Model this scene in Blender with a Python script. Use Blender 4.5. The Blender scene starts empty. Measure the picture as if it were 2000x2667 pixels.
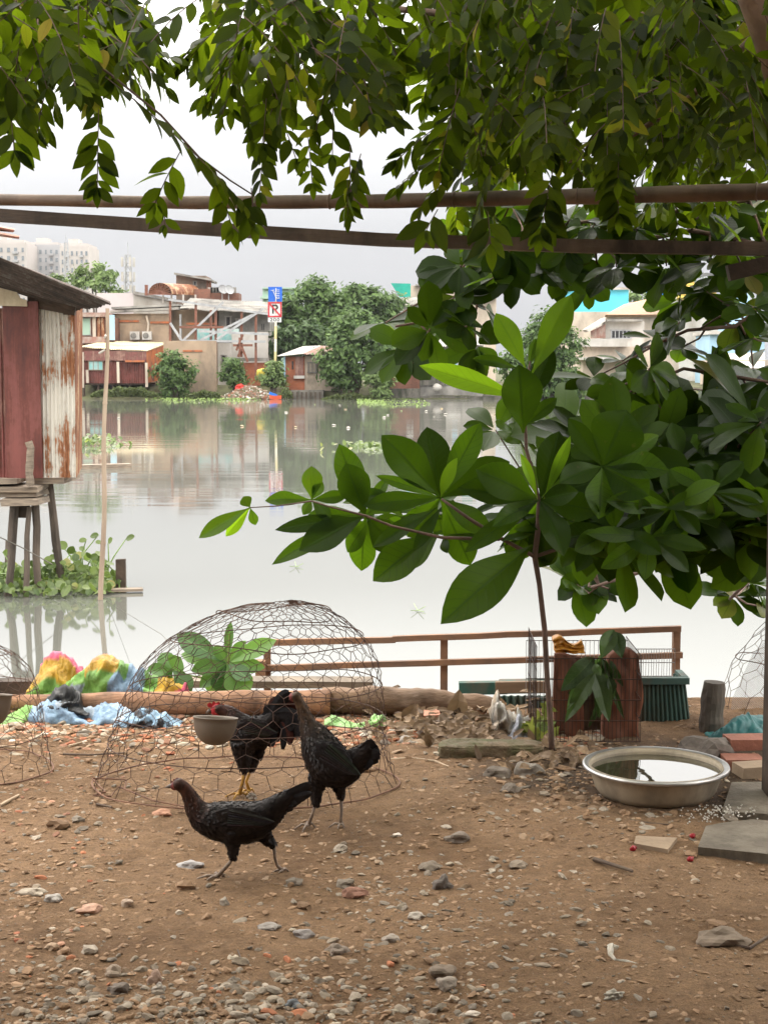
import bpy, math, random
import numpy as np
from mathutils import Vector, Matrix, noise
R = math.radians
random.seed(7)
rnd = random.random
def ru(a, b): return a + (b - a) * random.random()

# ------------------------------------------------------------------ camera, sky, sun, exposure
scene = bpy.context.scene
COL = scene.collection
CAM_H, PITCH, FPX = 1.6, R(5.33), 4000.0          # focal length in photo pixels (2000 x 2667)
WATER_Z = -1.0
cam = bpy.data.cameras.new('camera'); cam_o = bpy.data.objects.new('camera', cam); COL.objects.link(cam_o)
cam_o.location = (0, 0, CAM_H); cam_o.rotation_euler = (R(90) - PITCH, 0, 0)
cam.sensor_width = 36; cam.sensor_fit = 'AUTO'; cam.lens = 36 * FPX / 2667
cam.clip_start = 0.05; cam.clip_end = 6000
cam.dof.use_dof = True; cam.dof.focus_distance = 6.5; cam.dof.aperture_fstop = 32.0
scene.camera = cam_o

w = bpy.data.worlds.new('World'); scene.world = w; w.use_nodes = True
nt = w.node_tree; nt.nodes.clear()
def wn(t, **k):
    n = nt.nodes.new(t)
    for a, b in k.items(): setattr(n, a, b)
    return n
sky = wn('ShaderNodeTexSky', sky_type='NISHITA', sun_disc=False, sun_elevation=R(55), sun_rotation=R(-20), air_density=1.0, dust_density=4.0)
tc = wn('ShaderNodeTexCoord'); sp = wn('ShaderNodeSeparateXYZ'); nt.links.new(tc.outputs['Generated'], sp.inputs[0])
ramp = wn('ShaderNodeValToRGB')                     # overcast sky: brighter overhead than at the horizon
cr = ramp.color_ramp; cr.elements[0].position = 0.0; cr.elements[0].color = (.92, .94, 1.0, 1)
cr.elements[1].position = 1.0; cr.elements[1].color = (1.0, .95, .87, 1)
for p_, c_ in ((.1, (.96, .97, 1, 1)), (.25, (1, .985, .96, 1))):
    e = cr.elements.new(p_); e.color = c_
nt.links.new(sp.outputs['Z'], ramp.inputs[0])
zen = wn('ShaderNodeValToRGB'); ze = zen.color_ramp; ze.elements[0].position = 0; ze.elements[0].color = (.112,) * 3 + (1,); ze.elements[1].position = 1; ze.elements[1].color = (1, 1, 1, 1)
for p_, c_ in ((.04, .115), (.085, .130), (.14, .178), (.22, .42), (.4, .70)):
    e = ze.elements.new(p_); e.color = (c_, c_, c_, 1)
nt.links.new(sp.outputs['Z'], zen.inputs[0])
cn = wn('ShaderNodeTexNoise'); cn.inputs['Scale'].default_value = 2.2; cn.inputs['Detail'].default_value = 4
cmap = wn('ShaderNodeMapping'); cmap.inputs['Scale'].default_value = (1, 1, 3.5)
nt.links.new(tc.outputs['Generated'], cmap.inputs[0]); nt.links.new(cmap.outputs[0], cn.inputs[0])
cm = wn('ShaderNodeMapRange'); cm.inputs[1].default_value = .3; cm.inputs[2].default_value = .7; cm.inputs[3].default_value = .94; cm.inputs[4].default_value = 1.06
nt.links.new(cn.outputs[0], cm.inputs[0])
mm = wn('ShaderNodeMath', operation='MULTIPLY'); nt.links.new(zen.outputs[0], mm.inputs[0]); nt.links.new(cm.outputs[0], mm.inputs[1])
mm2 = wn('ShaderNodeMath', operation='MULTIPLY'); nt.links.new(mm.outputs[0], mm2.inputs[0]); mm2.inputs[1].default_value = 30.0
sc1 = wn('ShaderNodeVectorMath', operation='SCALE'); nt.links.new(ramp.outputs[0], sc1.inputs[0]); nt.links.new(mm2.outputs[0], sc1.inputs[3])
mx = wn('ShaderNodeMix', data_type='RGBA'); mx.inputs[0].default_value = .97
nt.links.new(sky.outputs[0], mx.inputs[6]); nt.links.new(sc1.outputs[0], mx.inputs[7])
bg = wn('ShaderNodeBackground'); bg.inputs[1].default_value = 0.115; nt.links.new(mx.outputs[2], bg.inputs[0])
wo = wn('ShaderNodeOutputWorld'); nt.links.new(bg.outputs[0], wo.inputs[0])

sun = bpy.data.lights.new('sun', 'SUN'); sun.energy = 1.0; sun.angle = R(25); sun.color = (1, .93, .84)
so = bpy.data.objects.new('sun', sun); COL.objects.link(so); so.location = (0, 0, 30)
so.rotation_euler = Vector((math.sin(R(-20)) * math.cos(R(55)), math.cos(R(-20)) * math.cos(R(55)), math.sin(R(55)))).to_track_quat('Z', 'Y').to_euler()
vs = scene.view_settings; vs.view_transform = 'Standard'; vs.look = 'None'; vs.exposure = 0.75; vs.gamma = 1.0; vs.use_curve_mapping = False
scene.cycles.max_bounces = 8; scene.cycles.transmission_bounces = 6; scene.cycles.transparent_max_bounces = 8
scene.cycles.use_denoising = True

# ------------------------------------------------------------------ where a point of the photograph lies in the world
FW = Vector((0, math.cos(PITCH), -math.sin(PITCH))); UP = Vector((0, math.sin(PITCH), math.cos(PITCH)))
def ray(px, py): return FW + Vector((1, 0, 0)) * ((px - 1000) / FPX) + UP * ((1333.5 - py) / FPX)
def at(px, py, Y):
    d = ray(px, py); return Vector((0, 0, CAM_H)) + d * (Y / d.y)
def onz(px, py, z=0.0):
    d = ray(px, py); return Vector((0, 0, CAM_H)) + d * ((z - CAM_H) / d.z)
def A(x, y): return (x * .422, 550 + y * .422)
def B(x, y): return (600 + x * .422, 650 + y * .422)
def C3(x, y): return (1200 + x * .482, 600 + y * .482)
def S(x, y): return (500 + x * .904, 850 + y * .904)
def H4(x, y): return (x * .4295, 1150 + y * .4295)
def C5(x, y): return (400 + x * .422, 1700 + y * .422)
def C6(x, y): return (1000 + x * .6028, 1550 + y * .6028)
def pin(poly, x, y):
    c = False; j = len(poly) - 1
    for i in range(len(poly)):
        xi, yi = poly[i]; xj, yj = poly[j]
        if (yi > y) != (yj > y) and x < (xj - xi) * (y - yi) / (yj - yi) + xi: c = not c
        j = i
    return c
def interp(tab, x):
    if x <= tab[0][0]: return tab[0][1]
    for (a, b), (c, d) in zip(tab, tab[1:]):
        if x <= c: return b + (d - b) * (x - a) / (c - a)
    return tab[-1][1]

# ------------------------------------------------------------------ materials
def newmat(name):
    m = bpy.data.materials.new(name); m.use_nodes = True
    t = m.node_tree; b = t.nodes['Principled BSDF']; return m, t, b
def lk(t, a, b): t.links.new(a, b)
def noise_node(t, scale, detail=5, stretch=(1, 1, 1), rough=.6, off=(0, 0, 0)):
    c = t.nodes.new('ShaderNodeTexCoord'); mp = t.nodes.new('ShaderNodeMapping'); mp.inputs['Scale'].default_value = stretch; mp.inputs['Location'].default_value = off
    n = t.nodes.new('ShaderNodeTexNoise'); n.inputs['Scale'].default_value = scale; n.inputs['Detail'].default_value = detail; n.inputs['Roughness'].default_value = rough
    lk(t, c.outputs['Object'], mp.inputs[0]); lk(t, mp.outputs[0], n.inputs[0]); return n
def rampn(t, src, stops):
    r = t.nodes.new('ShaderNodeValToRGB'); e = r.color_ramp.elements
    e[0].position, e[0].color = stops[0][0], (*stops[0][1], 1); e[1].position, e[1].color = stops[-1][0], (*stops[-1][1], 1)
    for p, c in stops[1:-1]:
        k = e.new(p); k.color = (*c, 1)
    lk(t, src, r.inputs[0]); return r
def mixc(t, fac, a, b, mode='MIX'):
    m = t.nodes.new('ShaderNodeMix'); m.data_type = 'RGBA'; m.blend_type = mode
    for i, v in ((0, fac), (6, a), (7, b)):
        if isinstance(v, (int, float)): m.inputs[i].default_value = v
        elif isinstance(v, tuple): m.inputs[i].default_value = (*v, 1)
        else: lk(t, v, m.inputs[i])
    return m.outputs[2]
def bumpn(t, b, src, strength, dist=.02):
    n = t.nodes.new('ShaderNodeBump'); n.inputs['Strength'].default_value = strength; n.inputs['Distance'].default_value = dist
    lk(t, src, n.inputs['Height']); lk(t, n.outputs[0], b.inputs['Normal'])
def mat(name, c, c2=None, scale=6, rough=.8, bump=.3, bscale=None, metal=0, spec=.4, stretch=(1, 1, 1), stain=None, stain_scale=2, lo=.35, hi=.65, dist=.01):
    m, t, b = newmat(name)
    n = noise_node(t, scale, 6, stretch)
    c2 = c2 or tuple(x * .7 for x in c)
    col = rampn(t, n.outputs[0], [(lo, c2), (hi, c)]).outputs[0]
    if stain:
        s = noise_node(t, stain_scale, 8, (1, 1, .45), .65, (3, 7, 1)); f = rampn(t, s.outputs[0], [(.45, (0, 0, 0)), (.66, (1, 1, 1))])
        col = mixc(t, f.outputs[0], col, stain)
    lk(t, col, b.inputs['Base Color'])
    b.inputs['Roughness'].default_value = rough; b.inputs['Metallic'].default_value = metal; b.inputs['Specular IOR Level'].default_value = spec
    if bump:
        n2 = noise_node(t, bscale or scale * 5, 5, stretch); bumpn(t, b, n2.outputs[0], bump, dist)
    return m
def mat_col(name, rough=.85, bump=.3, bscale=60, var=.25, spec=.3, dist=.005):
    m, t, b = newmat(name)
    a = t.nodes.new('ShaderNodeAttribute'); a.attribute_name = 'Col'
    n = noise_node(t, bscale * .4, 5); g = rampn(t, n.outputs[0], [(.3, (1 - var,) * 3), (.7, (1 + var * .4,) * 3)])
    lk(t, mixc(t, 1.0, a.outputs['Color'], g.outputs[0], 'MULTIPLY'), b.inputs['Base Color'])
    b.inputs['Roughness'].default_value = rough; b.inputs['Specular IOR Level'].default_value = spec
    if bump: bumpn(t, b, noise_node(t, bscale, 5).outputs[0], bump, dist)
    return m
def leafmat(name, ca, cb, trans, tf=.35, rough=.4, vein=.0, old=None, spec=.45):
    m, t, b = newmat(name)
    a = t.nodes.new('ShaderNodeAttribute'); a.attribute_name = 'luv'
    s = t.nodes.new('ShaderNodeSeparateXYZ'); lk(t, a.outputs['Vector'], s.inputs[0])
    stops = [(0, ca), (.93, cb)]
    if old: stops = [(0, ca), (.95, cb), (.985, old)]
    col = rampn(t, s.outputs['Z'], stops).outputs[0]
    if vein: col = mixc(t, rampn(t, noise_node(t, 31, 3).outputs[0], [(.67, (0, 0, 0)), (.73, (.75, .75, .75))]).outputs[0], col, (.10, .07, .03))
    n = noise_node(t, 14, 4); col = mixc(t, .5, col, rampn(t, n.outputs[0], [(.3, (.55, .55, .5)), (.7, (1.0, 1.0, 1.0))]).outputs[0], 'MULTIPLY')
    tcol = mixc(t, 1.0, mixc(t, .75, col, trans), rampn(t, s.outputs['Z'], [(0, (.25, .25, .25)), (.5, (.65, .65, .65)), (1, (1.35, 1.35, 1.35))]).outputs[0], 'MULTIPLY')
    if vein:
        ab = t.nodes.new('ShaderNodeMath'); ab.operation = 'ABSOLUTE'; lk(t, s.outputs['X'], ab.inputs[0])
        mid = t.nodes.new('ShaderNodeMapRange'); lk(t, ab.outputs[0], mid.inputs[0]); mid.inputs[1].default_value = .03; mid.inputs[2].default_value = .07; mid.inputs[3].default_value = 1; mid.inputs[4].default_value = 0
        k = t.nodes.new('ShaderNodeMath'); k.operation = 'MULTIPLY_ADD'; lk(t, ab.outputs[0], k.inputs[0]); k.inputs[1].default_value = -.16; lk(t, s.outputs['Y'], k.inputs[2])
        k2 = t.nodes.new('ShaderNodeMath'); k2.operation = 'MULTIPLY'; k2.inputs[1].default_value = 11; lk(t, k.outputs[0], k2.inputs[0])
        k3 = t.nodes.new('ShaderNodeMath'); k3.operation = 'PINGPONG'; k3.inputs[1].default_value = .5; lk(t, k2.outputs[0], k3.inputs[0])
        sv = t.nodes.new('ShaderNodeMapRange'); lk(t, k3.outputs[0], sv.inputs[0]); sv.inputs[1].default_value = .0; sv.inputs[2].default_value = .09; sv.inputs[3].default_value = .7; sv.inputs[4].default_value = 0
        vm = t.nodes.new('ShaderNodeMath'); vm.operation = 'MAXIMUM'; lk(t, mid.outputs[0], vm.inputs[0]); lk(t, sv.outputs[0], vm.inputs[1])
        vf = t.nodes.new('ShaderNodeMath'); vf.operation = 'MULTIPLY'; vf.inputs[1].default_value = vein; lk(t, vm.outputs[0], vf.inputs[0])
        tcol = mixc(t, vf.outputs[0], tcol, tuple(x * .3 for x in ca)); col = mixc(t, vf.outputs[0], col, tuple(min(1, x * 1.9) for x in cb))
        bumpn(t, b, vm.outputs[0], .25, .002)
    lk(t, col, b.inputs['Base Color']); b.inputs['Roughness'].default_value = rough; b.inputs['Specular IOR Level'].default_value = spec
    tr = t.nodes.new('ShaderNodeBsdfTranslucent'); lk(t, tcol, tr.inputs[0])
    ms = t.nodes.new('ShaderNodeMixShader'); ms.inputs[0].default_value = tf
    lk(t, b.outputs[0], ms.inputs[1]); lk(t, tr.outputs[0], ms.inputs[2]); lk(t, ms.outputs[0], t.nodes['Material Output'].inputs[0])
    return m
def rustmat(name, zinc, rust, amount=.5, deep=(.06, .015, .008), metal=.1, rough=.6):
    m, t, b = newmat(name)
    n1 = noise_node(t, 11, 8, (1.0, 1.0, .05), .75); n2 = noise_node(t, 1.6, 6, (1, 1, .8), .6, (5, 1, 2)); n3 = noise_node(t, 26, 6, (1, 1, .5), .7)
    ad = t.nodes.new('ShaderNodeMath'); ad.operation = 'MULTIPLY_ADD'; lk(t, n2.outputs[0], ad.inputs[0]); ad.inputs[1].default_value = .9; lk(t, n1.outputs[0], ad.inputs[2])
    ad2 = t.nodes.new('ShaderNodeMath'); ad2.operation = 'MULTIPLY_ADD'; lk(t, n3.outputs[0], ad2.inputs[0]); ad2.inputs[1].default_value = .35; lk(t, ad.outputs[0], ad2.inputs[2])
    p = 1.42 - .65 * amount
    hd = t.nodes.new('ShaderNodeMath'); hd.operation = 'MULTIPLY'; hd.inputs[1].default_value = .5; lk(t, ad2.outputs[0], hd.inputs[0])
    p *= .5
    r = rampn(t, hd.outputs[0], [(p - .06, zinc), (p, tuple(x * .8 for x in zinc)), (p + .025, rust), (p + .13, deep)])
    lk(t, r.outputs[0], b.inputs['Base Color']); b.inputs['Roughness'].default_value = rough; b.inputs['Metallic'].default_value = metal
    bumpn(t, b, n3.outputs[0], .2, .005)
    return m
def brickmat(name, c1, c2, mortar, scale, bump=.4, w_=.5, h_=.2):
    m, t, b = newmat(name)
    c = t.nodes.new('ShaderNodeTexCoord'); s = t.nodes.new('ShaderNodeSeparateXYZ'); lk(t, c.outputs['Object'], s.inputs[0])
    ad = t.nodes.new('ShaderNodeMath'); lk(t, s.outputs[0], ad.inputs[0]); lk(t, s.outputs[1], ad.inputs[1])
    cb = t.nodes.new('ShaderNodeCombineXYZ'); lk(t, ad.outputs[0], cb.inputs[0]); lk(t, s.outputs[2], cb.inputs[1])
    k = t.nodes.new('ShaderNodeTexBrick'); k.inputs['Scale'].default_value = scale; k.inputs['Color1'].default_value = (*c1, 1); k.inputs['Color2'].default_value = (*c2, 1); k.inputs['Mortar'].default_value = (*mortar, 1)
    k.inputs['Brick Width'].default_value = w_; k.inputs['Row Height'].default_value = h_
    lk(t, cb.outputs[0], k.inputs[0])
    n = noise_node(t, .9, 7); f = rampn(t, n.outputs[0], [(.35, (.5, .5, .5)), (.65, (1, 1, 1))])
    lk(t, mixc(t, .9, k.outputs[0], f.outputs[0], 'MULTIPLY'), b.inputs['Base Color']); b.inputs['Roughness'].default_value = .9
    return m

# ------------------------------------------------------------------ mesh building
WL = {}
class MB:
    def __init__(s): s.V = []; s.F = []; s.C = []; s.U = []
    def add(s, vs, fs, col=None, luv=None):
        o = len(s.V); s.V.extend([tuple(v) for v in vs]); s.F.extend([tuple(i + o for i in f) for f in fs])
        if col is not None:
            if len(s.C) < o: s.C.extend([(1, 1, 1)] * (o - len(s.C)))
            s.C.extend(col if isinstance(col, list) else [col] * len(vs))
        if luv is not None: s.U.extend(luv)
        return s
    def box(s, c, size, rot=None, col=None, taper=1, jit=0):
        c = Vector(c); h = Vector(size) / 2; vs = []
        for z in (-1, 1):
            for x, y in ((-1, -1), (1, -1), (1, 1), (-1, 1)):
                k = taper if z > 0 else 1
                v = Vector((x * h.x * k + ru(-jit, jit), y * h.y * k + ru(-jit, jit), z * h.z + ru(-jit, jit)))
                if rot: v = rot @ v
                vs.append(c + v)
        return s.add(vs, [(0, 3, 2, 1), (4, 5, 6, 7), (0, 1, 5, 4), (1, 2, 6, 5), (2, 3, 7, 6), (3, 0, 4, 7)], col)
    def bar(s, a, b, w_, h_, col=None, up=Vector((0, 0, 1))):
        a = Vector(a); b = Vector(b); d = (b - a); L = d.length; d.normalize()
        if abs(d.dot(up)) > .98: up = Vector((0, 1, 0))
        x = d.cross(up).normalized(); z = x.cross(d)
        return s.box((a + b) / 2, (w_, L, h_), Matrix((x, d, z)).transposed(), col)
    def tube(s, pts, rad, n=8, cap=True, col=None, jit=0):
        pts = [Vector(p) for p in pts]; m = len(pts)
        if not isinstance(rad, (list, tuple)): rad = [rad] * m
        vs = []; ref = Vector((.31, .17, .93))
        for i, p in enumerate(pts):
            d = (pts[min(i + 1, m - 1)] - pts[max(i - 1, 0)]).normalized()
            if abs(d.dot(ref)) > .95: ref = Vector((.9, .3, .1))
            x = d.cross(ref).normalized(); y = d.cross(x)
            for k in range(n):
                a = 2 * math.pi * k / n; r = rad[i] * (1 + ru(-jit, jit)); vs.append(p + x * math.cos(a) * r + y * math.sin(a) * r)
        fs = [(i * n + k, i * n + (k + 1) % n, (i + 1) * n + (k + 1) % n, (i + 1) * n + k) for i in range(m - 1) for k in range(n)]
        if cap: fs += [tuple(range(n))[::-1], tuple(range((m - 1) * n, m * n))]
        return s.add(vs, fs, col)
    def lathe(s, prof, c, n=48, closed=False, axis=None, col=None, wob=0):
        vs = []; c = Vector(c)
        for r, z in prof:
            for k in range(n):
                a = 2 * math.pi * k / n; q = r * (1 + wob * math.sin(3 * a + z * 9)); v = Vector((math.cos(a) * q, math.sin(a) * q, z))
                if axis: v = axis @ v
                vs.append(c + v)
        m = len(prof)
        fs = [(i * n + k, i * n + (k + 1) % n, (i + 1) * n + (k + 1) % n, (i + 1) * n + k) for i in range(m - 1) for k in range(n)]
        return s.add(vs, fs, col)
    def ico(s, c, size, sub=1, amp=.2, fr=1.0, rot=None, col=None, seed=None):
        P, F = ICO[sub]; sd = Vector((ru(0, 99), ru(0, 99), ru(0, 99))) if seed is None else Vector(seed)
        c = Vector(c); vs = []
        for p in P:
            q = p * (1 + amp * noise.noise(p * fr + sd) * 2); q = Vector((q.x * size[0], q.y * size[1], q.z * size[2]))
            if rot: q = rot @ q
            vs.append(c + q)
        return s.add(vs, F, col)
def mkico(n):
    t = (1 + 5 ** .5) / 2
    v = [Vector(p).normalized() for p in ((-1, t, 0), (1, t, 0), (-1, -t, 0), (1, -t, 0), (0, -1, t), (0, 1, t), (0, -1, -t), (0, 1, -t), (t, 0, -1), (t, 0, 1), (-t, 0, -1), (-t, 0, 1))]
    f = [(0, 11, 5), (0, 5, 1), (0, 1, 7), (0, 7, 10), (0, 10, 11), (1, 5, 9), (5, 11, 4), (11, 10, 2), (10, 7, 6), (7, 1, 8), (3, 9, 4), (3, 4, 2), (3, 2, 6), (3, 6, 8), (3, 8, 9), (4, 9, 5), (2, 4, 11), (6, 2, 10), (8, 6, 7), (9, 8, 1)]
    for _ in range(n):
        cache = {}; nf = []
        def mid(a, b):
            k = (min(a, b), max(a, b))
            if k not in cache: cache[k] = len(v); v.append(((v[a] + v[b]) / 2).normalized())
            return cache[k]
        for a, b, c in f:
            x, y, z = mid(a, b), mid(b, c), mid(c, a); nf += [(a, x, z), (b, y, x), (c, z, y), (x, y, z)]
        f = nf
    return v, f
ICO = {i: mkico(i) for i in range(5)}
def emit(mb, name, m, parent=None, label=None, cat=None, group=None, kind=None, smooth=False, origin=None):
    V = np.array(mb.V, dtype=np.float64).reshape(-1, 3)
    if parent is None:
        if origin is None: lo, hi = V.min(0), V.max(0); origin = Vector(((lo[0] + hi[0]) / 2, (lo[1] + hi[1]) / 2, lo[2]))
        loc = Vector(origin); V = V - np.array(loc)
    else: loc = Vector((0, 0, 0))
    me = bpy.data.meshes.new(name); me.from_pydata(V.tolist(), [], mb.F)
    if smooth: me.polygons.foreach_set('use_smooth', [True] * len(me.polygons))
    if mb.C:
        a = me.color_attributes.new('Col', 'FLOAT_COLOR', 'POINT'); c = np.ones((len(V), 4), dtype=np.float32); c[:len(mb.C), :3] = np.array(mb.C, dtype=np.float32); a.data.foreach_set('color', c.ravel())
    if mb.U:
        a = me.attributes.new('luv', 'FLOAT_VECTOR', 'POINT'); a.data.foreach_set('vector', np.array(mb.U, dtype=np.float32).ravel())
    me.materials.append(m); me.update()
    o = bpy.data.objects.new(name, me); COL.objects.link(o)
    if parent is None: o.location = loc; WL[o] = loc
    else:
        o.parent = parent; o.matrix_parent_inverse = Matrix.Translation(-WL[parent]); WL[o] = Vector((0, 0, 0))
    tag(o, label, cat, group, kind)
    return o
def tag(o, label=None, cat=None, group=None, kind=None):
    if label: o['label'] = label
    if cat: o['category'] = cat
    if group: o['group'] = group
    if kind: o['kind'] = kind
def thing(name, label, cat, loc, group=None):
    o = bpy.data.objects.new(name, None); COL.objects.link(o); o.empty_display_size = .1; o.location = loc; WL[o] = Vector(loc); tag(o, label, cat, group); return o

# ------------------------------------------------------------------ ground, water, far bank
def bank_edge(x): return 7.42 + .08 * noise.noise(Vector((x * .7, 3, 0))) + (0.0 if x > -.6 else .05)
SHORE = 134.5
def gz(x, y):
    n = noise.noise(Vector((x * .9, y * .9, 0))) * .025 + noise.noise(Vector((x * 3.1, y * 3.1, 4))) * .010 + noise.noise(Vector((x * 9, y * 9, 8))) * .006 + noise.noise(Vector((x * 24, y * 24, 1))) * (.0065 if 3 < y < 8 else .002)
    e = bank_edge(x)
    if y < e: return n
    if y < 60:
        f = min(1, (y - e) / 1.3); return n - 2.4 * (f * f * (3 - 2 * f))
    s = SHORE + 1.2 * noise.noise(Vector((x * .12, 9, 0)))
    f = min(1, max(0, (y - (s - 5)) / 8)); f = f * f * (3 - 2 * f)
    return -2.4 + f * 2.55 + (noise.noise(Vector((x * .5, y * .5, 3))) * .15 if f > 0 else 0)
def axis(vals):
    out = []
    for a, b, n in vals: out += [a + (b - a) * i / n for i in range(n)]
    return out + [vals[-1][1]]
xs = axis([(-1180, -300, 4), (-300, -60, 12), (-60, -3, 40), (-3, 3, 220), (3, 60, 40), (60, 300, 12), (300, 1180, 4)])
ys = axis([(-40, 0, 8), (0, 3.2, 14), (3.2, 8.4, 210), (8.4, 10, 20), (10, 120, 16), (120, 145, 50), (145, 300, 10), (300, 1230, 5)])
g = MB(); g.V = [(x, y, gz(x, y)) for y in ys for x in xs]; nx = len(xs)
g.F = [(j * nx + i, j * nx + i + 1, (j + 1) * nx + i + 1, (j + 1) * nx + i) for j in range(len(ys) - 1) for i in range(nx - 1)]
m, t, b = newmat('dirt')
n1 = noise_node(t, 1.1, 8, (1, 1, 1), .65); n2 = noise_node(t, 22, 8, (1, 1, 1), .75); n3 = noise_node(t, 160, 5, (1, 1, 1), .7)
c = rampn(t, n1.outputs[0], [(.3, (.165, .092, .047)), (.43, (.25, .150, .082)), (.57, (.335, .208, .118)), (.72, (.24, .142, .079))]).outputs[0]
c = mixc(t, .8, c, rampn(t, n2.outputs[0], [(.3, (.55, .54, .53)), (.5, (.95, .95, .95)), (.72, (1.25, 1.22, 1.18))]).outputs[0], 'MULTIPLY')
c = mixc(t, .7, c, rampn(t, n3.outputs[0], [(.32, (.55, .55, .55)), (.55, (1, 1, 1)), (.75, (1.35, 1.3, 1.25))]).outputs[0], 'MULTIPLY')
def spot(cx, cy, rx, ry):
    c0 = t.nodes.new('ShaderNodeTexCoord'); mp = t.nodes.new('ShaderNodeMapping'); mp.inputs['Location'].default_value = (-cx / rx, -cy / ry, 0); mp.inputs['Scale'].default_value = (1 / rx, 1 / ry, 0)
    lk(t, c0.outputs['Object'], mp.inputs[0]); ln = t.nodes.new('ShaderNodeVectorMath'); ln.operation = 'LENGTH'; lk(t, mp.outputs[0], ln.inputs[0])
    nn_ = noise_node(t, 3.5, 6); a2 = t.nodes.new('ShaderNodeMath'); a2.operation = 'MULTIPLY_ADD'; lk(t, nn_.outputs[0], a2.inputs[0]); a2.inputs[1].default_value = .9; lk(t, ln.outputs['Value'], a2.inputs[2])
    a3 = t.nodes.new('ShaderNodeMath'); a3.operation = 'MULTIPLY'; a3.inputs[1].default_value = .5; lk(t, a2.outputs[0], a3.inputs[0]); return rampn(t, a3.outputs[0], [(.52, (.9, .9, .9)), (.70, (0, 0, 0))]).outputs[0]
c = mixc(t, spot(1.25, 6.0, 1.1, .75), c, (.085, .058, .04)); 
c_ = t.nodes.new('ShaderNodeTexCoord'); s_ = t.nodes.new('ShaderNodeSeparateXYZ'); lk(t, c_.outputs['Object'], s_.inputs[0])
fr_ = t.nodes.new('ShaderNodeMapRange'); lk(t, s_.outputs[1], fr_.inputs[0]); fr_.inputs[1].default_value = 60; fr_.inputs[2].default_value = 100
c = mixc(t, fr_.outputs[0], c, rampn(t, n1.outputs[0], [(.35, (.045, .04, .025)), (.6, (.09, .095, .045))]).outputs[0])
lk(t, c, b.inputs['Base Color']); b.inputs['Roughness'].default_value = .92; b.inputs['Specular IOR Level'].default_value = .2
ad = t.nodes.new('ShaderNodeMath'); ad.operation = 'MULTIPLY_ADD'; lk(t, n3.outputs[0], ad.inputs[0]); ad.inputs[1].default_value = .25; lk(t, n2.outputs[0], ad.inputs[2])
bumpn(t, b, ad.outputs[0], 1.0, .035)
emit(g, 'ground', m, kind='structure', label='brown dirt yard sloping to the river', smooth=True, origin=(0, 0, 0))

wt = MB(); wt.add([(-1180, 7.4, WATER_Z), (1180, 7.4, WATER_Z), (1180, 1200, WATER_Z), (-1180, 1200, WATER_Z)], [(0, 1, 2, 3)])
m, t, b = newmat('river_water')
b.inputs['Base Color'].default_value = (.120, .123, .108, 1); b.inputs['Roughness'].default_value = .045; b.inputs['IOR'].default_value = 1.40; b.inputs['Specular IOR Level'].default_value = .5
n1 = noise_node(t, 1.0, 3, (.22, 1.3, 1), .5); n2 = noise_node(t, .12, 3, (.4, 1.0, 1), .5)
mk = rampn(t, n2.outputs[0], [(.42, (.03, .03, .03)), (.62, (1, 1, 1))])
# ripples lie mostly in the middle of the river; the near water is still
c_ = t.nodes.new('ShaderNodeTexCoord'); s_ = t.nodes.new('ShaderNodeSeparateXYZ'); lk(t, c_.outputs['Object'], s_.inputs[0])
mr = t.nodes.new('ShaderNodeMapRange'); lk(t, s_.outputs[1], mr.inputs[0]); mr.inputs[1].default_value = 22; mr.inputs[2].default_value = 34; mr.inputs[3].default_value = .03; mr.inputs[4].default_value = 1
mu = t.nodes.new('ShaderNodeMath'); mu.operation = 'MULTIPLY'; lk(t, mr.outputs[0], mu.inputs[0]); lk(t, mk.outputs[0], mu.inputs[1])
mu2 = t.nodes.new('ShaderNodeMath'); mu2.operation = 'MULTIPLY'; lk(t, mu.outputs[0], mu2.inputs[0]); lk(t, n1.outputs[0], mu2.inputs[1])
bumpn(t, b, mu2.outputs[0], .5, .018)
emit(wt, 'water', m, kind='structure', label='still grey-green river', origin=(0, 0, WATER_Z))

# ------------------------------------------------------------------ shared materials
M_wall_brown = mat('brown_render', (.46, .34, .235), (.34, .25, .175), .5, stain=(.15, .12, .095), stain_scale=.35, bump=.2)
M_wall_grey = mat('mouldy_concrete', (.36, .34, .31), (.23, .22, .2), .7, stain=(.09, .085, .08), stain_scale=.5, bump=.2)
M_wall_dark = mat('dark_mossy_concrete', (.16, .145, .125), (.07, .065, .058), .6, stain=(.03, .035, .022), bump=.2)
M_white = mat('white_paint', (.56, .54, .51), (.46, .44, .41), .4, stain=(.30, .27, .23), stain_scale=.3, bump=.1)
M_pinkwhite = mat('pale_pink_paint', (.58, .52, .52), (.52, .47, .47), .3, bump=.1)
M_cream = mat('cream_paint', (.62, .53, .43), (.52, .43, .34), .4, stain=(.33, .28, .23), stain_scale=.4, bump=.1)
M_tower = mat('tower_paint', (.46, .42, .40), (.40, .37, .35), .1, bump=0)
M_tower2 = mat('tower_grey', (.36, .355, .365), (.31, .31, .32), .1, bump=0)
M_glass_dark = mat('dark_window_glass', (.035, .04, .045), (.02, .02, .02), 3, rough=.15, bump=0, spec=.6)
M_glass_pale = mat('pale_window_glass', (.22, .25, .27), (.13, .15, .17), 3, rough=.2, bump=0, spec=.6)
M_maroon = rustmat('maroon_sheet', (.19, .055, .045), (.13, .032, .022), .55, (.07, .018, .014), 0)
M_maroon_old = rustmat('old_maroon_sheet', (.23, .075, .065), (.11, .034, .026), .6, (.30, .17, .13), 0)
M_zinc = rustmat('rusty_zinc_sheet', (.64, .61, .54), (.33, .14, .06), .37, (.10, .028, .010))
M_zinc_edge = rustmat('rust_eaten_sheet', (.44, .30, .18), (.24, .085, .03), .6, (.12, .035, .012))
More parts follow.
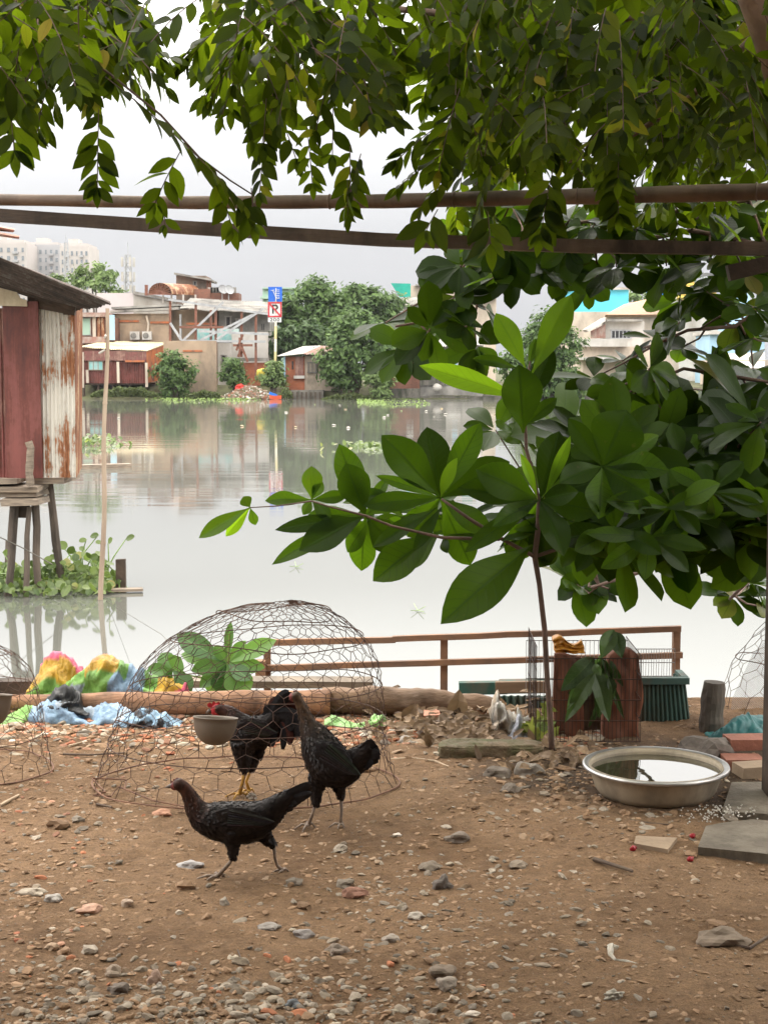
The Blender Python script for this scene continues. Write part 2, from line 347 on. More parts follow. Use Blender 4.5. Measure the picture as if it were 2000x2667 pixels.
M_roof_dark = rustmat('dark_roof_sheet', (.13, .115, .10), (.075, .05, .04), .6, (.03, .022, .018), .2)
M_roof_pale = mat('pale_yellow_sheet', (.62, .56, .38), (.5, .44, .28), .8, stain=(.3, .22, .14), stain_scale=.7, bump=.1)
M_roof_red = mat('faded_red_roof', (.34, .15, .11), (.25, .17, .14), 1.0, stain=(.38, .33, .29), bump=.1)
M_brick_orange = brickmat('orange_brick', (.42, .12, .05), (.33, .09, .04), (.30, .16, .10), 2.2)
M_brick_brown = brickmat('weathered_brick', (.26, .10, .06), (.20, .08, .05), (.15, .11, .09), 2.2)
M_rust_steel = mat('rusty_steel', (.24, .10, .065), (.14, .06, .04), 3, bump=0)
M_grey_steel = mat('grey_steel', (.42, .43, .44), (.3, .3, .31), 2, rough=.5, bump=0)
M_teal = mat('teal_sheet', (.22, .46, .44), (.16, .36, .36), .6, stain=(.42, .45, .43), bump=0)
M_green_paint = mat('pale_green_paint', (.36, .50, .40), (.3, .43, .34), .5, bump=0)
M_netting = mat('green_netting', (.02, .36, .27), (.02, .28, .22), 1.5, bump=0)
M_cyan = mat('cyan_paint', (.10, .52, .66), (.08, .46, .6), .5, bump=0)
M_blue_pl = mat('blue_plastic', (.015, .17, .62), (.01, .12, .5), 1, rough=.4, bump=0)
M_lightblue = mat('light_blue_paint', (.38, .58, .72), (.32, .5, .64), .4, bump=0)
M_yellow_roof = mat('yellow_tiles', (.60, .46, .11), (.48, .36, .08), 2, bump=0)
M_orange = mat('orange_render', (.50, .155, .055), (.38, .12, .05), .9, stain=(.22, .1, .06), bump=.1)
M_wood_old = mat('old_grey_wood', (.30, .24, .18), (.14, .11, .085), 5, stretch=(1, 1, 7), bump=.5, bscale=20)
M_wood_dark = mat('dark_wet_wood', (.085, .058, .040), (.035, .025, .018), 6, stretch=(1, 1, 1), bump=.5, bscale=25)

# ------------------------------------------------------------------ buildings on the far bank
def pbox(mb, x0, x1, ytop, ybot, Y, depth, zbot=None):
    """box whose front face covers the photo rectangle at distance Y"""
    a = at(x0, ytop, Y); c = at(x1, ytop, Y); z0 = at(x0, ybot, Y).z if zbot is None else zbot
    mb.box(((a.x + c.x) / 2, Y + depth / 2, (a.z + z0) / 2), (c.x - a.x, depth, a.z - z0)); return mb
def window(parent, x0, y0, x1, y1, Y, frame=M_white, pane=M_glass_dark, bars=1, fw=.07):
    a = at(x0, y0, Y); c = at(x1, y1, Y); f = MB(); yy = Y - .04
    W = c.x - a.x; Hh = a.z - c.z; cx = (a.x + c.x) / 2; cz = (a.z + c.z) / 2
    for z in (a.z, c.z): f.box((cx, yy, z), (W + fw * 2, .1, fw))
    for x in (a.x, c.x): f.box((x, yy - .003, cz), (fw, .1, Hh - fw))
    for i in range(bars): f.box((a.x + W * (i + 1) / (bars + 1), yy, cz), (fw * .7, .06, Hh - fw))
    fo = emit(f, 'window', frame, parent)
    p = MB(); p.box((cx, yy + .02, cz), (W - fw, .03, Hh - fw)); emit(p, 'pane', pane, fo)
def corr_quad(mb, p00, p10, p01, p11, waves, amp, nseg=None, nv=2, sag=0):
    """sheet from p00-p10 (across the waves) to p01-p11; real corrugation and 2 mm of metal"""
    p00, p10, p01, p11 = map(Vector, (p00, p10, p01, p11)); nu = nseg or waves * 6
    nrm = (p10 - p00).cross(p01 - p00).normalized(); vs = []
    for s_ in (0, 1):
        for j in range(nv + 1):
            v = j / nv
            for i in range(nu + 1):
                u = i / nu; p = (p00 * (1 - u) + p10 * u) * (1 - v) + (p01 * (1 - u) + p11 * u) * v
                p = p + nrm * (math.sin(u * waves * 2 * math.pi) * amp + noise.noise(Vector((u * 5, v * 3, waves))) * sag - s_ * .004); vs.append(p)
    w_ = nu + 1; n = w_ * (nv + 1); fs = []
    for j in range(nv):
        for i in range(nu):
            q = (j * w_ + i, j * w_ + i + 1, (j + 1) * w_ + i + 1, (j + 1) * w_ + i); fs += [q, tuple(n + k for k in q[::-1])]
    for i in range(nu): fs += [(i, n + i, n + i + 1, i + 1), (nv * w_ + i, nv * w_ + i + 1, n + nv * w_ + i + 1, n + nv * w_ + i)]
    for j in range(nv): fs += [(j * w_, (j + 1) * w_, n + (j + 1) * w_, n + j * w_), (j * w_ + nu, n + j * w_ + nu, n + (j + 1) * w_ + nu, (j + 1) * w_ + nu)]
    mb.add(vs, fs)

GB = -1.6     # foot of what stands in the far shallows
# tall white flats far away
def flats(label, x0, x1, ytop, Y, m_, rows, cols, label_extra=None):
    a = at(x0, ytop, Y); c = at(x1, ytop, Y); r = thing('apartment_tower', label, 'apartment tower', ((a.x + c.x) / 2, Y, 0))
    mb = MB(); pbox(mb, x0, x1, ytop, 0, Y, 22, 0.0); wl = emit(mb, 'wall', m_, r)
    mb = MB(); mb.box(((a.x + c.x) / 2, Y + 11, a.z + .5), ((c.x - a.x) * .9, 20, 1.0)); mb.box((a.x * .6 + c.x * .4, Y + 8, a.z + 2.0), ((c.x - a.x) * .35, 8, 2.0)); emit(mb, 'roof', M_tower, r)
    W = c.x - a.x
    for i in range(rows):
        for k in range(cols):
            z = a.z - 3.0 - i * 3.3; x = a.x + W * (k + .5) / cols; sx = W / cols * (.42 if k % 3 else .3)
            mb = MB(); mb.box((x, Y - .08, z), (sx, .3, 1.7)); emit(mb, 'window', M_glass_pale, r)
    for k in (1, cols - 2):
        for i in range(rows): mb = MB(); mb.box((a.x + W * (k + .5) / cols, Y - .6, a.z - 4.1 - i * 3.3), (W / cols * .8, 1.2, .9)); emit(mb, 'balcony', M_tower2, r)
flats('pale white apartment tower cut off by the picture edge, above the dark shack roof', -60, 69, 631, 620, M_tower, 8, 7)
flats('greyish white tower in the middle of the far white flats', 71, 155, 637, 640, M_tower2, 8, 6)
flats('white apartment tower nearest the pale green tree', 157, 232, 640, 615, M_tower, 8, 6)

def lattice(name, label, x, ytop, ybot, Y, wb, wt_, panels=True):
    a = at(x, ytop, Y); bt = at(x, ybot, Y); zb = .2; hh = a.z; r = thing(name, label, 'radio mast', (a.x, Y, zb))
    def cor(z):
        f = (z - zb) / (hh - zb); w_ = (wb * (1 - f) + wt_ * f) / 2
        return [Vector((a.x + sx * w_, Y + sy * w_, z)) for sx, sy in ((-1, -1), (1, -1), (1, 1), (-1, 1))]
    f = MB(); n = 14; zz = [zb + (hh - zb) * i / n for i in range(n + 1)]
    for i in range(n):
        p, q = cor(zz[i]), cor(zz[i + 1])
        for k in range(4): f.bar(p[k], q[k], .22, .22); f.bar(p[k], q[(k + 1) % 4], .13, .13); f.bar(q[k], q[(k + 1) % 4], .12, .12)
    f.tube([(a.x, Y, hh), (a.x, Y, hh + 2.6)], .09, 5)
    emit(f, 'lattice_frame', M_grey_steel, r)
    if panels:
        for dz in (1.5, 4.6, 7.4):
            for k in range(4):
                an = k * math.pi / 2 + .5; mb = MB(); mb.box((a.x + math.cos(an) * 1.3, Y + math.sin(an) * 1.3, hh - dz), (.5, .35, 2.0)); emit(mb, 'antenna', M_white, r)
lattice('radio_mast', 'slim grey mobile phone mast behind the long pale wall', 334, 664, 761, 330, 2.4, 1.0)
lattice('radio_mast', 'thin faint lattice mast in front of the white flats', 173, 632, 760, 500, 3, 1.0, False)

# long pale pink building
r = thing('pale_house', 'long low pale pink wall under the phone mast', 'building', at(350, 800, 158).xy.to_3d())
mb = MB(); pbox(mb, *[A(600, 0)[0], A(825, 0)[0]], A(0, 505)[1], 0, 158, 10, .1); emit(mb, 'wall', M_pinkwhite, r)
mb = MB(); a0, a1 = at(*A(825, 510), 158), at(*A(1110, 565), 158)
mb.add([(a0.x, 158, .1), (a1.x, 158, .1), (a1.x, 158, a1.z), (a0.x, 158, a0.z), (a0.x, 168, .1), (a1.x, 168, .1), (a1.x, 168, a1.z), (a0.x, 168, a0.z)], [(0, 1, 2, 3), (5, 4, 7, 6), (3, 2, 6, 7), (1, 5, 6, 2), (4, 0, 3, 7)]); emit(mb, 'side_wall', M_white, r)
mb = MB(); mb.bar(a0 + Vector((0, -.1, .15)), a1 + Vector((0, -.1, .15)), .5, .25); emit(mb, 'roof_edge', M_wall_grey, r)
mb = MB(); mb.tube([at(*A(905, 520), 157), at(*A(905, 455), 157)], .18, 8); emit(mb, 'chimney', M_rust_steel, r)

# brown two-storey building
YB = 142
r = thing('brown_building', 'brown rendered two-storey building with two air conditioners', 'building', (at(380, 900, YB).x, YB, 0))
mb = MB(); pbox(mb, A(700, 0)[0], A(1050, 0)[0], A(0, 632)[1], 0, YB, 9, 0.1); emit(mb, 'wall', M_wall_brown, r)
mb = MB(); pbox(mb, A(1050, 0)[0], A(1345, 0)[0], A(0, 608)[1], 0, YB + 1.5, 8, 0.1); emit(mb, 'rear_wall', M_wall_brown, r)
mb = MB(); a0 = at(*A(690, 622), YB); a1 = at(*A(1110, 602), YB)
mb.bar(a0 + Vector((0, -.3, .0)), a1 + Vector((0, -.3, 0)), 1.0, .22); mb.bar(a0 + Vector((0, 4, .35)), a1 + Vector((0, 4, .35)), 8, .2); emit(mb, 'roof', M_wall_grey, r)
for (u0, u1, v) in ((735, 860, 672), (930, 1055, 680), (1150, 1330, 688), (1230, 1330, 712)):
    mb = MB(); pbox(mb, A(u0, 0)[0], A(u1, 0)[0], A(0, v)[1], A(0, v + 13)[1], YB - .12, .1); emit(mb, 'brick_band', M_orange, r)
for u in (835, 910):
    p = at(*A(u, 768), YB - .5); mb = MB(); mb.box(p, (.86, .4, .74)); ac = emit(mb, 'air_conditioner', M_white, r)
    mb = MB(); mb.lathe([(0.0, 0), (.1, .02), (.27, 0), (.28, -.05)], p + Vector((-.1, -.23, 0)), 16, axis=Matrix.Rotation(R(90), 3, 'X')); emit(mb, 'fan', M_wall_grey, ac)
mb = MB(); mb.tube([at(*A(912, 750), YB - .2), at(*A(918, 700), YB - .2), at(*A(905, 645), YB - .2)], .1, 6); emit(mb, 'pipe', M_cream, r)
mb = MB(); pbox(mb, A(1108, 0)[0], A(1120, 0)[0], A(0, 635)[1], A(0, 790)[1], YB - .3, .25); emit(mb, 'downpipe', M_grey_steel, r)

# annex with the green shutter
r = thing('brick_annex', 'narrow annex with a green shutter and red sheet roof', 'building', (at(250, 900, 139).x, 139, 0))
mb = MB(); pbox(mb, A(400, 0)[0], A(705, 0)[0], A(0, 655)[1], 0, 139, 6, 0.0); emit(mb, 'wall', M_brick_brown, r)
mb = MB(); pbox(mb, A(390, 0)[0], A(660, 0)[0], A(0, 625)[1], A(0, 652)[1], 138.4, 7.4); emit(mb, 'roof', M_roof_red, r)
window(r, *A(500, 660), *A(562, 765), 139, M_wall_grey, M_green_paint, 0)
for u, m_ in ((582, M_cream), (610, M_zinc_edge), (635, M_zinc_edge)):
    mb = MB(); pbox(mb, A(u - 10, 0)[0], A(u + 10, 0)[0], A(0, 655)[1], A(0, 800)[1], 138.8, .15); emit(mb, 'sheet_strip', m_, r)
mb = MB(); pbox(mb, A(670, 0)[0], A(706, 0)[0], A(0, 640)[1], A(0, 795)[1], 138.6, .3); emit(mb, 'door', M_lightblue, r)
mb = MB(); pbox(mb, A(500, 0)[0], A(650, 0)[0], A(0, 775)[1], A(0, 815)[1], 138.2, .7); emit(mb, 'awning', M_roof_red, r)

# maroon shed on the water
YS = 134
r = thing('stilt_shed', 'maroon sheet shed with pale yellow roof over the water', 'shed', (at(300, 1000, YS).x, YS, WATER_Z))
p = [at(*A(500, 838), YS), at(*A(905, 862), YS), at(*A(700, 800), YS + 6), at(*A(1035, 812), YS + 6)]
p[0] = at(*A(480, 840), YS)
mb = MB(); corr_quad(mb, p[0] + Vector((0, -.3, 0)), p[1] + Vector((.1, -.3, 0)), Vector((p[0].x + 1.3, YS + 6, p[2].z)), Vector((p[3].x, YS + 6, p[3].z)), 30, .035, sag=.08); emit(mb, 'roof', M_roof_pale, r)
mb = MB(); a0 = at(*A(515, 862), YS); a1 = at(*A(905, 872), YS); zb = at(*A(515, 1062), YS).z
corr_quad(mb, (a0.x, YS, zb), (a1.x, YS, zb), (a0.x, YS, a0.z), (a1.x, YS, a0.z - .15), 28, .03); emit(mb, 'wall', M_maroon, r)
mb = MB(); a2 = at(*A(1030, 815), YS + 6); corr_quad(mb, (a1.x, YS + .05, zb), (a2.x, YS + 6, zb + .4), (a1.x, YS + .05, a0.z - .1), (a2.x, YS + 6, a2.z - .1), 12, .03); emit(mb, 'side_wall', M_orange, r)
mb = MB(); pbox(mb, A(520, 0)[0], A(780, 0)[0], A(0, 862)[1], A(0, 922)[1], YS - .25, .12); pbox(mb, A(780, 0)[0], A(905, 0)[0], A(0, 868)[1], A(0, 920)[1], YS - .35, .12); emit(mb, 'upper_sheet', M_maroon_old, r)
mb = MB(); pbox(mb, A(775, 0)[0], A(895, 0)[0], A(0, 920)[1], A(0, 932)[1], YS - .45, .3); emit(mb, 'ledge', M_orange, r)
window(r, *A(550, 925), *A(638, 980), YS - .1, M_wood_old, M_teal, 2)
for u0, v0, u1, v1 in ((540, 980, 543, 1060), (730, 930, 733, 1060), (905, 935, 908, 1085), (512, 870, 514, 1090), (925, 960, 950, 1045)):
    mb = MB(); mb.bar(at(*A(u0, v0), YS - .3), at(*A(u1, v1), YS - .3), .22, .16); emit(mb, 'batten', M_cream if u0 != 925 else M_maroon, r)
for u in (520, 610, 700, 800, 900):
    q = at(*A(u, 1060), YS + .4); mb = MB(); mb.tube([(q.x, YS + .4, zb + .1), (q.x + ru(-.1, .1), YS + .4, GB)], .12, 6); emit(mb, 'stilt', M_wood_dark, r)
mb = MB(); mb.box(((a0.x + a1.x) / 2, YS + 2.6, zb - .05), (a1.x - a0.x, 5, .16)); emit(mb, 'floor', M_wood_dark, r)

# low brown wall at the water with the white wall and steel frame
YW = 135
r = thing('riverside_wall', 'tall bare brown wall standing at the water beside the maroon shed', 'wall', (at(500, 1000, YW).x, YW, WATER_Z))
mb = MB(); pbox(mb, A(1010, 0)[0], A(1335, 0)[0], A(0, 800)[1], 0, YW, .5, GB); emit(mb, 'wall', M_wall_brown, r)
mb = MB(); pbox(mb, A(1130, 0)[0], A(1250, 0)[0], A(0, 857)[1], A(0, 868)[1], YW - .08, .06); emit(mb, 'brick_band', M_orange, r)
r = thing('factory_building', 'mouldy long building behind a rusty steel frame, teal panel on it', 'building', (at(650, 900, 143).x, 143, 0))
mb = MB(); pbox(mb, A(1350, 0)[0], B(230, 0)[0] + 6, A(0, 600)[1], 0, 143, 10, .1); emit(mb, 'wall', M_wall_grey, r)
mb = MB(); q0 = at(*A(1110, 560), 141); q1 = at(*A(1690, 590), 141); corr_quad(mb, at(*A(1110, 600), 140.5), at(*A(1690, 632), 140.5), q0 + Vector((0, 8, .7)), q1 + Vector((0, 8, .7)), 60, .05, sag=.15); emit(mb, 'roof', M_wall_grey, r)
mb = MB(); pbox(mb, A(1210, 0)[0], A(1475, 0)[0], A(0, 725)[1], A(0, 800)[1], 139.5, .3); emit(mb, 'teal_panel', M_teal, r)
mb = MB(); pbox(mb, A(1345, 0)[0], A(1430, 0)[0], A(0, 815)[1], 0, 138.5, .5, -.4); emit(mb, 'white_panel', M_white, r)
mb = MB(); pbox(mb, A(1432, 0)[0], B(232, 0)[0], A(0, 745)[1], 0, 139, .5, -.3); emit(mb, 'lower_wall', M_white, r)
mb = MB(); pbox(mb, A(1420, 0)[0], B(235, 0)[0], A(0, 905)[1], A(0, 925)[1], 137, 1.2); emit(mb, 'ledge', M_wall_grey, r)
mb = MB(); pbox(mb, A(1470, 0)[0], A(1640, 0)[0], A(0, 935)[1], 0, 137.2, .4, -.8); emit(mb, 'brick_base', M_brick_orange, r)
window(r, *A(1395, 650), *A(1425, 715), 143, M_white, M_glass_dark, 0, .12); window(r, *A(1460, 665), *A(1480, 692), 143, M_white, M_glass_dark, 0, .12); window(r, *B(190, 455), *B(212, 500), 143, M_wall_grey, M_glass_dark, 1, .1)
window(r, *A(1370, 890), *A(1395, 945), 138.5, M_wall_grey, M_glass_dark, 0, .1)
r = thing('steel_frame', 'rusty scaffold-like steel frame in front of the mouldy building', 'steel frame', (at(560, 1000, 137).x, 137, 0))
YF = 136.6
for u, v0, v1 in ((1052, 540, 800), (1210, 560, 800), (1303, 610, 800), (1333, 590, 1080), (1492, 620, 900), (1580, 640, 1040)):
    p0, p1 = at(*A(u, v0), YF), at(*A(u, v1), YF); mb = MB(); mb.bar(p0, Vector((p1.x, YF, p1.z if v1 > 850 else p1.z)), .2, .2); emit(mb, 'post', M_rust_steel, r)
for u0, v0, u1, v1, g_ in ((1040, 545, 1690, 640, 1), (1052, 690, 1120, 795, 1), (1130, 800, 1380, 560, 1), (1240, 795, 1560, 640, 1), (1110, 716, 1380, 716, 0), (1120, 800, 1640, 805, 1), (1340, 790, 1630, 600, 1), (1460, 860, 1500, 760, 0), (1470, 900, 1500, 820, 0), (1530, 930, 1490, 830, 0), (1440, 828, 1560, 828, 0), (1230, 740, 1659, 760, 1), (1480, 780, 1480, 900, 0)):
    mb = MB(); mb.bar(at(*A(u0, v0), YF - .25), at(*A(u1, v1), YF - .25), .16, .2); emit(mb, 'brace', M_grey_steel if g_ else M_rust_steel, r)

# rooftop structures
YR = 156
r = thing('brick_stairhouse', 'square brown brick stairhouse rising above the roofs', 'building', (at(500, 800, YR).x, YR, 0))
mb = MB(); pbox(mb, A(1088, 0)[0], A(1272, 0)[0], A(0, 398)[1], 0, YR, 5, .1); emit(mb, 'wall', mat('sooty_brick', (.27, .19, .145), (.17, .12, .095), .8, stain=(.10, .085, .07), stain_scale=.7, bump=0), r)
mb = MB(); q = at(*A(1080, 386), YR - .4); q1 = at(*A(1305, 425), YR - .4); mb.bar(q + Vector((0, 2.5, 0)), q1 + Vector((0, 2.5, 0)), 6.2, .18); emit(mb, 'roof', M_wall_grey, r)
window(r, *A(1196, 432), *A(1214, 458), YR, M_wall_grey, M_glass_dark, 0, .1)
for u in (1283, 1298): mb = MB(); mb.bar(at(*A(u, 425), YR), at(*A(u, 490), YR), .18, .18); emit(mb, 'post', M_rust_steel, r)
mb = MB(); pbox(mb, A(1200, 0)[0], A(1295, 0)[0], A(0, 480)[1], 0, YR - 2, 3, .1); pbox(mb, A(1295, 0)[0], A(1475, 0)[0], A(0, 505)[1], 0, YR - 1, 3, .1); emit(mb, 'parapet_wall', M_brick_brown, r)
mb = MB()
for k in range(9): q = at(*A(1300 + k * 18, 495), YR - .8); mb.box(q, (.5, .3, .8))
emit(mb, 'balustrade', M_wall_grey, r)
for u, v in ((1372, 488), (1412, 490)):
    q = at(*A(u, v), YR - 1.4); mb = MB(); mb.lathe([(.0, 0), (.22, .04), (.4, .12), (.5, .24)], q, 14, axis=Matrix.Rotation(R(50), 3, 'Y') @ Matrix.Rotation(R(50), 3, 'X')); mb.tube([q, q + Vector((0, 0, -.9))], .05, 5); emit(mb, 'satellite_dish', M_grey_steel, r)
r = thing('barrel_canopy', 'rounded rusty sheet canopy on thin posts over a flat roof', 'canopy', (at(450, 800, 152).x, 152, 0))
mb = MB(); c0 = at(*A(990, 512), 151); c1 = at(*A(1170, 520), 155); vs_ = []
rr = 1.15
for j in range(5):
    cc = c0.lerp(c1, j / 4)
    for i in range(13):
        an = math.pi * i / 12; vs_.append(cc + Vector((-math.cos(an) * rr * 1.0, 0, math.sin(an) * rr * .95)))
mb.add(vs_, [(j * 13 + i, j * 13 + i + 1, (j + 1) * 13 + i + 1, (j + 1) * 13 + i) for j in range(4) for i in range(12)]); emit(mb, 'roof', M_zinc_edge, r)
mb = MB()
for k in range(0, 13):
    an = math.pi * k / 12; mb.bar(c0 + Vector((0, -.1, 0)), c0 + Vector((-math.cos(an) * rr, -.1, math.sin(an) * rr * .95)), .07, .07)
mb.bar(c0 + Vector((-rr, -.1, 0)), c0 + Vector((rr, -.1, 0)), .12, .12); emit(mb, 'arch_truss', M_rust_steel, r)
for u in (1008, 1060, 1132, 1208):
    mb = MB(); mb.bar(at(*A(u, 515), 152), at(*A(u, 570), 152), .16, .16); emit(mb, 'post', M_white, r)

# pale green block behind the sign
r = thing('green_building', 'pale green flat-roofed building behind the river sign', 'building', (at(720, 780, 170).x, 170, 0))
mb = MB(); pbox(mb, B(200, 0)[0], B(420, 0)[0], B(0, 240)[1], 0, 170, 8, .1); emit(mb, 'wall', M_green_paint, r)
mb = MB(); pbox(mb, B(185, 0)[0], B(235, 0)[0], B(0, 290)[1], B(0, 303)[1], 169.3, 1); pbox(mb, B(198, 0)[0], B(424, 0)[0], B(0, 234)[1], B(0, 242)[1], 169.5, 9); emit(mb, 'cornice', M_green_paint, r)

# orange hut with the red door panel
YH = 134.5
r = thing('brick_hut', 'small orange brick hut with grey side wall and tin roof', 'hut', (at(770, 1000, YH).x, YH, WATER_Z))
a0 = at(*B(340, 660), YH); a1 = at(*B(458, 655), YH); a2 = at(*B(690, 655), YH + .2); zb = at(*B(340, 868), YH).z
mb = MB(); mb.box(((a0.x + a1.x) / 2, YH + 2, (a0.z + zb) / 2), (a1.x - a0.x, 4, a0.z - zb)); emit(mb, 'wall', M_brick_orange, r)
mb = MB(); mb.box(((a1.x + a2.x) / 2, YH + 2.1, (a0.z + zb) / 2), (a2.x - a1.x, 4, a0.z - zb + .1)); emit(mb, 'side_wall', mat('hut_side_render', (.42, .34, .27), (.33, .27, .21), .7, stain=(.2, .17, .13), bump=0), r)
mb = MB(); pbox(mb, B(400, 0)[0], B(452, 0)[0], B(0, 660)[1], B(0, 778)[1], YH - .1, .12); emit(mb, 'door', M_maroon_old, r)
mb = MB(); pbox(mb, B(392, 0)[0], B(458, 0)[0], B(0, 778)[1], B(0, 796)[1], YH - .3, .3); emit(mb, 'door_sill', M_white, r)
mb = MB(); pbox(mb, B(380, 0)[0], B(390, 0)[0], B(0, 690)[1], B(0, 740)[1], YH - .06, .1); emit(mb, 'slit_window', M_glass_dark, r)
window(r, *B(482, 698), *B(530, 758), YH, M_wall_grey, mat('shutter_wood', (.3, .25, .2), (.2, .17, .14), 3, bump=0), 1, .1)
mb = MB(); e0 = at(*B(288, 658), YH - .8); e1 = at(*B(452, 642), YH - .8); e2 = at(*B(640, 655), YH - .6); k0 = at(*B(330, 640), YH + 3.5); k1 = at(*B(560, 600), YH + 3.5); k2 = at(*B(650, 605), YH + 3.5)
corr_quad(mb, e0, e1, (e0.x + 2, YH + 4, e0.z + .9), (k1.x, YH + 4, k1.z + .1), 14, .04); emit(mb, 'roof', M_white, r)
mb = MB(); corr_quad(mb, e1, e2, (k1.x, YH + 4, k1.z + .1), (k2.x + .6, YH + 4, k2.z), 16, .04, sag=.1); emit(mb, 'roof', M_roof_red, r)
mb = MB(); pbox(mb, B(330, 0)[0], B(340, 0)[0], B(0, 660)[1], B(0, 812)[1], YH - .1, .3); emit(mb, 'corner_post', M_lightblue, r)
r = thing('stone_embankment', 'low dark embankment wall under the orange hut', 'wall', (at(800, 1030, 132.6).x, 132.6, WATER_Z))
mb = MB(); pbox(mb, B(375, 0)[0], B(575, 0)[0], B(0, 868)[1], 0, 132.6, 2, GB); emit(mb, 'wall', M_wall_dark, r)
mb = MB()
for k in range(7): q = at(*B(385 + k * 28, 900), 132.4); mb.box((q.x, 132.52, -1.0), (.14, .1, 1.2))
emit(mb, 'buttress', M_wood_dark, r)

# brick house and grey house standing in the water
r = thing('brick_house', 'weathered dark red brick house wall behind the leaning shrub', 'house', (at(1040, 1000, 134).x, 134, WATER_Z))
mb = MB(); pbox(mb, B(930, 0)[0], B(1168, 0)[0], B(0, 640)[1], B(0, 862)[1], 134, 6); emit(mb, 'wall', M_brick_brown, r)
mb = MB(); pbox(mb, B(900, 0)[0], B(1172, 0)[0], B(0, 858)[1], 0, 133.6, 6, GB); emit(mb, 'plinth', M_wall_dark, r)
mb = MB(); e0 = at(*B(900, 655), 133.4); e1 = at(*B(1172, 640), 133.4); corr_quad(mb, e0, e1, e0 + Vector((.6, 7, 1.3)), e1 + Vector((0, 7, 1.3)), 26, .04, sag=.1); emit(mb, 'roof', M_roof_red, r)
q = at(*B(1108, 722), 133.8); mb = MB(); mb.box(q, (.6, .12, .5)); mb.add([q + Vector((-.4, -.07, .25)), q + Vector((.4, -.07, .25)), q + Vector((0, -.07, .62)), q + Vector((-.4, .06, .25)), q + Vector((.4, .06, .25)), q + Vector((0, .06, .62))], [(0, 1, 2), (5, 4, 3), (0, 2, 5, 3), (1, 4, 5, 2), (0, 3, 4, 1)]); pt = emit(mb, 'small_shrine', M_white, r)
mb = MB(); mb.box(q + Vector((.05, -.1, .02)), (.12, .08, .28)); emit(mb, 'niche', M_glass_dark, pt)
r = thing('grey_house', 'grey mouldy house on dark stilts at the water', 'house', (at(1170, 1000, 134).x, 134, WATER_Z))
mb = MB(); pbox(mb, B(1170, 0)[0], B(1560, 0)[0], B(0, 590)[1], B(0, 925)[1], 134.2, 7); emit(mb, 'wall', M_wall_grey, r)
mb = MB(); pbox(mb, B(1170, 0)[0], B(1330, 0)[0], B(0, 700)[1], B(0, 838)[1], 134.05, .3); emit(mb, 'dark_panel', M_wall_dark, r)
mb = MB(); pbox(mb, B(1168, 0)[0], B(1560, 0)[0], B(0, 905)[1], B(0, 940)[1], 133.7, 6); emit(mb, 'floor_beam', M_wall_dark, r)
mb = MB(); e0 = at(*B(1090, 600), 133); e1 = at(*B(1570, 590), 133); corr_quad(mb, e0, e1, e0 + Vector((0, 8, 1.2)), e1 + Vector((0, 8, 1.2)), 30, .04, sag=.1); emit(mb, 'roof', M_wall_grey, r)
window(r, *B(1366, 665), *B(1405, 715), 134.2, M_white, M_lightblue, 0, .1)
mb = MB(); pbox(mb, B(1330, 0)[0], B(1420, 0)[0], B(0, 790)[1], B(0, 835)[1], 134.1, .15); emit(mb, 'pale_panel', M_white, r)
for u in (1180, 1240, 1390, 1455, 1540):
    q = at(*B(u, 930), 134); mb = MB(); mb.box((q.x, 134, (q.z + GB) / 2), (.5, .5, q.z - GB)); emit(mb, 'stilt', M_wall_dark, r)
q = at(*B(1278, 850), 133.6); mb = MB(); mb.ico(q + Vector((0, 0, .0)), (.42, .3, .34), 2, .15); emit(mb, 'sack', M_white, None, 'round white sack on the ledge of the grey stilted house', 'sack', smooth=True)

# upper row: houses on the bank behind
r = thing('netted_rooftop_house', 'pale house with green netting around its roof terrace', 'house', (at(1130, 800, 165).x, 165, 0))
mb = MB(); pbox(mb, B(1070, 0)[0], B(1640, 0)[0], B(0, 300)[1], 0, 165, 9, .1); emit(mb, 'wall', M_cream, r)
mb = MB(); pbox(mb, B(1112, 0)[0], B(1520, 0)[0], B(0, 222)[1], B(0, 290)[1], 166, 6); emit(mb, 'roof_terrace', M_cream, r)
mb = MB(); pbox(mb, B(1105, 0)[0], B(1640, 0)[0], B(0, 290)[1], B(0, 300)[1], 164, 9); pbox(mb, B(1140, 0)[0], B(1525, 0)[0], B(0, 214)[1], B(0, 222)[1], 165, 8); emit(mb, 'roof_slab', M_wall_grey, r)
mb = MB(); q = [at(*B(990, 207), 163.5), at(*B(1112, 210), 163.5), at(*B(1112, 292), 163.5), at(*B(1045, 294), 163.5)]; mb.add(q + [v + Vector((0, .1, 0)) for v in q], [(0, 3, 2, 1), (4, 5, 6, 7), (0, 1, 5, 4), (1, 2, 6, 5), (2, 3, 7, 6), (3, 0, 4, 7)]); emit(mb, 'netting', M_netting, r)
mb = MB(); pbox(mb, B(1435, 0)[0], B(1500, 0)[0], B(0, 222)[1], B(0, 288)[1], 165.7, .2); emit(mb, 'netting', M_netting, r)
mb = MB(); q = at(*B(1225, 285), 164); mb.tube([q + Vector((-.75, 0, .3)), q + Vector((.75, 0, .3))], .34, 12); emit(mb, 'water_tank', M_white, r)
mb = MB(); pbox(mb, B(1385, 0)[0], B(1440, 0)[0], B(0, 370)[1], B(0, 412)[1], 164.8, .2); emit(mb, 'shutter', M_orange, r)
mb = MB(); pbox(mb, B(1385, 0)[0], B(1395, 0)[0], B(0, 290)[1], B(0, 560)[1], 164.6, .3); emit(mb, 'downpipe', M_white, r)
mb = MB(); e0 = at(*B(1040, 345), 160); e1 = at(*B(1240, 330), 160); corr_quad(mb, e0, e1, e0 + Vector((0, 4, .9)), e1 + Vector((0, 4, .9)), 20, .04); emit(mb, 'lower_roof', M_wall_grey, r)
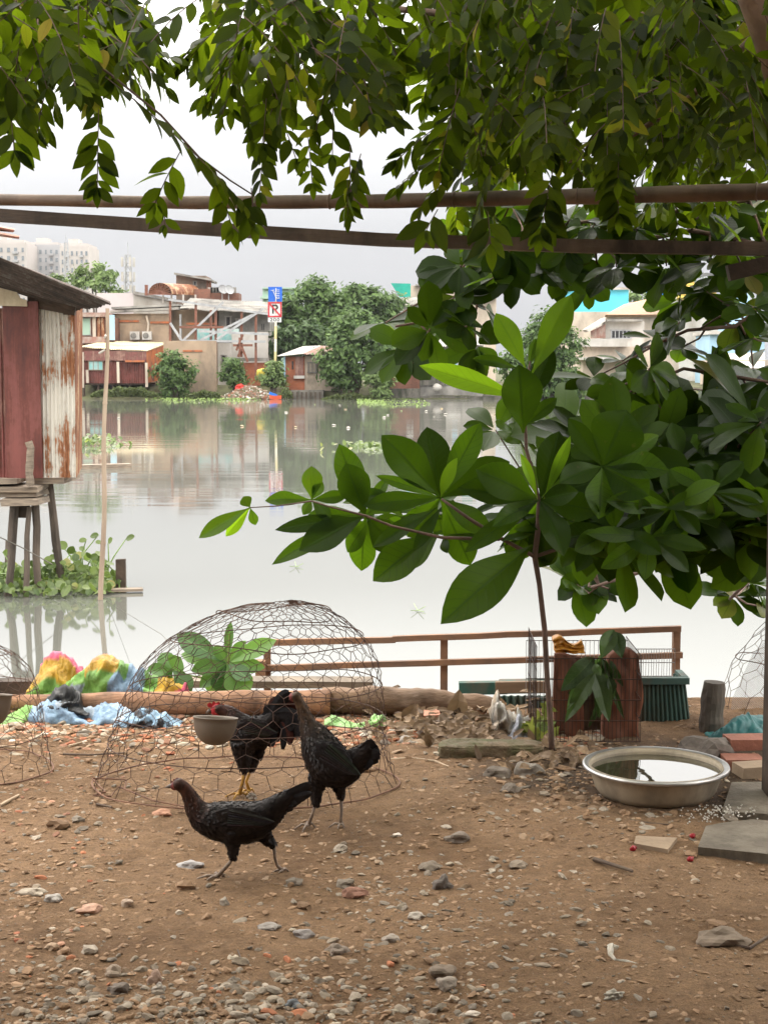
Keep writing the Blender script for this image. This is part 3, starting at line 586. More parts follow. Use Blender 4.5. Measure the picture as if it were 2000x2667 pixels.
mb = MB(); pbox(mb, B(1070, 0)[0], B(1235, 0)[0], B(0, 345)[1], 0, 160.3, 4, .1); emit(mb, 'lower_wall', M_wall_grey, r)

r = thing('cyan_house', 'bright cyan house wall glimpsed through the almond leaves', 'house', (at(1610, 800, 175).x, 175, 0))
mb = MB(); pbox(mb, C3(600, 0)[0], C3(905, 0)[0], C3(0, 318)[1], 0, 175, 8, .1); emit(mb, 'wall', M_cyan, r)
mb = MB(); pbox(mb, C3(590, 0)[0], C3(912, 0)[0], C3(0, 308)[1], C3(0, 320)[1], 174.5, 9); emit(mb, 'roof_slab', M_white, r)
r = thing('tiled_house', 'cream house with a shallow brown tiled roof and blue tank', 'house', (at(1640, 830, 168).x, 168, 0))
mb = MB(); pbox(mb, C3(560, 0)[0], C3(1180, 0)[0], C3(0, 440)[1], 0, 168, 8, .1); emit(mb, 'wall', M_cream, r)
mb = MB(); e = [at(*C3(780, 455), 167), at(*C3(1100, 455), 167), at(*C3(1000, 372), 171), at(*C3(880, 400), 171)]; e2 = [v + Vector((0, .5, -.25)) for v in e]; mb.add(e + e2, [(0, 1, 2, 3), (7, 6, 5, 4), (0, 4, 5, 1), (1, 5, 6, 2), (2, 6, 7, 3), (3, 7, 4, 0)]); emit(mb, 'roof', mat('brown_tiles', (.42, .27, .17), (.32, .2, .13), 3, bump=0), r)
q = at(*C3(1058, 415), 166); mb = MB(); mb.lathe([(0, 0), (1.15, 0), (1.15, 1.9), (1.0, 2.2), (.5, 2.4), (.5, 2.6), (0, 2.6)], q, 20); emit(mb, 'water_tank', M_blue_pl, r)
r = thing('white_house', 'white house with a barred window and low cream terrace', 'house', (at(1600, 900, 150).x, 150, 0))
mb = MB(); pbox(mb, C3(778, 0)[0], C3(990, 0)[0], C3(0, 492)[1], 0, 150, 7, .1); emit(mb, 'wall', M_white, r)
mb = MB(); pbox(mb, C3(790, 0)[0], C3(985, 0)[0], C3(0, 480)[1], C3(0, 492)[1], 149, 9); emit(mb, 'roof_slab', M_wall_grey, r)
window(r, *C3(812, 540), *C3(915, 584), 150, M_grey_steel, M_glass_dark, 4, .12)
mb = MB(); corr_quad(mb, at(*C3(700, 545), 149.5), at(*C3(780, 505), 149.5), at(*C3(700, 583), 149.3), at(*C3(780, 583), 149.3), 10, .05); emit(mb, 'striped_side', M_roof_red, r)
mb = MB(); pbox(mb, C3(640, 0)[0], C3(900, 0)[0], C3(0, 586)[1], C3(0, 628)[1], 146, 6); pbox(mb, C3(640, 0)[0], C3(1000, 0)[0], C3(0, 685)[1], C3(0, 700)[1], 145, 6); emit(mb, 'terrace_slab', M_white, r)
mb = MB(); pbox(mb, C3(660, 0)[0], C3(1100, 0)[0], C3(0, 628)[1], 0, 147, 6, GB); emit(mb, 'lower_wall', M_cream, r)
mb = MB(); q = [at(*C3(675, 535), 149), at(*C3(780, 470), 149), at(*C3(780, 490), 149), at(*C3(690, 548), 149)]; mb.add(q + [v + Vector((0, 3, 0)) for v in q], [(0, 3, 2, 1), (4, 5, 6, 7), (0, 1, 5, 4), (1, 2, 6, 5), (2, 3, 7, 6), (3, 0, 4, 7)]); emit(mb, 'lean_to_roof', M_white, r)
r = thing('yellow_roof_house', 'house with a yellow tiled roof high behind the leaves', 'house', (at(1810, 760, 190).x, 190, 0))
mb = MB(); pbox(mb, C3(1080, 0)[0], C3(1560, 0)[0], C3(0, 360)[1], 0, 190, 8, .1); emit(mb, 'wall', M_white, r)
mb = MB(); e = [at(*C3(1165, 365), 189), at(*C3(1385, 365), 189), at(*C3(1365, 285), 193), at(*C3(1180, 285), 193)]; e2 = [v + Vector((0, .4, -.25)) for v in e]; mb.add(e + e2, [(0, 1, 2, 3), (7, 6, 5, 4), (0, 4, 5, 1), (1, 5, 6, 2), (2, 6, 7, 3), (3, 7, 4, 0)])
for k in range(7):
    f = k / 6; mb.bar(e[0].lerp(e[3], f) + Vector((0, -.05, .1)), e[1].lerp(e[2], f) + Vector((0, -.05, .1)), .18, .12)
emit(mb, 'roof', M_yellow_roof, r)
r = thing('light_blue_house', 'light blue house wall between the dark leaf clusters', 'house', (at(1870, 880, 152).x, 152, 0))
mb = MB(); pbox(mb, C3(1345, 0)[0], C3(1640, 0)[0], C3(0, 560)[1], 0, 152, 7, 0.0); emit(mb, 'wall', M_lightblue, r)
mb = MB(); pbox(mb, C3(1340, 0)[0], C3(1660, 0)[0], C3(0, 545)[1], C3(0, 562)[1], 151.4, 8); emit(mb, 'roof_slab', M_white, r)
mb = MB(); pbox(mb, C3(1470, 0)[0], C3(1560, 0)[0], C3(0, 330)[1], 0, 160, 7, 0.0); emit(mb, 'upper_block', M_lightblue, r)
window(r, *C3(1555, 590), *C3(1590, 645), 152, M_white, M_teal, 0, .1)
r = thing('orange_house', 'cream house with an orange front at the water', 'house', (at(1910, 1000, 136).x, 136, WATER_Z))
mb = MB(); pbox(mb, C3(1380, 0)[0], C3(1800, 0)[0], C3(0, 700)[1], 0, 137, 7, GB); emit(mb, 'wall', M_cream, r)
mb = MB(); pbox(mb, C3(1385, 0)[0], C3(1512, 0)[0], C3(0, 792)[1], C3(0, 912)[1], 136.6, .3); emit(mb, 'front_panel', M_brick_orange, r)
mb = MB(); e = [at(*C3(1340, 740), 135.5), at(*C3(1640, 745), 135.5), at(*C3(1640, 660), 139), at(*C3(1420, 665), 139)]; e2 = [v + Vector((0, .3, -.2)) for v in e]; mb.add(e + e2, [(0, 1, 2, 3), (7, 6, 5, 4), (0, 4, 5, 1), (1, 5, 6, 2), (2, 6, 7, 3), (3, 7, 4, 0)]); emit(mb, 'roof', M_white, r)
mb = MB(); pbox(mb, C3(1530, 0)[0], C3(1640, 0)[0], C3(0, 775)[1], C3(0, 900)[1], 136.7, .2); emit(mb, 'window', M_glass_dark, r)
r = thing('quay_wall', 'dark mossy quay wall along the water at the far houses', 'wall', (at(1550, 1050, 132.5).x, 132.5, WATER_Z))
mb = MB(); pbox(mb, B(1560, 0)[0], 2300, 1030, 0, 133, 1, GB); emit(mb, 'wall', M_wall_dark, r)

# river sign
YG = 133.4
q0 = at(716, 940, YG)
r = thing('river_sign', 'waterway sign with a blue board over a crossed P board', 'sign', (q0.x, YG, -.1))
px_, py_ = at(716, 942, YG), at(719, 750, YG)
for k in range(8):
    f0, f1 = k / 8, (k + 1) / 8
    mb = MB(); a_ = Vector((px_.x, YG + .1, -.2)).lerp(Vector((py_.x, YG + .1, py_.z)), f0); b_ = Vector((px_.x, YG + .1, -.2)).lerp(Vector((py_.x, YG + .1, py_.z)), f1)
    mb.tube([a_, b_], .11, 10); emit(mb, 'pole', mat('pole_white', (.72, .70, .62), (.6, .57, .45), 2, bump=0) if k % 2 else mat('pole_yellow', (.62, .55, .30), (.5, .42, .2), 2, bump=0), r)
M_signwhite = mat('sign_white', (.80, .80, .79), (.7, .7, .69), 1, rough=.5, bump=0)
M_signred = mat('sign_red', (.50, .035, .05), (.42, .03, .045), 2, rough=.5, bump=0)
M_black = mat('sign_black', (.03, .03, .035), (.02, .02, .02), 2, rough=.6, bump=0)
M_signblue = mat('sign_blue', (.015, .12, .55), (.012, .1, .48), 1, rough=.5, bump=0)
def board(x0, y0, x1, y1, Y, m_, name, parent, d=.06):
    mb = MB(); pbox(mb, x0, x1, y0, y1, Y, d); return emit(mb, name, m_, parent)
bb = board(699, 747, 735, 785.5, YG, M_signblue, 'blue_board', r)
sb = MB(); L = lambda x, y: at(*B(x, y), YG - .03)
sb.bar(L(262, 250), L(284, 300), .10, .03); sb.bar(L(252, 252), L(272, 250), .12, .03); sb.bar(L(283, 304), L(304, 300), .10, .03)
for k in range(5): sb.bar(L(284, 250 + k * 11), L(304, 249 + k * 11), .08, .03)
for k in range(4): sb.bar(L(266 + k * 5, 264 + k * 11), L(276 + k * 5, 260 + k * 11), .07, .03)
emit(sb, 'pictogram', M_signwhite, bb)
pb = board(698, 786.5, 734, 826, YG, M_signwhite, 'no_mooring_board', r)
mb = MB(); a_, c_ = at(698, 786.5, YG - .02), at(734, 826, YG - .02); fw = .13
for z in (a_.z - fw / 2, c_.z + fw / 2): mb.box(((a_.x + c_.x) / 2, YG - .03, z), (c_.x - a_.x, .05, fw))
for x in (a_.x + fw / 2, c_.x - fw / 2): mb.box((x, YG - .035, (a_.z + c_.z) / 2), (fw, .05, a_.z - c_.z - 2 * fw))
mb.bar((a_.x + fw, YG - .09, a_.z - fw), (c_.x - fw, YG - .09, c_.z + fw), .03, .13, up=Vector((0, 0, 1))); emit(mb, 'red_border', M_signred, pb)
def text(s, x, y, size, Y, m_, parent, name='lettering', sx=1):
    cu = bpy.data.curves.new(name, 'FONT'); cu.body = s; cu.size = size; cu.extrude = .012; cu.offset = size * .008; cu.space_character = 1.15; cu.align_x = 'CENTER'; cu.align_y = 'CENTER'; cu.materials.append(m_)
    o0 = bpy.data.objects.new('t', cu); COL.objects.link(o0); me = bpy.data.meshes.new_from_object(o0.evaluated_get(bpy.context.evaluated_depsgraph_get())); bpy.data.objects.remove(o0); me.name = name
    o = bpy.data.objects.new(name, me); COL.objects.link(o); p = at(x, y, Y); o.parent = parent; o.matrix_parent_inverse = Matrix.Translation(-WL[parent]); o.location = p; o.rotation_euler = (R(90), 0, 0); o.scale = (sx, 1, 1); return o
text('P', 716, 806.5, 1.12, YG - .045, M_black, pb, sx=1.05)
nb = board(698.5, 827, 733, 839, YG, M_signwhite, 'distance_plate', r)
text('200', 716, 833, .40, YG - .02, M_black, nb, sx=1.3)

# ------------------------------------------------------------------ far trees
def farmat(name, a, b_): return leafmat(name, a, b_, tuple(min(1, x * 2.0) for x in b_), .25, .6, spec=.25)
F_mid = farmat('far_leaves_mid', (.055, .105, .033), (.125, .20, .062)); F_dark = farmat('far_leaves_dark', (.04, .078, .03), (.085, .14, .052))
F_pale = farmat('far_leaves_pale', (.10, .16, .055), (.20, .28, .10)); F_low = farmat('far_scrub', (.06, .085, .03), (.12, .15, .055))
M_bark_far = mat('far_bark', (.13, .10, .08), (.07, .055, .045), 3, bump=0)
def leafquad(mb, p, s_, nrm=None):
    n = Vector((ru(-1, 1), ru(-1, 1), ru(-.3, 1.2))) if nrm is None else nrm + Vector((ru(-1, 1), ru(-1, 1), ru(-1, 1))) * .7
    n.normalize(); x = n.orthogonal().normalized(); x = Matrix.Rotation(ru(0, 6.3), 3, n) @ x; y = n.cross(x); r_ = rnd()
    mb.add([p - x * s_, p - y * s_ * .45 + n * s_ * .12, p + x * s_, p + y * s_ * .45 + n * s_ * .12], [(0, 1, 2, 3)], luv=[(0, .5, r_)] * 4)
def fartree(name, label, lobes, Y, m_, n, s_=.32, depth=None, group=None, foot=None, trunk=True):
    """lobes are (photo x, photo y, rx, ry) ellipses; each gets twig clumps of leaf-sized faces"""
    cx = sum(l[0] for l in lobes) / len(lobes); fz = foot if foot is not None else .1
    base = at(cx, 1000, Y); r = thing(name, label, 'tree' if 'tree' in name else 'shrub', (base.x, Y, fz), group)
    mb = MB(); k_ = Y / 4000; tot = sum(l[2] * l[3] for l in lobes)
    for lx, ly, rx, ry in lobes:
        c = at(lx, ly, Y); nn = int(n * rx * ry / tot); nc = max(8, nn // 28)
        dd = (depth or rx * .9) * k_
        for _ in range(nc):
            v = Vector((ru(-1, 1), ru(-1, 1), ru(-1, 1)))
            while not .2 < v.length < 1: v = Vector((ru(-1, 1), ru(-1, 1), ru(-1, 1)))
            v = v.normalized() * (v.length ** .45) * (1 + .22 * noise.noise(v * 2.3 + Vector((lx, ly, 0)) * .1) * 2)
            cc = c + Vector((v.x * rx * k_, v.y * dd, v.z * ry * k_)); cs = ru(.5, 1.25) * s_ * 2.6
            for _ in range(28):
                o = Vector((random.gauss(0, .5), random.gauss(0, .5), random.gauss(0, .32))) * cs
                leafquad(mb, cc + o, s_ * ru(.55, 1.3), Vector((v.x, v.y, v.z + .6)))
    emit(mb, 'crown', m_, r)
    if trunk:
        t_ = MB(); low = max(lobes, key=lambda l: l[1])
        for lx, ly, rx, ry in lobes:
            c = at(lx, ly, Y); t_.tube([(base.x, Y, fz - .3), (base.x * .7 + c.x * .3, Y + .2, fz + (c.z - fz) * .35), c], [.28, .17, .05], 6)
        emit(t_, 'trunk', M_bark_far, r)
    return r
fartree('tree', 'light feathery tree beside the white flats', [(238, 700, 30, 18), (215, 728, 26, 18), (280, 720, 20, 24), (250, 745, 34, 18), (300, 762, 12, 10)], 175, F_pale, 1100, .36)
fartree('tree', 'pale low tree at the foot of the white flats', [(110, 745, 22, 25), (150, 735, 16, 16)], 220, F_pale, 700, .4)
fartree('tree', 'tall full tree just behind the river sign', [(815, 755, 38, 32), (790, 800, 62, 44), (858, 775, 32, 40), (835, 840, 60, 55), (740, 820, 30, 32), (780, 870, 50, 40), (870, 830, 40, 60)], 152, F_mid, 8200, .34)
fartree('tree', 'rounded tree filling the gap beyond the tall full tree', [(915, 780, 30, 30), (945, 765, 28, 22), (940, 800, 50, 35), (985, 790, 34, 34), (1020, 800, 34, 26), (980, 840, 46, 40)], 158, F_mid, 5200, .34)
fartree('tree', 'dense dark bushy tree low behind the river sign pole', [(770, 890, 44, 40), (735, 900, 26, 32), (810, 880, 34, 40)], 142, F_dark, 3600, .3)
fartree('tree', 'broad green tree overhanging the small orange hut', [(900, 890, 48, 45), (930, 850, 50, 40), (880, 950, 45, 40), (950, 930, 55, 45), (900, 985, 40, 26), (985, 900, 36, 45)], 133, F_mid, 7600, .27, foot=-.4)
fartree('leaning_shrub', 'small pale shrub leaning out over the water', [(975, 985, 26, 20), (1000, 1000, 24, 22), (990, 1025, 24, 16), (965, 975, 16, 12)], 131.5, F_pale, 1700, .2, foot=-.9)
fartree('shrub', 'round bush beside the tall bare brown wall', [(450, 935, 32, 24), (440, 975, 38, 30), (475, 970, 34, 34), (455, 1008, 44, 22)], 132.8, F_mid, 4600, .2, foot=-.8)
fartree('shrub', 'smaller round bush with a bare stem by the rubbish bank', [(605, 950, 24, 18), (600, 975, 30, 22), (618, 985, 24, 22)], 133, F_mid, 2400, .19, foot=-.7)
fartree('shrub', 'bright green bush at the foot of the river sign', [(710, 960, 22, 18), (700, 985, 26, 18), (724, 990, 18, 20)], 132.9, F_pale, 2000, .18, foot=-.6)
fartree('tree', 'large bushy tree between the grey house and white house', [(1430, 850, 50, 40), (1470, 900, 42, 50), (1400, 910, 55, 55), (1450, 970, 60, 50), (1400, 1010, 50, 30), (1490, 1010, 30, 28), (1340, 960, 40, 45)], 132, F_mid, 9000, .26, foot=-.7)
fartree('tree', 'far tree glimpsed above the cyan house', [(1650, 775, 20, 12), (1530, 790, 30, 16), (1700, 770, 14, 8)], 210, F_pale, 700, .35)
fartree('tree', 'green tree top beside the yellow tiled roof', [(1790, 722, 26, 18), (1880, 720, 44, 20), (1960, 730, 36, 26)], 205, F_mid, 1800, .35)
fartree('shrub', 'bush in front of the cream house, seen between almond branches', [(1700, 1000, 26, 34), (1730, 1020, 26, 24), (1650, 1020, 30, 20)], 133, F_mid, 1800, .2, foot=-.6)
# low scrub along the bank: nobody could count it
mb = MB()
for x0, x1, y0, y1, n in ((238, 410, 1000, 1032, 2200), (490, 575, 1012, 1036, 1400), (840, 985, 1018, 1046, 1800), (1000, 1100, 1035, 1048, 500), (730, 760, 1000, 1035, 300)):
    for _ in range(n):
        x = ru(x0, x1); f = (x - x0) / (x1 - x0); top = y1 - (y1 - y0) * (math.sin(f * math.pi) ** .5) * (.7 + .3 * noise.noise(Vector((x * .05, y0, 0)))); y = ru(top, y1)
        p = at(x, y, ru(130.6, 132.2)); p.z = max(p.z, -1.02); leafquad(mb, p, ru(.1, .24))
emit(mb, 'bank_scrub', F_low, kind='stuff', label='low green scrub along the far waterline')
M_weed = farmat('water_weed', (.13, .21, .05), (.24, .34, .1))
mb = MB()
for x0, x1, yc, n in ((430, 640, 1040, 700), (380, 430, 1036, 200), (930, 1000, 1048, 260), (600, 680, 1038, 250), (1000, 1120, 1052, 120)):
    for _ in range(n):
        p = onz(ru(x0, x1), yc + random.gauss(0, 3.2), WATER_Z); p.z = WATER_Z + ru(0, .16); leafquad(mb, p, ru(.06, .16), Vector((0, 0, 1)))
emit(mb, 'bank_weed', M_weed, kind='stuff', label='pale green floating weed along the far waterline')

# rubbish bank on the far shore
cols = [(.42, .36, .29), (.25, .18, .13), (.14, .10, .07), (.20, .14, .10), (.3, .14, .09), (.2, .17, .13), (.6, .57, .52), (.12, .13, .06)]
M_attr = mat_col('mixed_rubble', .8, .2, 20)
mb = MB()
for _ in range(900):
    x = random.gauss(652, 38); f = max(0, 1 - abs(x - 652) / 85)
    y = 1038 - ru(0, 1) * 34 * f; p = at(x, y, 132.2 - (y - 990) * .02)
    if x < 575 or x > 745: continue
    c = random.choice(cols); s = ru(.06, .2); mb.box(p, (s * ru(1, 3), s * 1.4, s * ru(.4, 1)), Matrix.Rotation(ru(-.8, .8), 3, (ru(-1, 1), ru(-1, 1), 1)), c)
emit(mb, 'rubble', M_attr, kind='stuff', label='bank of broken rubble and rubbish under the sign')
M_redp = mat('red_plastic', (.62, .05, .04), (.5, .04, .03), 2, rough=.5, bump=0)
mb = MB(); mb.ico(at(628, 1012, 132.3), (.52, .4, .34), 3, .3, 2.2); emit(mb, 'plastic_bag', M_redp, None, 'red plastic bundle on the far rubbish bank', 'bundle', smooth=True)
q = at(718, 1035, 130.2); r = thing('dinghy', 'small blue and orange dinghy drawn up at the rubbish bank', 'boat', (q.x, 130.2, WATER_Z))
def hull(mb, c, L, W, Hh, z0, z1):
    vs = []
    for i in range(9):
        f = i / 8; w_ = W * (math.sin(math.pi * (.08 + .86 * f)) ** .6) / 2; x = c.x + (f - .5) * L
        for (a, zz) in ((-1, z1), (-.8, z0), (.8, z0), (1, z1)): vs.append((x, c.y + a * w_, c.z + zz * Hh + (.12 * Hh * (2 * f - 1) ** 2)))
    mb.add(vs, [(i * 4 + k, i * 4 + k + 1, (i + 1) * 4 + k + 1, (i + 1) * 4 + k) for i in range(8) for k in range(3)] + [(0, 3, 2, 1), (32, 33, 34, 35)] + [(i * 4 + 3, i * 4, (i + 1) * 4, (i + 1) * 4 + 3) for i in range(8)])
c = Vector((q.x, 130.2, WATER_Z)); mb = MB(); hull(mb, c, 1.0, .6, .36, 0, .9); emit(mb, 'hull', mat('boat_orange', (.6, .1, .04), (.5, .08, .03), 2, bump=0), r)
mb = MB(); mb.box(c + Vector((-.2, .1, .44)), (.7, .45, .2), Matrix.Rotation(.35, 3, 'Y')); emit(mb, 'cover', M_blue_pl, r)
mb = MB(); q = at(683, 972, 133.2); mb.ico(q, (.5, .3, .4), 2, .2); emit(mb, 'plastic_bag', mat('yellow_plastic', (.65, .5, .08), (.5, .38, .06), 2, bump=0), None, 'yellow plastic bag beside the sign bush', 'bag', smooth=True)

# floating litter, one thing each
M_lit = [mat('litter_white', (.46, .44, .40), (.34, .32, .28), 3, bump=0), mat('litter_tan', (.5, .4, .26), (.35, .28, .18), 3, bump=0), mat('litter_green', (.33, .38, .18), (.26, .30, .14), 3, bump=0)]
spots = [(30, 1090), (130, 1142), (600, 905), (555, 1060), (631, 1111), (885, 1056), (905, 1133), (907, 1115), (985, 1061), (1001, 1088), (1010, 1082), (980, 1070), (1045, 1071), (1139, 1067), (1150, 1065), (1160, 1080), (1212, 1071), (1230, 1076), (1266, 1076), (1110, 1072), (1130, 1086), (790, 1061), (820, 1054), (690, 1058), (770, 1113), (745, 1075), (1220, 1061), (1390, 1063), (1420, 1066), (1460, 1078), (1500, 1088), (1405, 1072), (1350, 1068), (372, 1102), (310, 1090), (900, 1067), (1005, 1116), (1290, 1080), (1310, 1066), (640, 1040), (653, 1043), (668, 1046), (592, 1044), (475, 1346), (1300, 1070), (1340, 1076), (1230, 1090), (870, 1108), (470, 1070), (520, 1049)]
for i, (x, y) in enumerate(spots):
    if i % 5 in (1, 3): continue
    p = onz(x, y, WATER_Z); s = ru(.035, .085) * (1.0 if y < 1200 else .15); mi = 0 if rnd() < .6 else (1 if rnd() < .6 else 2)
    mb = MB(); mb.ico(p + Vector((0, 0, .03)), (s * ru(1, 1.8), s, s * .55), 1, .3); emit(mb, 'floating_litter', M_lit[mi], None, ['scrap of white litter floating on the river', 'scrap of tan litter floating on the river', 'scrap of green litter floating on the river'][mi], 'litter', 'litter floating on the river')

# ------------------------------------------------------------------ near shack on stilts
YK = 17.6
M_pale_board = mat('flaking_cream_board', (.62, .55, .40), (.5, .42, .28), 3, stain=(.28, .22, .15), bump=.2)
r = thing('stilt_shack', 'rusty sheet-metal shack on wooden stilts over the river', 'shack', (at(80, 1300, YK).x, YK, WATER_Z))
def K(x, y, Y=YK): return at(*A(x, y), Y)
def Kb(x, y, Y=YK): return at(*H4(x, y), Y)
tl, tr_ = K(175, 585), K(462, 618); bl, br = Kb(180, 218), Kb(440, 218)
mb = MB(); corr_quad(mb, (tl.x, YK, bl.z), (tr_.x - .02, YK, br.z), (tl.x, YK, tl.z + .1), (tr_.x, YK, tr_.z + .1), 11, .012, nv=6, sag=.015); emit(mb, 'wall', M_zinc, r, label='pale zinc wall streaked with orange rust')
mb = MB(); p0 = Kb(362, 218); p1 = Kb(468, 200, YK + .5); corr_quad(mb, (tr_.x - .02, YK + .02, br.z), (tr_.x - .27, YK + 1.6, br.z + .02), (tr_.x, YK + .02, tr_.z + .1), (tr_.x - .22, YK + 1.6, tr_.z + .12), 8, .012, nv=4); emit(mb, 'side_wall', M_zinc_edge, r)
lx = K(-300, 600).x; mxl = K(88, 600).x
mb = MB(); corr_quad(mb, (lx, YK - .05, bl.z), (mxl, YK - .05, bl.z), (lx, YK - .05, K(0, 600).z), (mxl, YK - .05, K(0, 600).z), 18, .012, nv=4); emit(mb, 'front_wall', M_maroon_old, r, label='maroon painted front wall')
mb = MB(); mb.bar((K(135, 0).x, YK - .09, bl.z), (K(128, 0).x, YK - .09, K(0, 560).z), .40, .05, up=Vector((0, 1, 0))); emit(mb, 'corner_board', M_maroon, r)
mb = MB(); vv = [K(-300, 440, YK - .14), K(-10, 470, YK - .14), K(105, 500, YK - .14), K(125, 535, YK - .14), K(165, 548, YK - .14), K(170, 588, YK - .14), K(-300, 575, YK - .14)]
mb.add(vv + [v + Vector((0, .03, 0)) for v in vv], [tuple(range(7)), tuple(range(13, 6, -1))] + [(i, (i + 7), (i + 1) % 7 + 7, (i + 1) % 7) for i in range(7)]); emit(mb, 'fascia_board', M_pale_board, r)
mb = MB(); n0 = K(-300, 160, 16.2); n1 = K(688, 573, 16.2); f0 = K(-300, 395, YK + .15); f1 = K(455, 612, YK + .15); corr_quad(mb, n0, f0, n1, f1, 14, .018, nseg=90, nv=10, sag=.03); emit(mb, 'roof', M_roof_dark, r)
for (u0, v0, u1, v1, YY) in ((-100, 305, 380, 470, 16.7), (20, 400, 400, 520, 17.1), (120, 500, 440, 590, 17.4)):
    mb = MB(); mb.bar(K(u0, v0 - 20, YY), K(u1 + 30, v1 + 5, YY), .07, .09); emit(mb, 'rafter', M_wood_dark, r)
mb = MB(); mb.bar(K(245, 520), K(245, 600), .25, .1); mb.bar(K(430, 585), K(430, 640), .12, .1); mb.bar(K(190, 560, YK - .02), K(470, 612, YK - .02), .08, .12); emit(mb, 'wall_plate', M_wood_dark, r)
mb = MB(); corr_quad(mb, K(-200, 60, 18.5), K(-200, 100, 20), K(92, 118, 18.5), K(80, 122, 20), 8, .02, nseg=60); corr_quad(mb, K(-200, 105, 18.4), K(-200, 120, 19.5), K(122, 162, 18.4), K(100, 160, 19.5), 8, .02, nseg=60); emit(mb, 'upper_roof', M_roof_red, r)
for (x0, x1, y0, y1, YY) in ((-200, 232, 272, 305, 17.35), (-200, 228, 308, 338, 17.4), (5, 230, 348, 392, 17.2), (-200, 110, 228, 262, 17.3)):
    a_, c_ = Kb(x0, y0, YY), Kb(x1, y1, YY); mb = MB(); mb.box(((a_.x + c_.x) / 2, YY + .3, (a_.z + c_.z) / 2), (c_.x - a_.x, .6, a_.z - c_.z), jit=.012); emit(mb, 'platform_board', M_wood_old, r)
mb = MB(); c_ = (bl + br) / 2; mb.box((c_.x - .05, YK + .5, bl.z - .04), (br.x - bl.x - .1, .95, .07)); emit(mb, 'floor', M_wood_old, r)
for (ux, uy, lx_, ly, rr, YY) in ((85, 395, 60, 900, .095, 17.5), (178, 395, 165, 900, .06, 17.4), (220, 340, 228, 900, .085, 17.7), (300, 235, 380, 900, .095, 18.1), (180, 0, 185, 270, .09, 17.3), (55, 600, 50, 900, .10, 18.6)):
    a_, c_ = Kb(ux, uy, YY), Kb(lx_, ly, YY); d = (c_ - a_).normalized(); c2 = c_ if ly < 500 else a_ + d * ((a_.z + 2.3) / -d.z)
    mb = MB(); n = 7; mb.tube([a_.lerp(c2, i / n) + Vector((ru(-.015, .015), 0, 0)) for i in range(n + 1)], [rr * .52 * ru(.88, 1.1) for _ in range(n + 1)], 9, jit=.06); emit(mb, 'stilt', M_wood_old if ly < 500 else mat('weathered_stilt', (.13, .10, .078), (.05, .04, .032), 7, stretch=(1, 1, .3), bump=.6), r)
mb = MB(); mb.bar(Kb(132, 390, 17.6), Kb(132, 460, 17.6), .18, .1); emit(mb, 'hanging_block', M_wood_dark, r)

# thin bamboo pole in the river
mb = MB(); a_, c_ = at(*A(665, 600), 17.2), onz(264, 1535, WATER_Z); c_ = at(266, 1535, 17.2); n = 12; pts = [a_.lerp(c_, i / n) + Vector((math.sin(i * .9) * .012, 0, 0)) for i in range(n + 1)]; pts.append(pts[-1] + (pts[-1] - pts[0]).normalized() * 1.0)
r = thing('bamboo_pole', 'thin tall bamboo pole standing in the river beside the shack', 'pole', (c_.x, 17.2, WATER_Z))
M_bamboo = mat('pale_bamboo', (.40, .31, .23), (.26, .19, .14), 5, stretch=(1, 1, .2), bump=.2)
mb.tube(pts, [.022 + .010 * i / 13 for i in range(14)], 8); emit(mb, 'shaft', M_bamboo, r)
M_rag = mat('rag', (.6, .56, .5), bump=0)
for mbp in (([at(*A(648, 770), 17.2), at(*A(660, 776), 17.2)], .03, 'tie'), ([at(*A(612, 878), 17.18), at(*A(650, 856), 17.18)], .012, 'peg')): mb = MB(); mb.tube(mbp[0], mbp[1], 6); emit(mb, mbp[2], M_rag, r)
for k in range(2, 12, 2): d = (pts[k + 1] - pts[k]).normalized(); mb = MB(); mb.tube([pts[k] - d * .012, pts[k] + d * .012], .027 + .0006 * k, 8); emit(mb, 'joint', M_bamboo, r)
# stake with plank
mb = MB(); p = onz(317, 1535, WATER_Z); mb.box(p + Vector((0, 0, 0)), (.11, .11, .72), jit=.01); emit(mb, 'stake', M_wood_dark, None, 'short dark stake standing in the water past the hyacinths', 'stake')
mb = MB(); mb.box(p + Vector((.04, -.25, .03)), (.5, .14, .03), Matrix.Rotation(.2, 3, 'Z')); emit(mb, 'plank', M_wood_old, None, 'small weathered plank floating beside the dark stake', 'plank')
mb = MB(); mb.tube([Kb(-40, 560, 16.5), Kb(150, 650, 17), Kb(320, 745, 17.2)], .006, 4); mb.tube([Kb(640, 960, 17.3), Kb(830, 1078, 14.0), at(*H4(980, 1168), 11.0), at(560, 1800, 7.6)], .0022, 4); emit(mb, 'mooring_line', M_wall_dark, None, 'thin grey line running from the hyacinths to the bank', 'line')
# half-sunk boards by the shack and floating plank
p0, p1 = onz(185, 1222, WATER_Z), onz(340, 1218, WATER_Z)
mb = MB(); mb.bar(p0 + Vector((0, 0, .05)), p1 + Vector((0, 0, .05)), .35, .12); emit(mb, 'plank', M_wood_old, None, 'long plank floating far out behind the shack corner', 'plank')

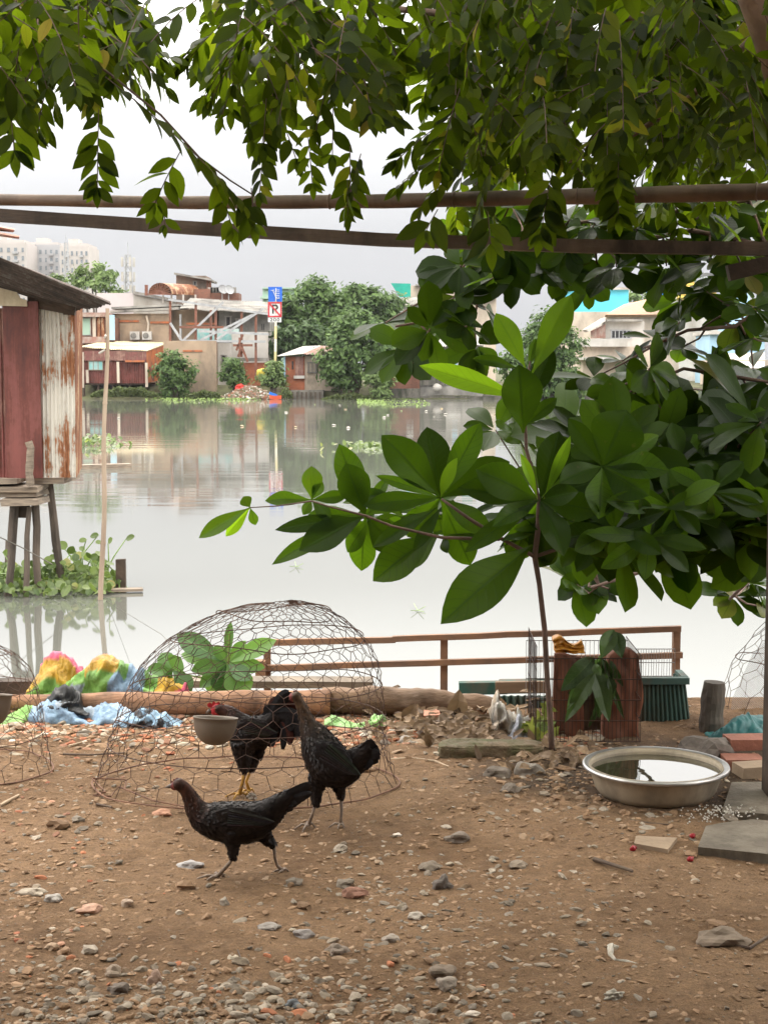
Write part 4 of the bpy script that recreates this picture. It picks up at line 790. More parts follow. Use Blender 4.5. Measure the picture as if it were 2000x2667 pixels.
# ------------------------------------------------------------------ water hyacinths
L_hya = leafmat('hyacinth_leaf', (.06, .11, .025), (.16, .21, .065), (.30, .44, .08), .3, .35, vein=.2, old=(.34, .28, .12))
M_stalk = mat('hyacinth_stalk', (.22, .33, .10), (.14, .2, .06), 8, rough=.5, bump=0)
def leaf(mb, base, tip, w_, nrm, nl=6, nw=2, shape='obovate', curl=.12, fold=.15, rv=None, wav=.0):
    """a thin leaf blade from base to tip; w_ its greatest width"""
    base, tip = Vector(base), Vector(tip); d = tip - base; L = d.length; d = d / L
    nrm = (nrm - d * nrm.dot(d)); nrm = nrm.normalized() if nrm.length > 1e-4 else d.orthogonal().normalized(); x = d.cross(nrm)
    rv = rnd() if rv is None else rv; vs = []; uv = []; ph = ru(0, 6)
    for i in range(nl + 1):
        v = i / nl
        if shape == 'obovate': p_ = math.sin(math.pi * min(1, v ** 1.45 * 1.0)) ** (.62 if nw == 2 else .85) * (1 if v < 1 else 0); p_ = max(p_, .05 if v < 1 else 0)
        elif shape == 'round': p_ = math.sqrt(max(0, 1 - (2 * v - 1.02) ** 2)); p_ = max(p_, .02)
        else: p_ = max(0, math.sin(math.pi * v ** .85)) ** .9
        bend = -curl * L * (v ** 2) + wav * L * math.sin(v * 9 + ph)
        for k in range(-nw, nw + 1):
            u = k / nw; h_ = abs(u) * w_ / 2 * p_
            vs.append(base + d * (L * v) + x * (u * w_ / 2 * p_) + nrm * (bend + curl * L * .5 * v + fold * h_ + wav * w_ * math.sin(v * 14 + u * 3 + ph) * abs(u))); uv.append((u, v, rv))
    W_ = 2 * nw + 1
    mb.add(vs, [(i * W_ + k, i * W_ + k + 1, (i + 1) * W_ + k + 1, (i + 1) * W_ + k) for i in range(nl) for k in range(2 * nw)], luv=uv)
plants = [(H4(540, 860), [(505, 598, 48), (575, 570, 55), (790, 583, 62), (540, 690, 46), (500, 650, 40), (600, 610, 38)], 0),
          (H4(420, 880), [(385, 630, 62), (480, 690, 60), (450, 672, 36), (360, 740, 60)], 0), (H4(300, 880), [(290, 730, 60), (335, 665, 36), (250, 790, 60), (330, 780, 60)], 0),
          (H4(640, 890), [(650, 805, 62), (700, 790, 40), (720, 850, 36), (670, 600, 46), (625, 600, 30)], 0), (H4(180, 890), [(130, 780, 60), (200, 790, 58), (170, 840, 56), (100, 830, 50)], 0),
          (H4(60, 890), [(30, 790, 66), (0, 750, 50), (80, 820, 60), (20, 840, 60)], 0), (H4(-60, 880), [(-60, 780, 60), (-20, 820, 60)], 0), (H4(480, 890), [(450, 830, 60), (520, 830, 60), (560, 800, 50), (430, 760, 56)], 0)]
for i, (b0, tips, _) in enumerate(plants):
    bp = onz(*b0, WATER_Z); bp.z = WATER_Z
    r = thing('water_hyacinth', ['hyacinth with the tallest leaves, round the bamboo pole', 'hyacinth just left of the bamboo pole clump, round upright leaf', 'hyacinth at the foot of the rightmost leaning stilt', 'hyacinth on the open-water side of the bamboo pole', 'hyacinth between the two thin stilts', 'hyacinth by the thick stilt at the picture edge', 'hyacinth cut off by the picture edge under the shack', 'low hyacinth in front of the round upright leaf'][i], 'water plant', bp, 'water hyacinths under the shack')
    lf = MB(); st = MB(); Yb = bp.y
    extra = [(b0[0] / .4295 + random.gauss(0, 66), (b0[1] - 1150) / .4295 + min(20, random.gauss(-70, 60)), ru(38, 62)) for _ in range(24)]
    for (u, v, s) in list(tips) + extra:
        Yt = Yb + ru(-.35, .35); c = at(*H4(u, v), Yt); c.z = max(c.z, WATER_Z + .03); s_m = s * .4295 * Yb / 4000
        up_ = Vector((ru(-.7, .7), ru(-1.1, -.3), ru(0, .8))); d = Vector((ru(-1, 1), ru(-.3, .3), ru(-.2, .9))).normalized()
        foot = bp + Vector((ru(-.25, .25), ru(-.2, .2), .0)); ctr = foot.lerp(c, .5) + Vector((0, 0, .06)); lb = c - d * s_m * .5
        st.tube([foot, ctr, lb], [.012, .009, .006], 5); leaf(lf, lb, c + d * s_m * .5, s_m * ru(.75, .95), up_, 5, 2, 'round', .1, .1)
    emit(lf, 'leaves', L_hya, r); emit(st, 'stalks', M_stalk, r)
mb = MB(); 
for _ in range(750):
    p = onz(ru(-60, 290), random.gauss(1532, 12), WATER_Z); d = Vector((ru(-1, 1), ru(-1, 1), ru(0, .3))).normalized() * ru(.03, .07); leaf(mb, p - d + Vector((0, 0, ru(.02, .12))), p + d + Vector((0, 0, ru(.03, .16))), ru(.05, .10), Vector((ru(-.5, .5), -.6, ru(.2, 1))), 4, 1, 'round')
emit(mb, 'floating_weed', L_hya, kind='stuff', label='mat of small floating weed below the shack')
for (x, y, lab, n) in ((232, 1160, 'small hyacinth mat floating behind the shack corner', 60), (963, 1165, 'small pale weed mat floating in mid river', 40)):
    c = onz(x, y, WATER_Z); mb = MB()
    for _ in range(n * 3):
        p = c + Vector((random.gauss(0, .55), random.gauss(0, 1.1), ru(0, .14))); 
        if x < 500: p.z += ru(0, .28) * max(0, 1 - abs(p.x - c.x))
        d = Vector((ru(-1, 1), ru(-1, 1), ru(0, 1))).normalized() * ru(.06, .13); leaf(mb, p - d, p + d, ru(.09, .16), Vector((ru(-.5, .5), -.4, 1)), 3, 1, 'round')
    emit(mb, 'floating_weed', L_hya, kind='stuff', label=lab)
for (x, y, lab) in ((1088, 1590, 'pale floating twig near the sapling'), (772, 1476, 'tiny floating twig in mid water')):
    c = onz(x, y, WATER_Z + .01); mb = MB()
    for k in range(4):
        a = k * 1.7 + .3; mb.tube([c, c + Vector((math.cos(a) * .09, math.sin(a) * .35, .03))], .004, 4)
    emit(mb, 'floating_twig', M_stalk, None, lab, 'twig')
# ------------------------------------------------------------------ shelter frame over the yard
M_pole = mat('weathered_bamboo', (.27, .19, .14), (.12, .08, .058), 5, stretch=(.12, 1, 1), bump=.4, bscale=20, rough=.6, stain=(.055, .038, .03), stain_scale=3)
M_beam = mat('weathered_beam', (.20, .15, .12), (.095, .068, .052), 6, stretch=(.10, 1, 1), bump=.5, bscale=20, stain=(.05, .038, .032), stain_scale=4)
def ycur(tab, Ytab, x): return at(x, interp(tab, x), interp(Ytab, x))
r = thing('bamboo_pole', 'round jointed bamboo pole, upper of the two crossing over the yard', 'pole', (0, 5.1, 2.2))
t1 = [(-80, 519), (0, 520), (500, 528), (1000, 524), (1500, 512), (2080, 497)]; Y1 = [(-80, 5.4), (2080, 4.7)]
mb = MB(); n = 40; pts = [ycur(t1, Y1, -80 + 2160 * i / n) for i in range(n + 1)]
mb.tube(pts, [(.0195 + .007 * i / n) * (1 + .03 * math.sin(i * 1.3)) for i in range(n + 1)], 16, jit=.015); emit(mb, 'culm', M_pole, r, smooth=True)
for x in (252, 560, 856, 1180, 1500, 1966):
    p = ycur(t1, Y1, x); q = ycur(t1, Y1, x + 6); rr = .0195 + .007 * x / 2000
    mb = MB(); mb.tube([p, p.lerp(q, .4), p.lerp(q, .6), q], [rr * 1.0, rr * 1.13, rr * 1.13, rr * 1.0], 16); emit(mb, 'joint', M_pole, r, smooth=True)
t2 = [(-80, 556), (0, 561), (500, 594), (1000, 625), (1500, 641), (2080, 650)]; Y2 = [(-80, 5.2), (2080, 4.9)]
mb = MB(); n = 30; vs_ = []
for i in range(n + 1):
    p = ycur(t2, Y2, -80 + 2160 * i / n); h_ = .0205 * (1 + .05 * noise.noise(Vector((i * .4, 0, 0))))
    for a, b_ in ((-1, -1), (1, -1), (1, 1), (-1, 1)): vs_.append(p + Vector((0, a * .022, b_ * h_)))
mb.add(vs_, [(i * 4 + k, i * 4 + (k + 1) % 4, (i + 1) * 4 + (k + 1) % 4, (i + 1) * 4 + k) for i in range(n) for k in range(4)] + [(3, 2, 1, 0), (n * 4, n * 4 + 1, n * 4 + 2, n * 4 + 3)])
emit(mb, 'wooden_beam', M_beam, None, 'long squared wooden beam, lower of the two crossing over the yard', 'beam')
mb = MB(); p = onz(2028, 2080); mb.box((p.x + .005, p.y, 1.25), (.12, .12, 2.6), jit=.006); emit(mb, 'post', M_wood_dark, None, 'dark wooden post at the edge beside the basin slabs', 'post')
mb = MB(); mb.bar(at(1895, 712, 4.9), at(2060, 672, 4.9), .04, .05); emit(mb, 'brace', M_wood_dark, None, 'short dark brace sticking out of the post under the beam', 'brace')

# unseen roof and walls added around the viewer to darken the near yard
r = thing('added_shelter', 'unseen sheet roof and walls added around the viewer to block light', 'added_shelter', (0, 0, 0))
mb = MB(); corr_quad(mb, (-4.2, 3.3, 2.62), (4.2, 3.3, 2.62), (-4.2, -3.2, 3.0), (4.2, -3.2, 3.0), 60, .012, nv=2); emit(mb, 'roof', M_roof_dark, r)
mb = MB(); mb.box((0, -3.1, 1.5), (8.2, .08, 3.0)); emit(mb, 'back_wall', M_wood_old, r)
for sx_ in (-1, 1): mb = MB(); mb.box((sx_ * 4.1, -.4, 1.4), (.08, 5.2, 2.9)); emit(mb, 'side_wall', M_wood_old, r)
for sx_ in (-1, 1): mb = MB(); mb.box((sx_ * 3.9, 3.1, 1.3), (.1, .1, 2.6)); emit(mb, 'post', M_wood_old, r)

# ------------------------------------------------------------------ loose stones and gravel
ROCK = []
for k in range(28):
    P, F = ICO[1 if k < 20 else 0]; sd = Vector((k * 7.3, k, 2)); pts = []
    for p in P:
        q = p.copy()
        for j in range(5):   # chop flat facets
            d = Vector((math.sin(k * 3.1 + j * 2.3), math.cos(k * 1.7 + j * 4.1), math.sin(k + j * 1.9))).normalized(); e = q.dot(d) - .62
            if e > 0: q -= d * e
        pts.append(q * (1 + .22 * noise.noise(p * 1.4 + sd)))
    ROCK.append((np.array([tuple(p) for p in pts]), F))
def rocks(mb, n, sampler, smin, smax, cols, flat=.55, power=2.2, elong=1.5):
    for _ in range(n):
        x, y = sampler(); s = smin + (smax - smin) * (rnd() ** power); V_, F = ROCK[random.randrange(20) if s > .006 else 20 + random.randrange(8)]
        a = ru(0, 6.28); ca, sa = math.cos(a), math.sin(a); tl_ = ru(-.3, .3)
        W = V_ * np.array([s * ru(.8, elong), s * ru(.7, 1.1), s * ru(flat * .6, flat * 1.3)])
        W = W @ np.array([[ca, sa, 0], [-sa, ca, 0], [0, 0, 1]]) @ np.array([[1, 0, tl_], [0, 1, 0], [-tl_, 0, 1]])
        W = W + np.array([x, y, gz(x, y) + s * ru(-.28, .16)])
        c = random.choice(cols); k = ru(.75, 1.2); mb.add(W.tolist(), F, tuple(v * k for v in c))
earth = [(.27, .168, .098), (.32, .205, .125), (.21, .13, .078), (.34, .235, .155), (.28, .175, .105)]
grey = [(.27, .215, .16), (.33, .275, .215), (.22, .18, .14), (.37, .31, .245), (.29, .235, .175), (.20, .165, .13)]
brick = [(.42, .17, .09), (.36, .14, .08), (.47, .26, .17), (.33, .17, .11)]
pale = [(.40, .34, .26), (.34, .28, .21), (.50, .45, .38)]
M_gravel = mat_col('yard_gravel', .9, .5, 120, .3, .2, .003)
mb = MB()
def uni(): y = ru(3.3, 7.3); return ru(-.27, .27) * y, y
rocks(mb, 7500, uni, .0012, .005, earth * 8 + grey * 2, .6, 1.6)
rocks(mb, 650, uni, .005, .014, earth * 7 + grey * 2 + brick[:1], .42, 2.6, 2.0)
rocks(mb, 8500, uni, .003, .013, earth, .42, 1.9, 1.7)
def near(): # gravel spread at the bottom
    while 1:
        y = 3.35 + abs(random.gauss(0, .30)); x = random.gauss(-.45, .45)
        if y < 4.6: return x, y
rocks(mb, 3800, near, .004, .019, grey * 4 + earth * 3 + pale[:2] + brick[:1], .6, 1.9, 1.5)
def leftp(): return ru(-1.5, -.85) + .0, ru(3.8, 6.3)
rocks(mb, 700, leftp, .004, .018, grey * 2 + earth * 2 + brick, .5, 2.0)
def midp(): return random.gauss(.22, .3), random.gauss(4.35, .45)
rocks(mb, 650, midp, .004, .017, grey * 3 + earth, .5, 1.9, 1.8)
def mid2(): return random.gauss(.75, .28), random.gauss(5.75, .35)
rocks(mb, 900, mid2, .004, .022, grey + earth * 3, .5, 2.0, 1.6)
emit(mb, 'gravel', M_gravel, kind='stuff', label='small gravel and grit strewn over the dirt')
mb = MB()
def band():
    y = 6.72 + random.gauss(0, .17) + .0; x = ru(-1.75, .55)
    return x, min(y, 7.2)
rocks(mb, 3000, band, .005, .026, brick * 4 + pale * 2 + earth * 2 + grey, .42, 1.8, 1.9)
def band2(): return ru(.2, .95), 6.55 + random.gauss(0, .16)
rocks(mb, 1000, band2, .006, .03, brick + pale * 2 + earth * 3 + grey, .4, 1.8, 1.9)
emit(mb, 'brick_rubble', M_gravel, kind='stuff', label='band of broken brick chips along the logs')
# named stones: photo x, y, width px, height px, colour, label
M_st = [mat_col('stone', .85, .5, 60, .35, .25, .004)]
def stone(x, y, wpx, hpx, c, name, label, cat='stone', flat=None, sub=2, amp=.28, group=None, depth=.8, rotz=None):
    g0 = sum(c) / 3; c = tuple((q * .6 + g0 * w9 * .4) * 1.05 for q, w9 in zip(c, (1.24, .98, .76))); p = onz(x, y + hpx * .35); k = p.y / 4000; mb = MB(); w_ = wpx * k / 2; h_ = hpx * k / 2 * 1.15
    mb.ico((p.x, p.y, gz(p.x, p.y) + h_ * .22), (w_, w_ * depth, h_), sub, amp, 1.3, Matrix.Rotation(ru(-.3, .3) if rotz is None else rotz, 3, 'Z'), c); return emit(mb, name, M_st[0], None, label, cat, group)
named = [(495, 2240, 66, 28, (.34, .36, .39), 'smooth blue-grey stone lying in front of the walking hen'), (1150, 2290, 50, 44, (.15, .13, .12), 'dark pointed stone standing up in mid yard'), (1190, 2172, 62, 32, (.2, .16, .13), 'rounded brown stone between the second hen and the basin'),
    (1120, 2240, 64, 28, (.21, .17, .13), 'broad low brown stone in mid yard'), (88, 2320, 66, 24, (.38, .33, .26), 'long tan slab of stone near the picture edge'), (140, 2338, 46, 22, (.33, .33, .32), 'flat light grey stone beside the long tan slab'),
    (925, 2318, 60, 30, (.30, .12, .075), 'worn red brick stone behind the gravel patch'), (230, 2362, 60, 22, (.52, .27, .18), 'flat salmon brick chip on the open dirt'), (425, 2110, 48, 20, (.52, .22, .12), 'orange brick chip beside the cage rim'),
    (330, 2350, 36, 22, (.42, .3, .22), 'small tan stone to the right of the salmon chip'), (585, 2348, 28, 26, (.34, .31, .26), 'small upright grey stone below the walking hen'), (700, 2412, 66, 20, (.26, .25, .24), 'flat dark grey stone at the top of the gravel patch'),
    (790, 2428, 54, 24, (.27, .26, .27), 'bluish slab of stone in the middle gravel'), (295, 2530, 46, 36, (.35, .27, .2), 'tan block of stone in the gravel heap'), (405, 2548, 44, 36, (.44, .28, .21), 'pinkish stone in the gravel heap'),
    (765, 2602, 42, 24, (.13, .18, .22), 'round slate-blue pebble near the bottom edge'), (415, 2575, 36, 26, (.36, .33, .29), 'pale stone just below the pinkish one'), (310, 2570, 60, 34, (.16, .13, .11), 'dark brown clod in the gravel heap'),
    (1375, 2008, 66, 42, (.27, .25, .22), 'pale angular rock at the foot of the sapling'), (1295, 2018, 70, 30, (.17, .14, .115), 'dark flat rock left of the pale angular rock'), (1330, 2060, 60, 26, (.19, .155, .125), 'brown rock in front of the mossy block'),
    (1845, 1948, 148, 84, (.15, .13, .12), 'big dark rounded rock right behind the basin'), (1150, 2530, 70, 34, (.2, .15, .11), 'brown humped stone at lower middle'), (1160, 2560, 60, 34, (.28, .24, .2), 'greyish stone below the brown humped one'),
    (1020, 2440, 46, 26, (.33, .29, .25), 'light grey stone left of the open brown dirt'), (1085, 2382, 44, 20, (.42, .39, .35), 'whitish oval pebble in the lower middle'), (1180, 2595, 30, 20, (.52, .42, .32), 'creamy egg-shaped pebble near the bottom'),
    (1230, 2632, 38, 12, (.62, .57, .5), 'flat white shell chip at the bottom edge'), (1035, 2166, 22, 10, (.7, .68, .63), 'tiny white chip right of the second hen'), (1406, 2640, 24, 14, (.45, .38, .3), 'small beige pebble at the bottom edge'),
    (1060, 1925, 50, 24, (.35, .33, .30), 'light grey rock at the end of the mossy block'), (1880, 2440, 130, 40, (.22, .165, .12), 'wide flat brown stone near the frame edge'), (880, 2470, 60, 30, (.24, .19, .15), 'brown stone in the middle of the gravel')]
for x, y, w_, h_, c, lab in named:
    stone(x, y, w_, h_, c, 'stone', lab)
for k in range(34):
    y = ru(4.0, 6.3); x = ru(-.24, .24) * y; q = ru(10, 24)
    mb = MB(); k_ = y / 4000; mb.ico((x, y, gz(x, y) + q * k_ * .25), (q * k_ * ru(.8, 1.4), q * k_, q * k_ * ru(.4, .6)), 1, .35, 1.4, Matrix.Rotation(ru(0, 6), 3, 'Z'), random.choice(grey + earth * 2))
    emit(mb, 'stone', M_st[0], None, 'small loose stone half sunk in the yard dirt', 'stone', 'loose small stones in the yard')

def prism(mb, poly, h, z=None, jit=0, col=None):
    ps = [onz(x, y) for x, y in poly]; n = len(ps); zz = gz(ps[0].x, ps[0].y) - .015 if z is None else z
    vs_ = [(p.x, p.y, zz) for p in ps] + [(p.x + ru(-jit, jit), p.y + ru(-jit, jit), zz + h + .015) for p in ps]
    mb.add(vs_, [tuple(range(n))[::-1], tuple(range(n, 2 * n))] + [(i, (i + 1) % n, (i + 1) % n + n, i + n) for i in range(n)], col); return mb
M_slab = mat('worn_concrete_slab', (.15, .12, .09), (.095, .078, .058), 5, stain=(.20, .17, .13), stain_scale=9, bump=.5, bscale=60)
mb = MB(); prism(mb, [(1816, 2228), (2140, 2262), (2120, 2168), (1960, 2156), (1882, 2164), (1836, 2172)][:], .028, jit=.004); emit(mb, 'paving_slab', M_slab, None, 'worn grey-brown slab nearest the camera by the post', 'slab')
mb = MB(); prism(mb, [(1880, 2128), (2100, 2140), (2100, 2048), (1905, 2050)], .022, jit=.004); emit(mb, 'paving_slab', M_slab, None, 'damp dark slab directly right of the basin', 'slab')
M_tan = mat('tan_tile', (.33, .24, .16), (.25, .18, .12), 8, bump=.4)
mb = MB(); prism(mb, [(1650, 2210), (1738, 2226), (1762, 2195), (1655, 2190)], .018); emit(mb, 'tile_piece', M_tan, None, 'broken tan tile lying in front of the basin', 'tile')
M_brk = mat('red_brick', (.33, .13, .085), (.22, .09, .06), 9, bump=.5)
for k, (x0, x1, yb, z0, lab) in enumerate(((1890, 1990, 2010, 0, 'red brick at the bottom of the small stack behind the slabs'), (1898, 2010, 1985, .045, 'red brick on top of the small stack behind the slabs'), (1925, 2040, 2030, 0, 'tan brick lying before the small brick stack'))):
    p0, p1 = onz(x0, yb), onz(x1, yb); mb = MB(); mb.box(((p0.x + p1.x) / 2, p0.y + .06, z0 + .025), (p1.x - p0.x, .11, .043), Matrix.Rotation(.1 * k, 3, 'Z'), jit=.003); emit(mb, 'brick', M_brk if k < 2 else M_tan, None, lab, 'brick')
M_moss = mat('mossy_stone', (.19, .13, .08), (.10, .075, .04), 7, stain=(.075, .075, .025), stain_scale=9, bump=.9, bscale=30, dist=.02)
p0, p1 = onz(1145, 1985), onz(1418, 1975); mb = MB(); P, F = ICO[4]; vs_ = []
for p in P:
    q = Vector([math.copysign(abs(c) ** .35, c) for c in p]); nn = noise.noise(q * 1.8) * .13 + noise.noise(q * 5) * .07
    vs_.append(Vector(((p0.x + p1.x) / 2 + q.x * (p1.x - p0.x) / 2 * (1 + nn * .3), 6.24 + q.y * .07 * (1 + nn), .028 + q.z * .034 * (1 + nn * 1.6))))
mb.add(vs_, F); emit(mb, 'mossy_block', M_moss, None, 'long mossy brown block lying left of the sapling stem', 'block', smooth=True)

# twigs and small things on the ground
M_twig = mat('pale_twig', (.50, .38, .26), (.34, .25, .17), 9, bump=.3); M_twigd = mat('dark_twig', (.14, .10, .07), (.09, .06, .045), 9, bump=.3)
def twig(pts, r_, m_, lab, name='twig', cat='twig'):
    mb = MB(); ps = [onz(x, y) + Vector((0, 0, r_ * .9 + .004)) for x, y in pts]; mb.tube(ps, [r_ * (1 - .5 * i / len(ps)) for i in range(len(ps))], 7, jit=.08); emit(mb, name, m_, None, lab, cat)
twig([C6(30, 722), C6(120, 716), C6(220, 728), C6(305, 765)], .007, M_twig, 'pale curved strip of bark between hen and mossy block', 'bark_strip', 'bark')
twig([C6(905, 1155), C6(960, 1172), C6(1072, 1207)], .008, M_twigd, 'flat brown bark sliver on the open dirt below the basin', 'bark_strip', 'bark')
twig([(1, 2105), (50, 2078)], .007, M_twig, 'short pale stick at the picture edge'); twig([C6(1060, 980), C6(1150, 995), C6(1230, 1000)], .004, M_twigd, 'thin dark twig just in front of the basin')
twig([H4(385, 1908), H4(540, 1912), H4(760, 1900)], .005, M_twigd, 'dark stick lying in the back of the wire cage'); twig([H4(420, 1860), H4(500, 1838)], .006, M_twig, 'short pale stick by the brick chips')
twig([H4(0, 1862), H4(130, 1870)], .006, M_twig, 'pale stick behind the half-seen cage'); twig([(252, 2100), (292, 2108)], .005, M_twigd, 'stubby twig left of the cage rim'); twig([(620, 2480), (634, 2520)], .0025, M_twigd, 'hair-thin twig in the gravel')
twig([(1870, 2462), (1950, 2478), (2010, 2440), (2040, 2400)], .006, M_twigd, 'root-like twig at the frame edge'); twig([(1150, 2010), (1250, 2030)], .004, M_twigd, 'thin twig near the dark flat rock')
M_dry = leafmat('dry_leaf', (.13, .08, .045), (.33, .22, .13), (.3, .2, .1), .15, .7)
M_bone = mat('bleached_shell', (.50, .46, .39), (.36, .32, .26), 14, bump=.5)
mb = MB(); pp = [onz(1590, 2472), onz(1588, 2495), onz(1602, 2508), onz(1630, 2512), onz(1660, 2520)]; mb.tube([p + Vector((0, 0, .008)) for p in pp], [.011, .008, .005, .005, .003], 7, jit=.2); mb.ico(onz(1602, 2476) + Vector((0, 0, .008)), (.010, .008, .009), 2, .3); emit(mb, 'dried_root', M_bone, None, 'bleached curled root scrap on the lower dirt', 'root')
mb = MB(); p = onz(1597, 2602); mb.ico(p + Vector((0, 0, .008)), (.024, .015, .013), 3, .35, 2); emit(mb, 'shell', M_bone, None, 'bleached white shell near the bottom edge', 'shell', smooth=True)
M_cherry = mat('red_berry', (.40, .02, .03), (.28, .012, .02), 5, rough=.35, bump=0)
for x, y, lab in ((1802, 2184, 'red berry lying against the near slab'), (1648, 2217, 'crushed red berry at the corner of the tan tile'), (1796, 2245, 'pinkish berry scrap below the slab corner')):
    p = onz(x, y); mb = MB(); mb.ico(p + Vector((0, 0, .009)), (.0105, .009, .0095), 2, .15); mb.ico(p + Vector((.008, .004, .012)), (.005, .005, .005), 1, .2); emit(mb, 'berry', M_cherry, None, lab, 'berry', smooth=True)
mb = MB()
for _ in range(150):
    p = onz(random.gauss(1875, 45), random.gauss(2132, 14)); mb.ico(p + Vector((0, 0, .026 if p.y < 5.45 else .006)), (ru(.002, .004),) * 3, 0, .3, col=(.6, .56, .5))
emit(mb, 'rice_grains', mat_col('grain', .8, 0), kind='stuff', label='spilled pale grain around the slabs')

# dry leaf litter round the log, blocks and sapling
mb = MB()
for _ in range(420):
    if rnd() < .75: x, y = random.gauss(1230, 110), random.gauss(1905, 26)
    else: x, y = random.gauss(1450, 60), random.gauss(1985, 22)
    p = onz(x, y); d = Vector((ru(-1, 1), ru(-.6, .6), ru(-.1, .55))).normalized() * ru(.02, .05); z = ru(.005, .05); leaf(mb, p + Vector((0, 0, z)) - d, p + Vector((0, 0, z)) + d, ru(.02, .045), Vector((ru(-.6, .6), -.7, 1)), 4, 1, 'lance', .3, .3, wav=.05)
emit(mb, 'dry_leaves', M_dry, kind='stuff', label='dry brown leaf litter by the log end')
for x, y, s, a, lab in ((C6(300, 490)[0], C6(0, 490)[1], 80, 1.3, 'curled dry leaf standing against the log end'), (C6(85, 520)[0], C6(0, 520)[1], 60, .9, 'broken wedge of bark leaning on the log'), (C6(400, 545)[0], C6(0, 545)[1], 52, .2, 'brown husk lying under the log end')):
    p = onz(x, y + s * .4); k_ = p.y / 4000; d = Vector((math.cos(a), .1, math.sin(a))) * s * k_ * .6; mb = MB(); leaf(mb, p + Vector((0, 0, .02)) - d * .2, p + Vector((0, 0, .02)) + d * 1.5, s * k_ * .7, Vector((.3, -1, .2)), 6, 2, 'lance', .3, .5, wav=.04); emit(mb, 'dry_leaf', M_dry, None, lab, 'leaf')
M_scrap = mat('dark_wood_scrap', (.17, .115, .075), (.075, .05, .035), 12, bump=.6, bscale=50)
for k in range(26):
    x, y = random.gauss(1170, 75), ru(1868, 1915); p = onz(x, y); mb = MB(); L_ = ru(.03, .10)
    mb.box((p.x, p.y, p.z + ru(.008, .03)), (L_, ru(.01, .03), ru(.006, .018)), Matrix.Rotation(ru(-.7, .7), 3, 'Y') @ Matrix.Rotation(ru(-1.2, 1.2), 3, 'Z'), jit=.003); emit(mb, 'wood_scrap', M_scrap, None, 'dark splinter of bark or wood lying below the rough log', 'wood scrap', 'wood scraps below the rough log')
mb = MB(); prism(mb, [(1103, 1890), (1146, 1888), (1143, 1872), (1104, 1874)], .05); emit(mb, 'pot_shard', mat('terracotta', (.52, .24, .15), (.42, .19, .12), 6, bump=.2), None, 'salmon terracotta shard before the log', 'shard')

# ------------------------------------------------------------------ logs, planks, fence
M_log = mat('debarked_log', (.46, .25, .14), (.25, .125, .07), 7, stretch=(.22, 1, 1), stain=(.12, .07, .045), stain_scale=4.5, bump=.9, bscale=24, dist=.02)
M_log2 = mat('bark_log', (.28, .175, .11), (.11, .07, .045), 7, stretch=(.4, 1, 1), bump=.9, bscale=20, dist=.02)
def log(name, tab, Y, m_, lab, seed=0, n=60, x0=0, x1=0, jag=.05):
    xs_ = [x0 + (x1 - x0) * i / n for i in range(n + 1)]; mb = MB(); pts = []; rd = []
    for x in xs_:
        yt = interp([(a, b) for a, b, c in tab], x); yb = interp([(a, c) for a, b, c in tab], x); Yq = Y(x) if callable(Y) else Y
        pts.append(at(x, (yt + yb) / 2, Yq)); rd.append((yb - yt) / 2 * Yq / 4000)
    o = len(mb.V); mb.tube(pts, rd, 20); 
    for i, v in enumerate(mb.V):
        v = Vector(v); c = pts[min(i // 20, n)]; k = 1 + noise.noise(v * 6 + Vector((seed, 0, 0))) * jag * 2 + noise.noise(v * 22) * jag * .8; mb.V[i] = tuple(c + (v - c) * k)
    return emit(mb, name, m_, None, lab, 'log', smooth=True)
log('log', [(-60, 1812, 1846), (0, 1810, 1848), (300, 1803, 1862), (700, 1797, 1864), (860, 1796, 1862)], 7.0, M_log, 'long smooth orange-brown log behind the cage', 1, x0=-60, x1=860, jag=.06)
log('log', [(840, 1794, 1858), (1000, 1788, 1866), (1150, 1792, 1872), (1240, 1806, 1880), (1285, 1825, 1882), (1296, 1845, 1876)], 7.08, M_log2, 'thicker rough-barked log lying right of the cage', 5, x0=840, x1=1296, jag=.16)
mb = MB(); mb.bar(at(425, 1775, 7.7), at(972, 1778, 7.7), .14, .035); emit(mb, 'plank', M_wood_old, None, 'grey plank lying behind the orange log', 'plank')
mb = MB(); mb.bar(at(-60, 1790, 7.45), at(180, 1786, 7.45), .10, .07); emit(mb, 'plank', M_wood_dark, None, 'dark reddish plank behind the striped sheet', 'plank')
M_rail = mat('fence_rail_wood', (.24, .15, .105), (.11, .07, .052), 6, stretch=(.15, 1, 1), stain=(.33, .17, .09), stain_scale=2, bump=.4)
YFn = 7.95
r = thing('wooden_fence', 'low two-rail wooden fence at the water edge', 'fence', (.2, YFn, -.3))
def rail(x0, y0, x1, y1, Y, h_, name='rail', d=.03):
    mb = MB(); a_, c_ = at(x0, y0, Y), at(x1, y1, Y); n = 10
    vs_ = []
    for i in range(n + 1):
        p = a_.lerp(c_, i / n) + Vector((0, 0, noise.noise(Vector((i * .6, x0, y0))) * .004))
        for s_, q in ((-1, -1), (1, -1), (1, 1), (-1, 1)): vs_.append(p + Vector((0, s_ * d / 2, q * h_ / 2 * (1 + .08 * noise.noise(Vector((i * 1.1, q, 3)))))))
    mb.add(vs_, [(i * 4 + k, i * 4 + (k + 1) % 4, (i + 1) * 4 + (k + 1) % 4, (i + 1) * 4 + k) for i in range(n) for k in range(4)] + [(3, 2, 1, 0), (n * 4, n * 4 + 1, n * 4 + 2, n * 4 + 3)]); emit(mb, name, M_rail, r)
rail(712, 1673, 1030, 1666, YFn - .035, .031); rail(1022, 1664, 1772, 1637, YFn - .036, .030); rail(668, 1740, 1776, 1706, YFn - .035, .030)
